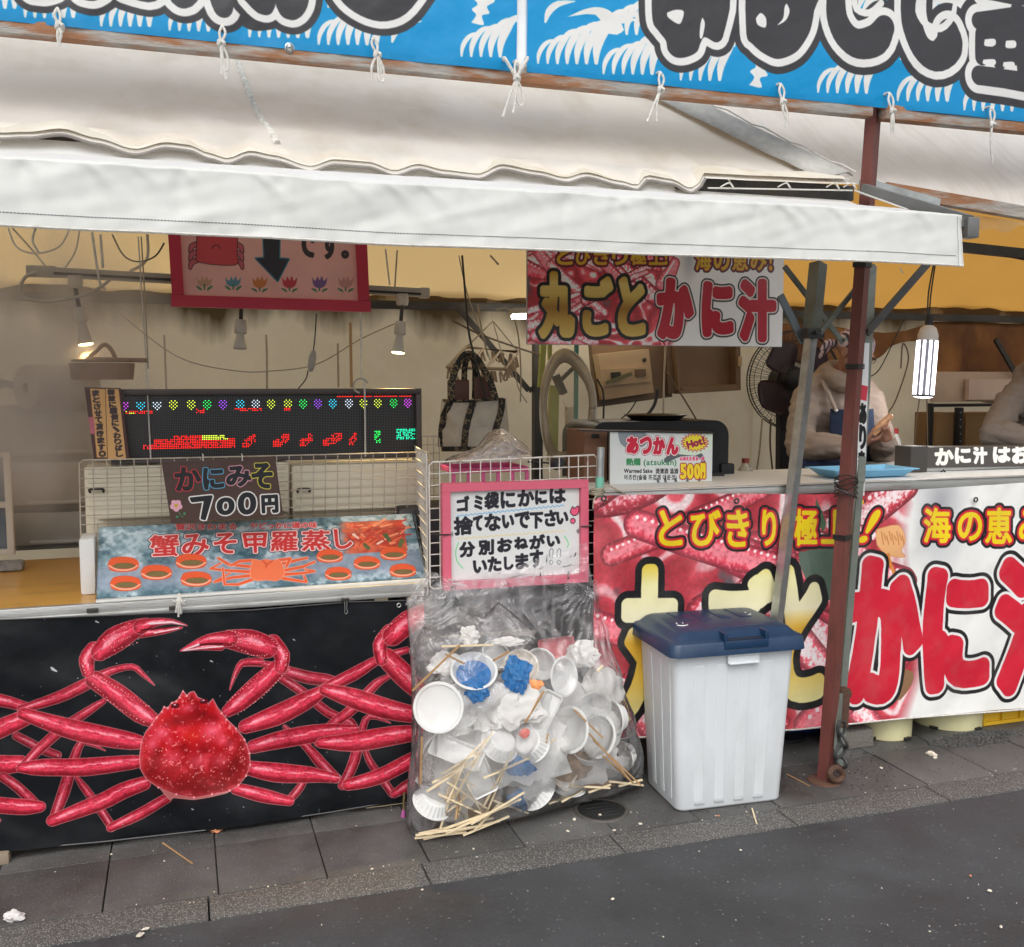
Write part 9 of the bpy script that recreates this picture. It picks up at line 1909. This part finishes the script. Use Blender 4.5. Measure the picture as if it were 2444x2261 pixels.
def person(label, J, hoodm, extra=None, face=(0, 0), skin=m_skin, bib=True):
    th = thing('person', label, 'person', (J['hip'].x, J['hip'].y, 0))
    H = J['head']; N_k = J['neck']; sk = MB(); Mh = headf(sk, H, Euler((R(face[0]), R(face[2] if len(face) > 2 else 0), R(face[1]))))
    limb(sk, [N_k, H+Vector((0, 0.02, -0.03))], [0.062, 0.055]); limb(sk, [J['hip'], J['chest'], N_k], [0.11, 0.12, 0.07])
    for s_ in ('l', 'r'):
        limb(sk, [J['sh_'+s_], J['el_'+s_], J['wr_'+s_]], [0.05, 0.042, 0.027])
        limb(sk, [J['chest']+Vector((0, 0, 0.12)), J['sh_'+s_]], [0.06, 0.05])
        h_ = J['hand_'+s_]; hand(sk, J['wr_'+s_], h_[0], h_[1], h_[2], h_[3], 0.95, h_[4])
        limb(sk, [J['hip']+Vector((0.09 if s_ == 'r' else -0.09, 0, -0.05)), Vector((J['hip'].x+(0.1 if s_ == 'r' else -0.1), J['hip'].y-0.02, 0.5)), Vector((J['hip'].x+(0.11 if s_ == 'r' else -0.11), J['hip'].y, 0.06))], [0.085, 0.055, 0.04])
        ellip(sk, (J['hip'].x+(0.11 if s_ == 'r' else -0.11), J['hip'].y-0.05, 0.04), (0.045, 0.12, 0.04))
    fused('body', sk, skin, th, 0.0055, 5)
    for q in (-1, 1):
        b = MB(); ellip(b, Mh@Vector((q*0.032, -0.076, 0.008)), (0.012, 0.012, 0.012), n=10); b.build('eye', mat('eye white', (0.6, 0.58, 0.55), rough=0.2), th)
    hd = MB(); C_ = J['chest']; w = J['width']
    ellip(hd, C_+Vector((0, 0, 0.04)), (w*0.98, 0.135, 0.23)); ellip(hd, C_.lerp(J['hip'], 0.55), (w*0.93, 0.15, 0.22)); ellip(hd, J['hip']+Vector((0, 0, 0.06)), (w*0.92, 0.15, 0.09))
    limb(hd, [J['sh_l']+Vector((0.02, 0, 0)), C_+Vector((0, 0, 0.17)), J['sh_r']-Vector((0.02, 0, 0))], [0.085, 0.10, 0.085])
    for s_ in ('l', 'r'):
        e = J['el_'+s_]; wr = J['wr_'+s_]; limb(hd, [J['sh_'+s_], J['sh_'+s_].lerp(e, 0.5), e], [0.080, 0.080, 0.074]); limb(hd, [e, e.lerp(wr, 0.45), wr], [0.080, 0.078, 0.056]); ellip(hd, wr.lerp(e, 0.16), (0.062, 0.060, 0.060))
    for k in range(14):
        a = k*math.pi/7; ellip(hd, N_k+Vector((0.088*math.cos(a), 0.080*math.sin(a)+0.005, 0.0+0.045*math.sin(a))), (0.036, 0.040, 0.052), n=8)
    ellip(hd, N_k+Vector((0, 0.11, -0.02)), (0.115, 0.065, 0.11)); limb(hd, [J['sh_l']-Vector((0, 0, 0.03)), C_+Vector((0, -0.02, 0.0)), J['sh_r']-Vector((0, 0, 0.03))], [0.08, 0.12, 0.08])
    fused('hoodie', hd, hoodm, th, 0.011, 9, lambda c: 0.012*fbm(c.x*6+c.z*5, c.y*6, c.z*5)+0.009*fbm(c.x*9+c.z*20, c.y*8, c.z*20))
    tr_ = MB()
    for s_ in (-1, 1): limb(tr_, [J['hip']+Vector((s_*0.09, 0, -0.02)), Vector((J['hip'].x+s_*0.1, J['hip'].y-0.02, 0.5)), Vector((J['hip'].x+s_*0.11, J['hip'].y, 0.10))], [0.125, 0.09, 0.075])
    ellip(tr_, J['hip']+Vector((0, 0, 0.0)), (w*0.97, 0.165, 0.15)); fused('trousers', tr_, m_denim, th, 0.012, 6, lambda c: 0.006*fbm(c.x*9, c.y*9, c.z*7))
    return th, Mh
PT = (1780, 740, 0.2381)
def P1_(x, y, Y): return U(PT[0]+x*PT[2], PT[1]+y*PT[2], Y)
PX_ = P1_
J = dict(head=P1_(1085, 440, 4.52), neck=P1_(985, 660, 4.60), chest=P1_(920, 1000, 4.70), hip=P1_(900, 1680, 4.74), width=0.225,
         sh_l=P1_(600, 860, 4.70), el_l=P1_(545, 1365, 4.60), wr_l=P1_(1090, 1375, 4.36), sh_r=P1_(1240, 880, 4.68), el_r=P1_(1375, 1420, 4.56), wr_r=P1_(1395, 1340, 4.36))
J['hand_l'] = (P1_(1230, 1320, 4.34), (0.35, 0.3, 0.9), (1, -0.25, 0.2), 0.85, -1)
J['hand_r'] = (P1_(1390, 1250, 4.33), (-0.5, -0.35, 0.45), (-0.45, -0.15, 0.75), 0.95, 1)
p1, Mh = person('man in a beige hoodie and navy overalls with a striped bandana, peeling a crab leg', J, m_hood, face=(24, 24, 4))
m_ban = mat('lilac striped cloth', (0.42, 0.33, 0.38), rough=0.85, var=0.1); _n = m_ban.node_tree.nodes; _l = m_ban.node_tree.links
wv = _n.new('ShaderNodeTexWave'); wv.inputs['Scale'].default_value = 14; wv.inputs['Distortion'].default_value = 3; cr2 = _n.new('ShaderNodeValToRGB'); e = cr2.color_ramp.elements; e[0].position = 0.25; e[0].color = (0.05, 0.035, 0.06, 1); e[1].position = 0.45; e[1].color = (0.50, 0.40, 0.44, 1)
tc_ = _n.new('ShaderNodeTexCoord'); _l.new(tc_.outputs['Object'], wv.inputs['Vector']); _l.new(wv.outputs['Fac'], cr2.inputs[0]); _l.new(cr2.outputs[0], _n['Principled BSDF'].inputs['Base Color'])
bd = MB(); b0 = len(bd.v); ellip(bd, (0, 0.014, 0.052), (0.086, 0.106, 0.080)); 
bd.v = [tuple(Mh@Vector(v)) for v in bd.v]
def L2(p): return Mh@Vector(p)
ellip(bd, L2((0, 0.105, 0.01)), (0.03, 0.03, 0.025)); limb(bd, [L2((0, 0.11, 0.01)), L2((-0.02, 0.15, -0.03)), L2((-0.03, 0.16, -0.09))], [0.018, 0.020, 0.010]); limb(bd, [L2((0, 0.11, 0.01)), L2((-0.06, 0.13, 0.0)), L2((-0.10, 0.13, -0.04))], [0.018, 0.024, 0.008])
fused('bandana', bd, m_ban, p1, 0.006, 4, lambda c: 0.004*fbm(c.x*22, c.y*22, c.z*22))
b = MB()
for q in (-1, 1): b.tube([L2((q*0.034+0.022*math.cos(a), -0.100, 0.008+0.016*math.sin(a))) for a in [k*math.pi/8 for k in range(17)]], 0.002, 5, cap=False); b.tube([L2((q*0.056, -0.098, 0.012)), L2((q*0.078, 0.0, 0.012))], 0.002, 5)
b.tube([L2((-0.012, -0.104, 0.010)), L2((0.012, -0.104, 0.010))], 0.002, 5); b.build('glasses', m_blk, p1)
b = MB(); b.tube(smoothpts([P1_(x, y, 4.475) for x, y in ((1040, 1165), (1048, 1140), (1056, 1158), (1064, 1130), (1072, 1150), (1082, 1122), (1092, 1140), (1100, 1128))], 3), 0.0025, 5); b.build('stitched_mark', m_wp, p1)
def bibf(u, v):
    px = 845+(1275-845)*u+(30*(1-v))*(1 if u > 0.5 else -0.3); py = 1480+(990-1480)*v+10*math.sin(u*3)
    dm = 4.70-0.185-0.02*math.sin(math.pi*u)+0.05*abs(u-0.42)+0.006*fbm(u*4, v*4); return P1_(px, py, dm)
b = MB(); b.grid(lambda u, v: P1_(570+(1300-570)*u, 1790+(1500-1790)*v, 4.545-0.05*math.sin(math.pi*u)+0.01*fbm(u*5, v*3)), 20, 8, uv=False); b.build('apron', m_denim, p1, solid=0.006, ang=180)
b = MB(); b.grid(bibf, 16, 18, uv=False); b.build('bib', m_denim, p1, solid=0.006, ang=180)
for (a, c) in (((905, 1010), (770, 700)), ((1215, 1000), (1195, 800))):
    b = MB(); P = smoothpts([P1_(a[0], a[1], 4.505), P1_((a[0]+c[0])/2, (a[1]+c[1])/2, 4.54), P1_(c[0], c[1], 4.60)], 4); vs = []
    for p in P: vs += [p-Vector((0.014, 0, 0)), p+Vector((0.014, 0, 0))]
    b.add(vs, [(2*i, 2*i+1, 2*i+3, 2*i+2) for i in range(len(P)-1)]); b.build('strap', m_hood, p1, solid=0.003)
    b = MB(); ellip(b, P1_(a[0], a[1], 4.492), (0.010, 0.006, 0.010), n=10); b.build('button', m_galv, p1)
b = MB(); b.tube(photo_line([(1780+810*PT[2], 740+800*PT[2]), (1780+850*PT[2], 740+900*PT[2]), (1780+890*PT[2], 740+990*PT[2])], 4.50), 0.003, 5); b.build('drawstring', m_hood, p1)
b = MB(); limb(b, [P1_(1290, 1240, 4.30), P1_(1360, 1150, 4.29), P1_(1445, 1070, 4.28)], [0.014, 0.020, 0.016]); limb(b, [P1_(1360, 1150, 4.29), P1_(1420, 1140, 4.285)], [0.014, 0.010])
cr_l = fused('crab_leg', b, mat('tan crab flesh', (0.62, 0.33, 0.18), rough=0.4, var=0.3, vscale=30), None, 0.005, 3) if False else tag(b.build('crab_meat', mat('tan crab flesh', (0.62, 0.33, 0.18), rough=0.4, var=0.3, vscale=30)), 'tan piece of crab leg held in both hands of the man', 'food')
b = MB(); b.grid(lambda u, v: P1_(1290+200*u+50*v, 1230-160*u-60*v+20*math.sin(u*5), 4.275-0.02*math.sin(math.pi*v)), 12, 8, uv=False); tag(b.build('film_sheet', clear_mat('thin film', gloss=0.05, milk=0.2, milkcol=(0.8, 0.6, 0.5))), 'thin clear film wrapped round the crab piece in his hands', 'film')
RV = (2130, 620, 0.3031)
def P2_(x, y, Y): return U(RV[0]+x*RV[2], RV[1]+y*RV[2], Y)
J2 = dict(head=P2_(1240, 720, 4.55), neck=P2_(1200, 900, 4.62), chest=P2_(1170, 1180, 4.72), hip=P2_(1130, 1640, 4.74), width=0.24,
          sh_l=P2_(950, 1080, 4.68), el_l=P2_(790, 1370, 4.56), wr_l=P2_(1150, 1420, 4.36), sh_r=P2_(1420, 1080, 4.70), el_r=P2_(1500, 1400, 4.6), wr_r=P2_(1300, 1440, 4.38))
J2['hand_l'] = (P2_(1240, 1420, 4.34), (0.2, 0.3, -0.6), (1, -0.1, 0.0), 0.6, -1); J2['hand_r'] = (P2_(1230, 1470, 4.36), (0, 0.2, -0.9), (-1, -0.1, 0.1), 0.6, 1)
p2, Mh2 = person('worker in a grey beige hoodie bending over the counter at the right edge', J2, m_hood2, face=(25, -15, 0))
bd = MB(); ellip(bd, (0, 0.02, 0.055), (0.084, 0.104, 0.078)); bd.v = [tuple(Mh2@Vector(v)) for v in bd.v]; bd.build('hair', mat('black hair', (0.012, 0.01, 0.01), rough=0.5), p2)
c_s = U(120, 850, 4.05)
ms = bpy.data.materials.new('steam'); ms.use_nodes = True; N, L = ms.node_tree.nodes, ms.node_tree.links; N.remove(N['Principled BSDF'])
pvn = N.new('ShaderNodeVolumePrincipled'); pvn.inputs['Color'].default_value = (0.97, 0.95, 0.98, 1); pvn.inputs['Anisotropy'].default_value = 0.2
tc_ = N.new('ShaderNodeTexCoord'); mp = N.new('ShaderNodeMapping'); mp.inputs['Scale'].default_value = (1, 1, 0.6); L.new(tc_.outputs['Object'], mp.inputs[0])
nz_ = N.new('ShaderNodeTexNoise'); nz_.inputs['Scale'].default_value = 3.2; nz_.inputs['Detail'].default_value = 4; nz_.inputs['Distortion'].default_value = 0.6; L.new(mp.outputs[0], nz_.inputs['Vector'])
ln_ = N.new('ShaderNodeVectorMath'); ln_.operation = 'LENGTH'; dv = N.new('ShaderNodeMapping'); dv.inputs['Scale'].default_value = (1/0.50, 1/0.34, 1/0.66); L.new(tc_.outputs['Object'], dv.inputs[0]); L.new(dv.outputs[0], ln_.inputs[0])
mr = N.new('ShaderNodeMapRange'); mr.inputs['From Min'].default_value = 1.0; mr.inputs['From Max'].default_value = 0.25; L.new(ln_.outputs['Value'], mr.inputs['Value'])
m2_ = N.new('ShaderNodeMapRange'); m2_.inputs['From Min'].default_value = 0.38; m2_.inputs['From Max'].default_value = 0.68; L.new(nz_.outputs['Fac'], m2_.inputs['Value'])
mm = N.new('ShaderNodeMath'); mm.operation = 'MULTIPLY'; L.new(mr.outputs[0], mm.inputs[0]); L.new(m2_.outputs[0], mm.inputs[1]); m3_ = N.new('ShaderNodeMath'); m3_.operation = 'MULTIPLY'; m3_.inputs[1].default_value = 9.0; L.new(mm.outputs[0], m3_.inputs[0])
L.new(m3_.outputs[0], pvn.inputs['Density']); L.new(pvn.outputs[0], N['Material Output'].inputs['Volume'])
b = MB(); b.lathe([(max(0, math.sin(math.pi*k/16)), -math.cos(math.pi*k/16)) for k in range(17)], Matrix.Identity(4), 24); b.v = [(v[0]*0.50, v[1]*0.34, v[2]*0.66) for v in b.v]
o = b.build('steam', ms); o.location = c_s; tag(o, kind='stuff')
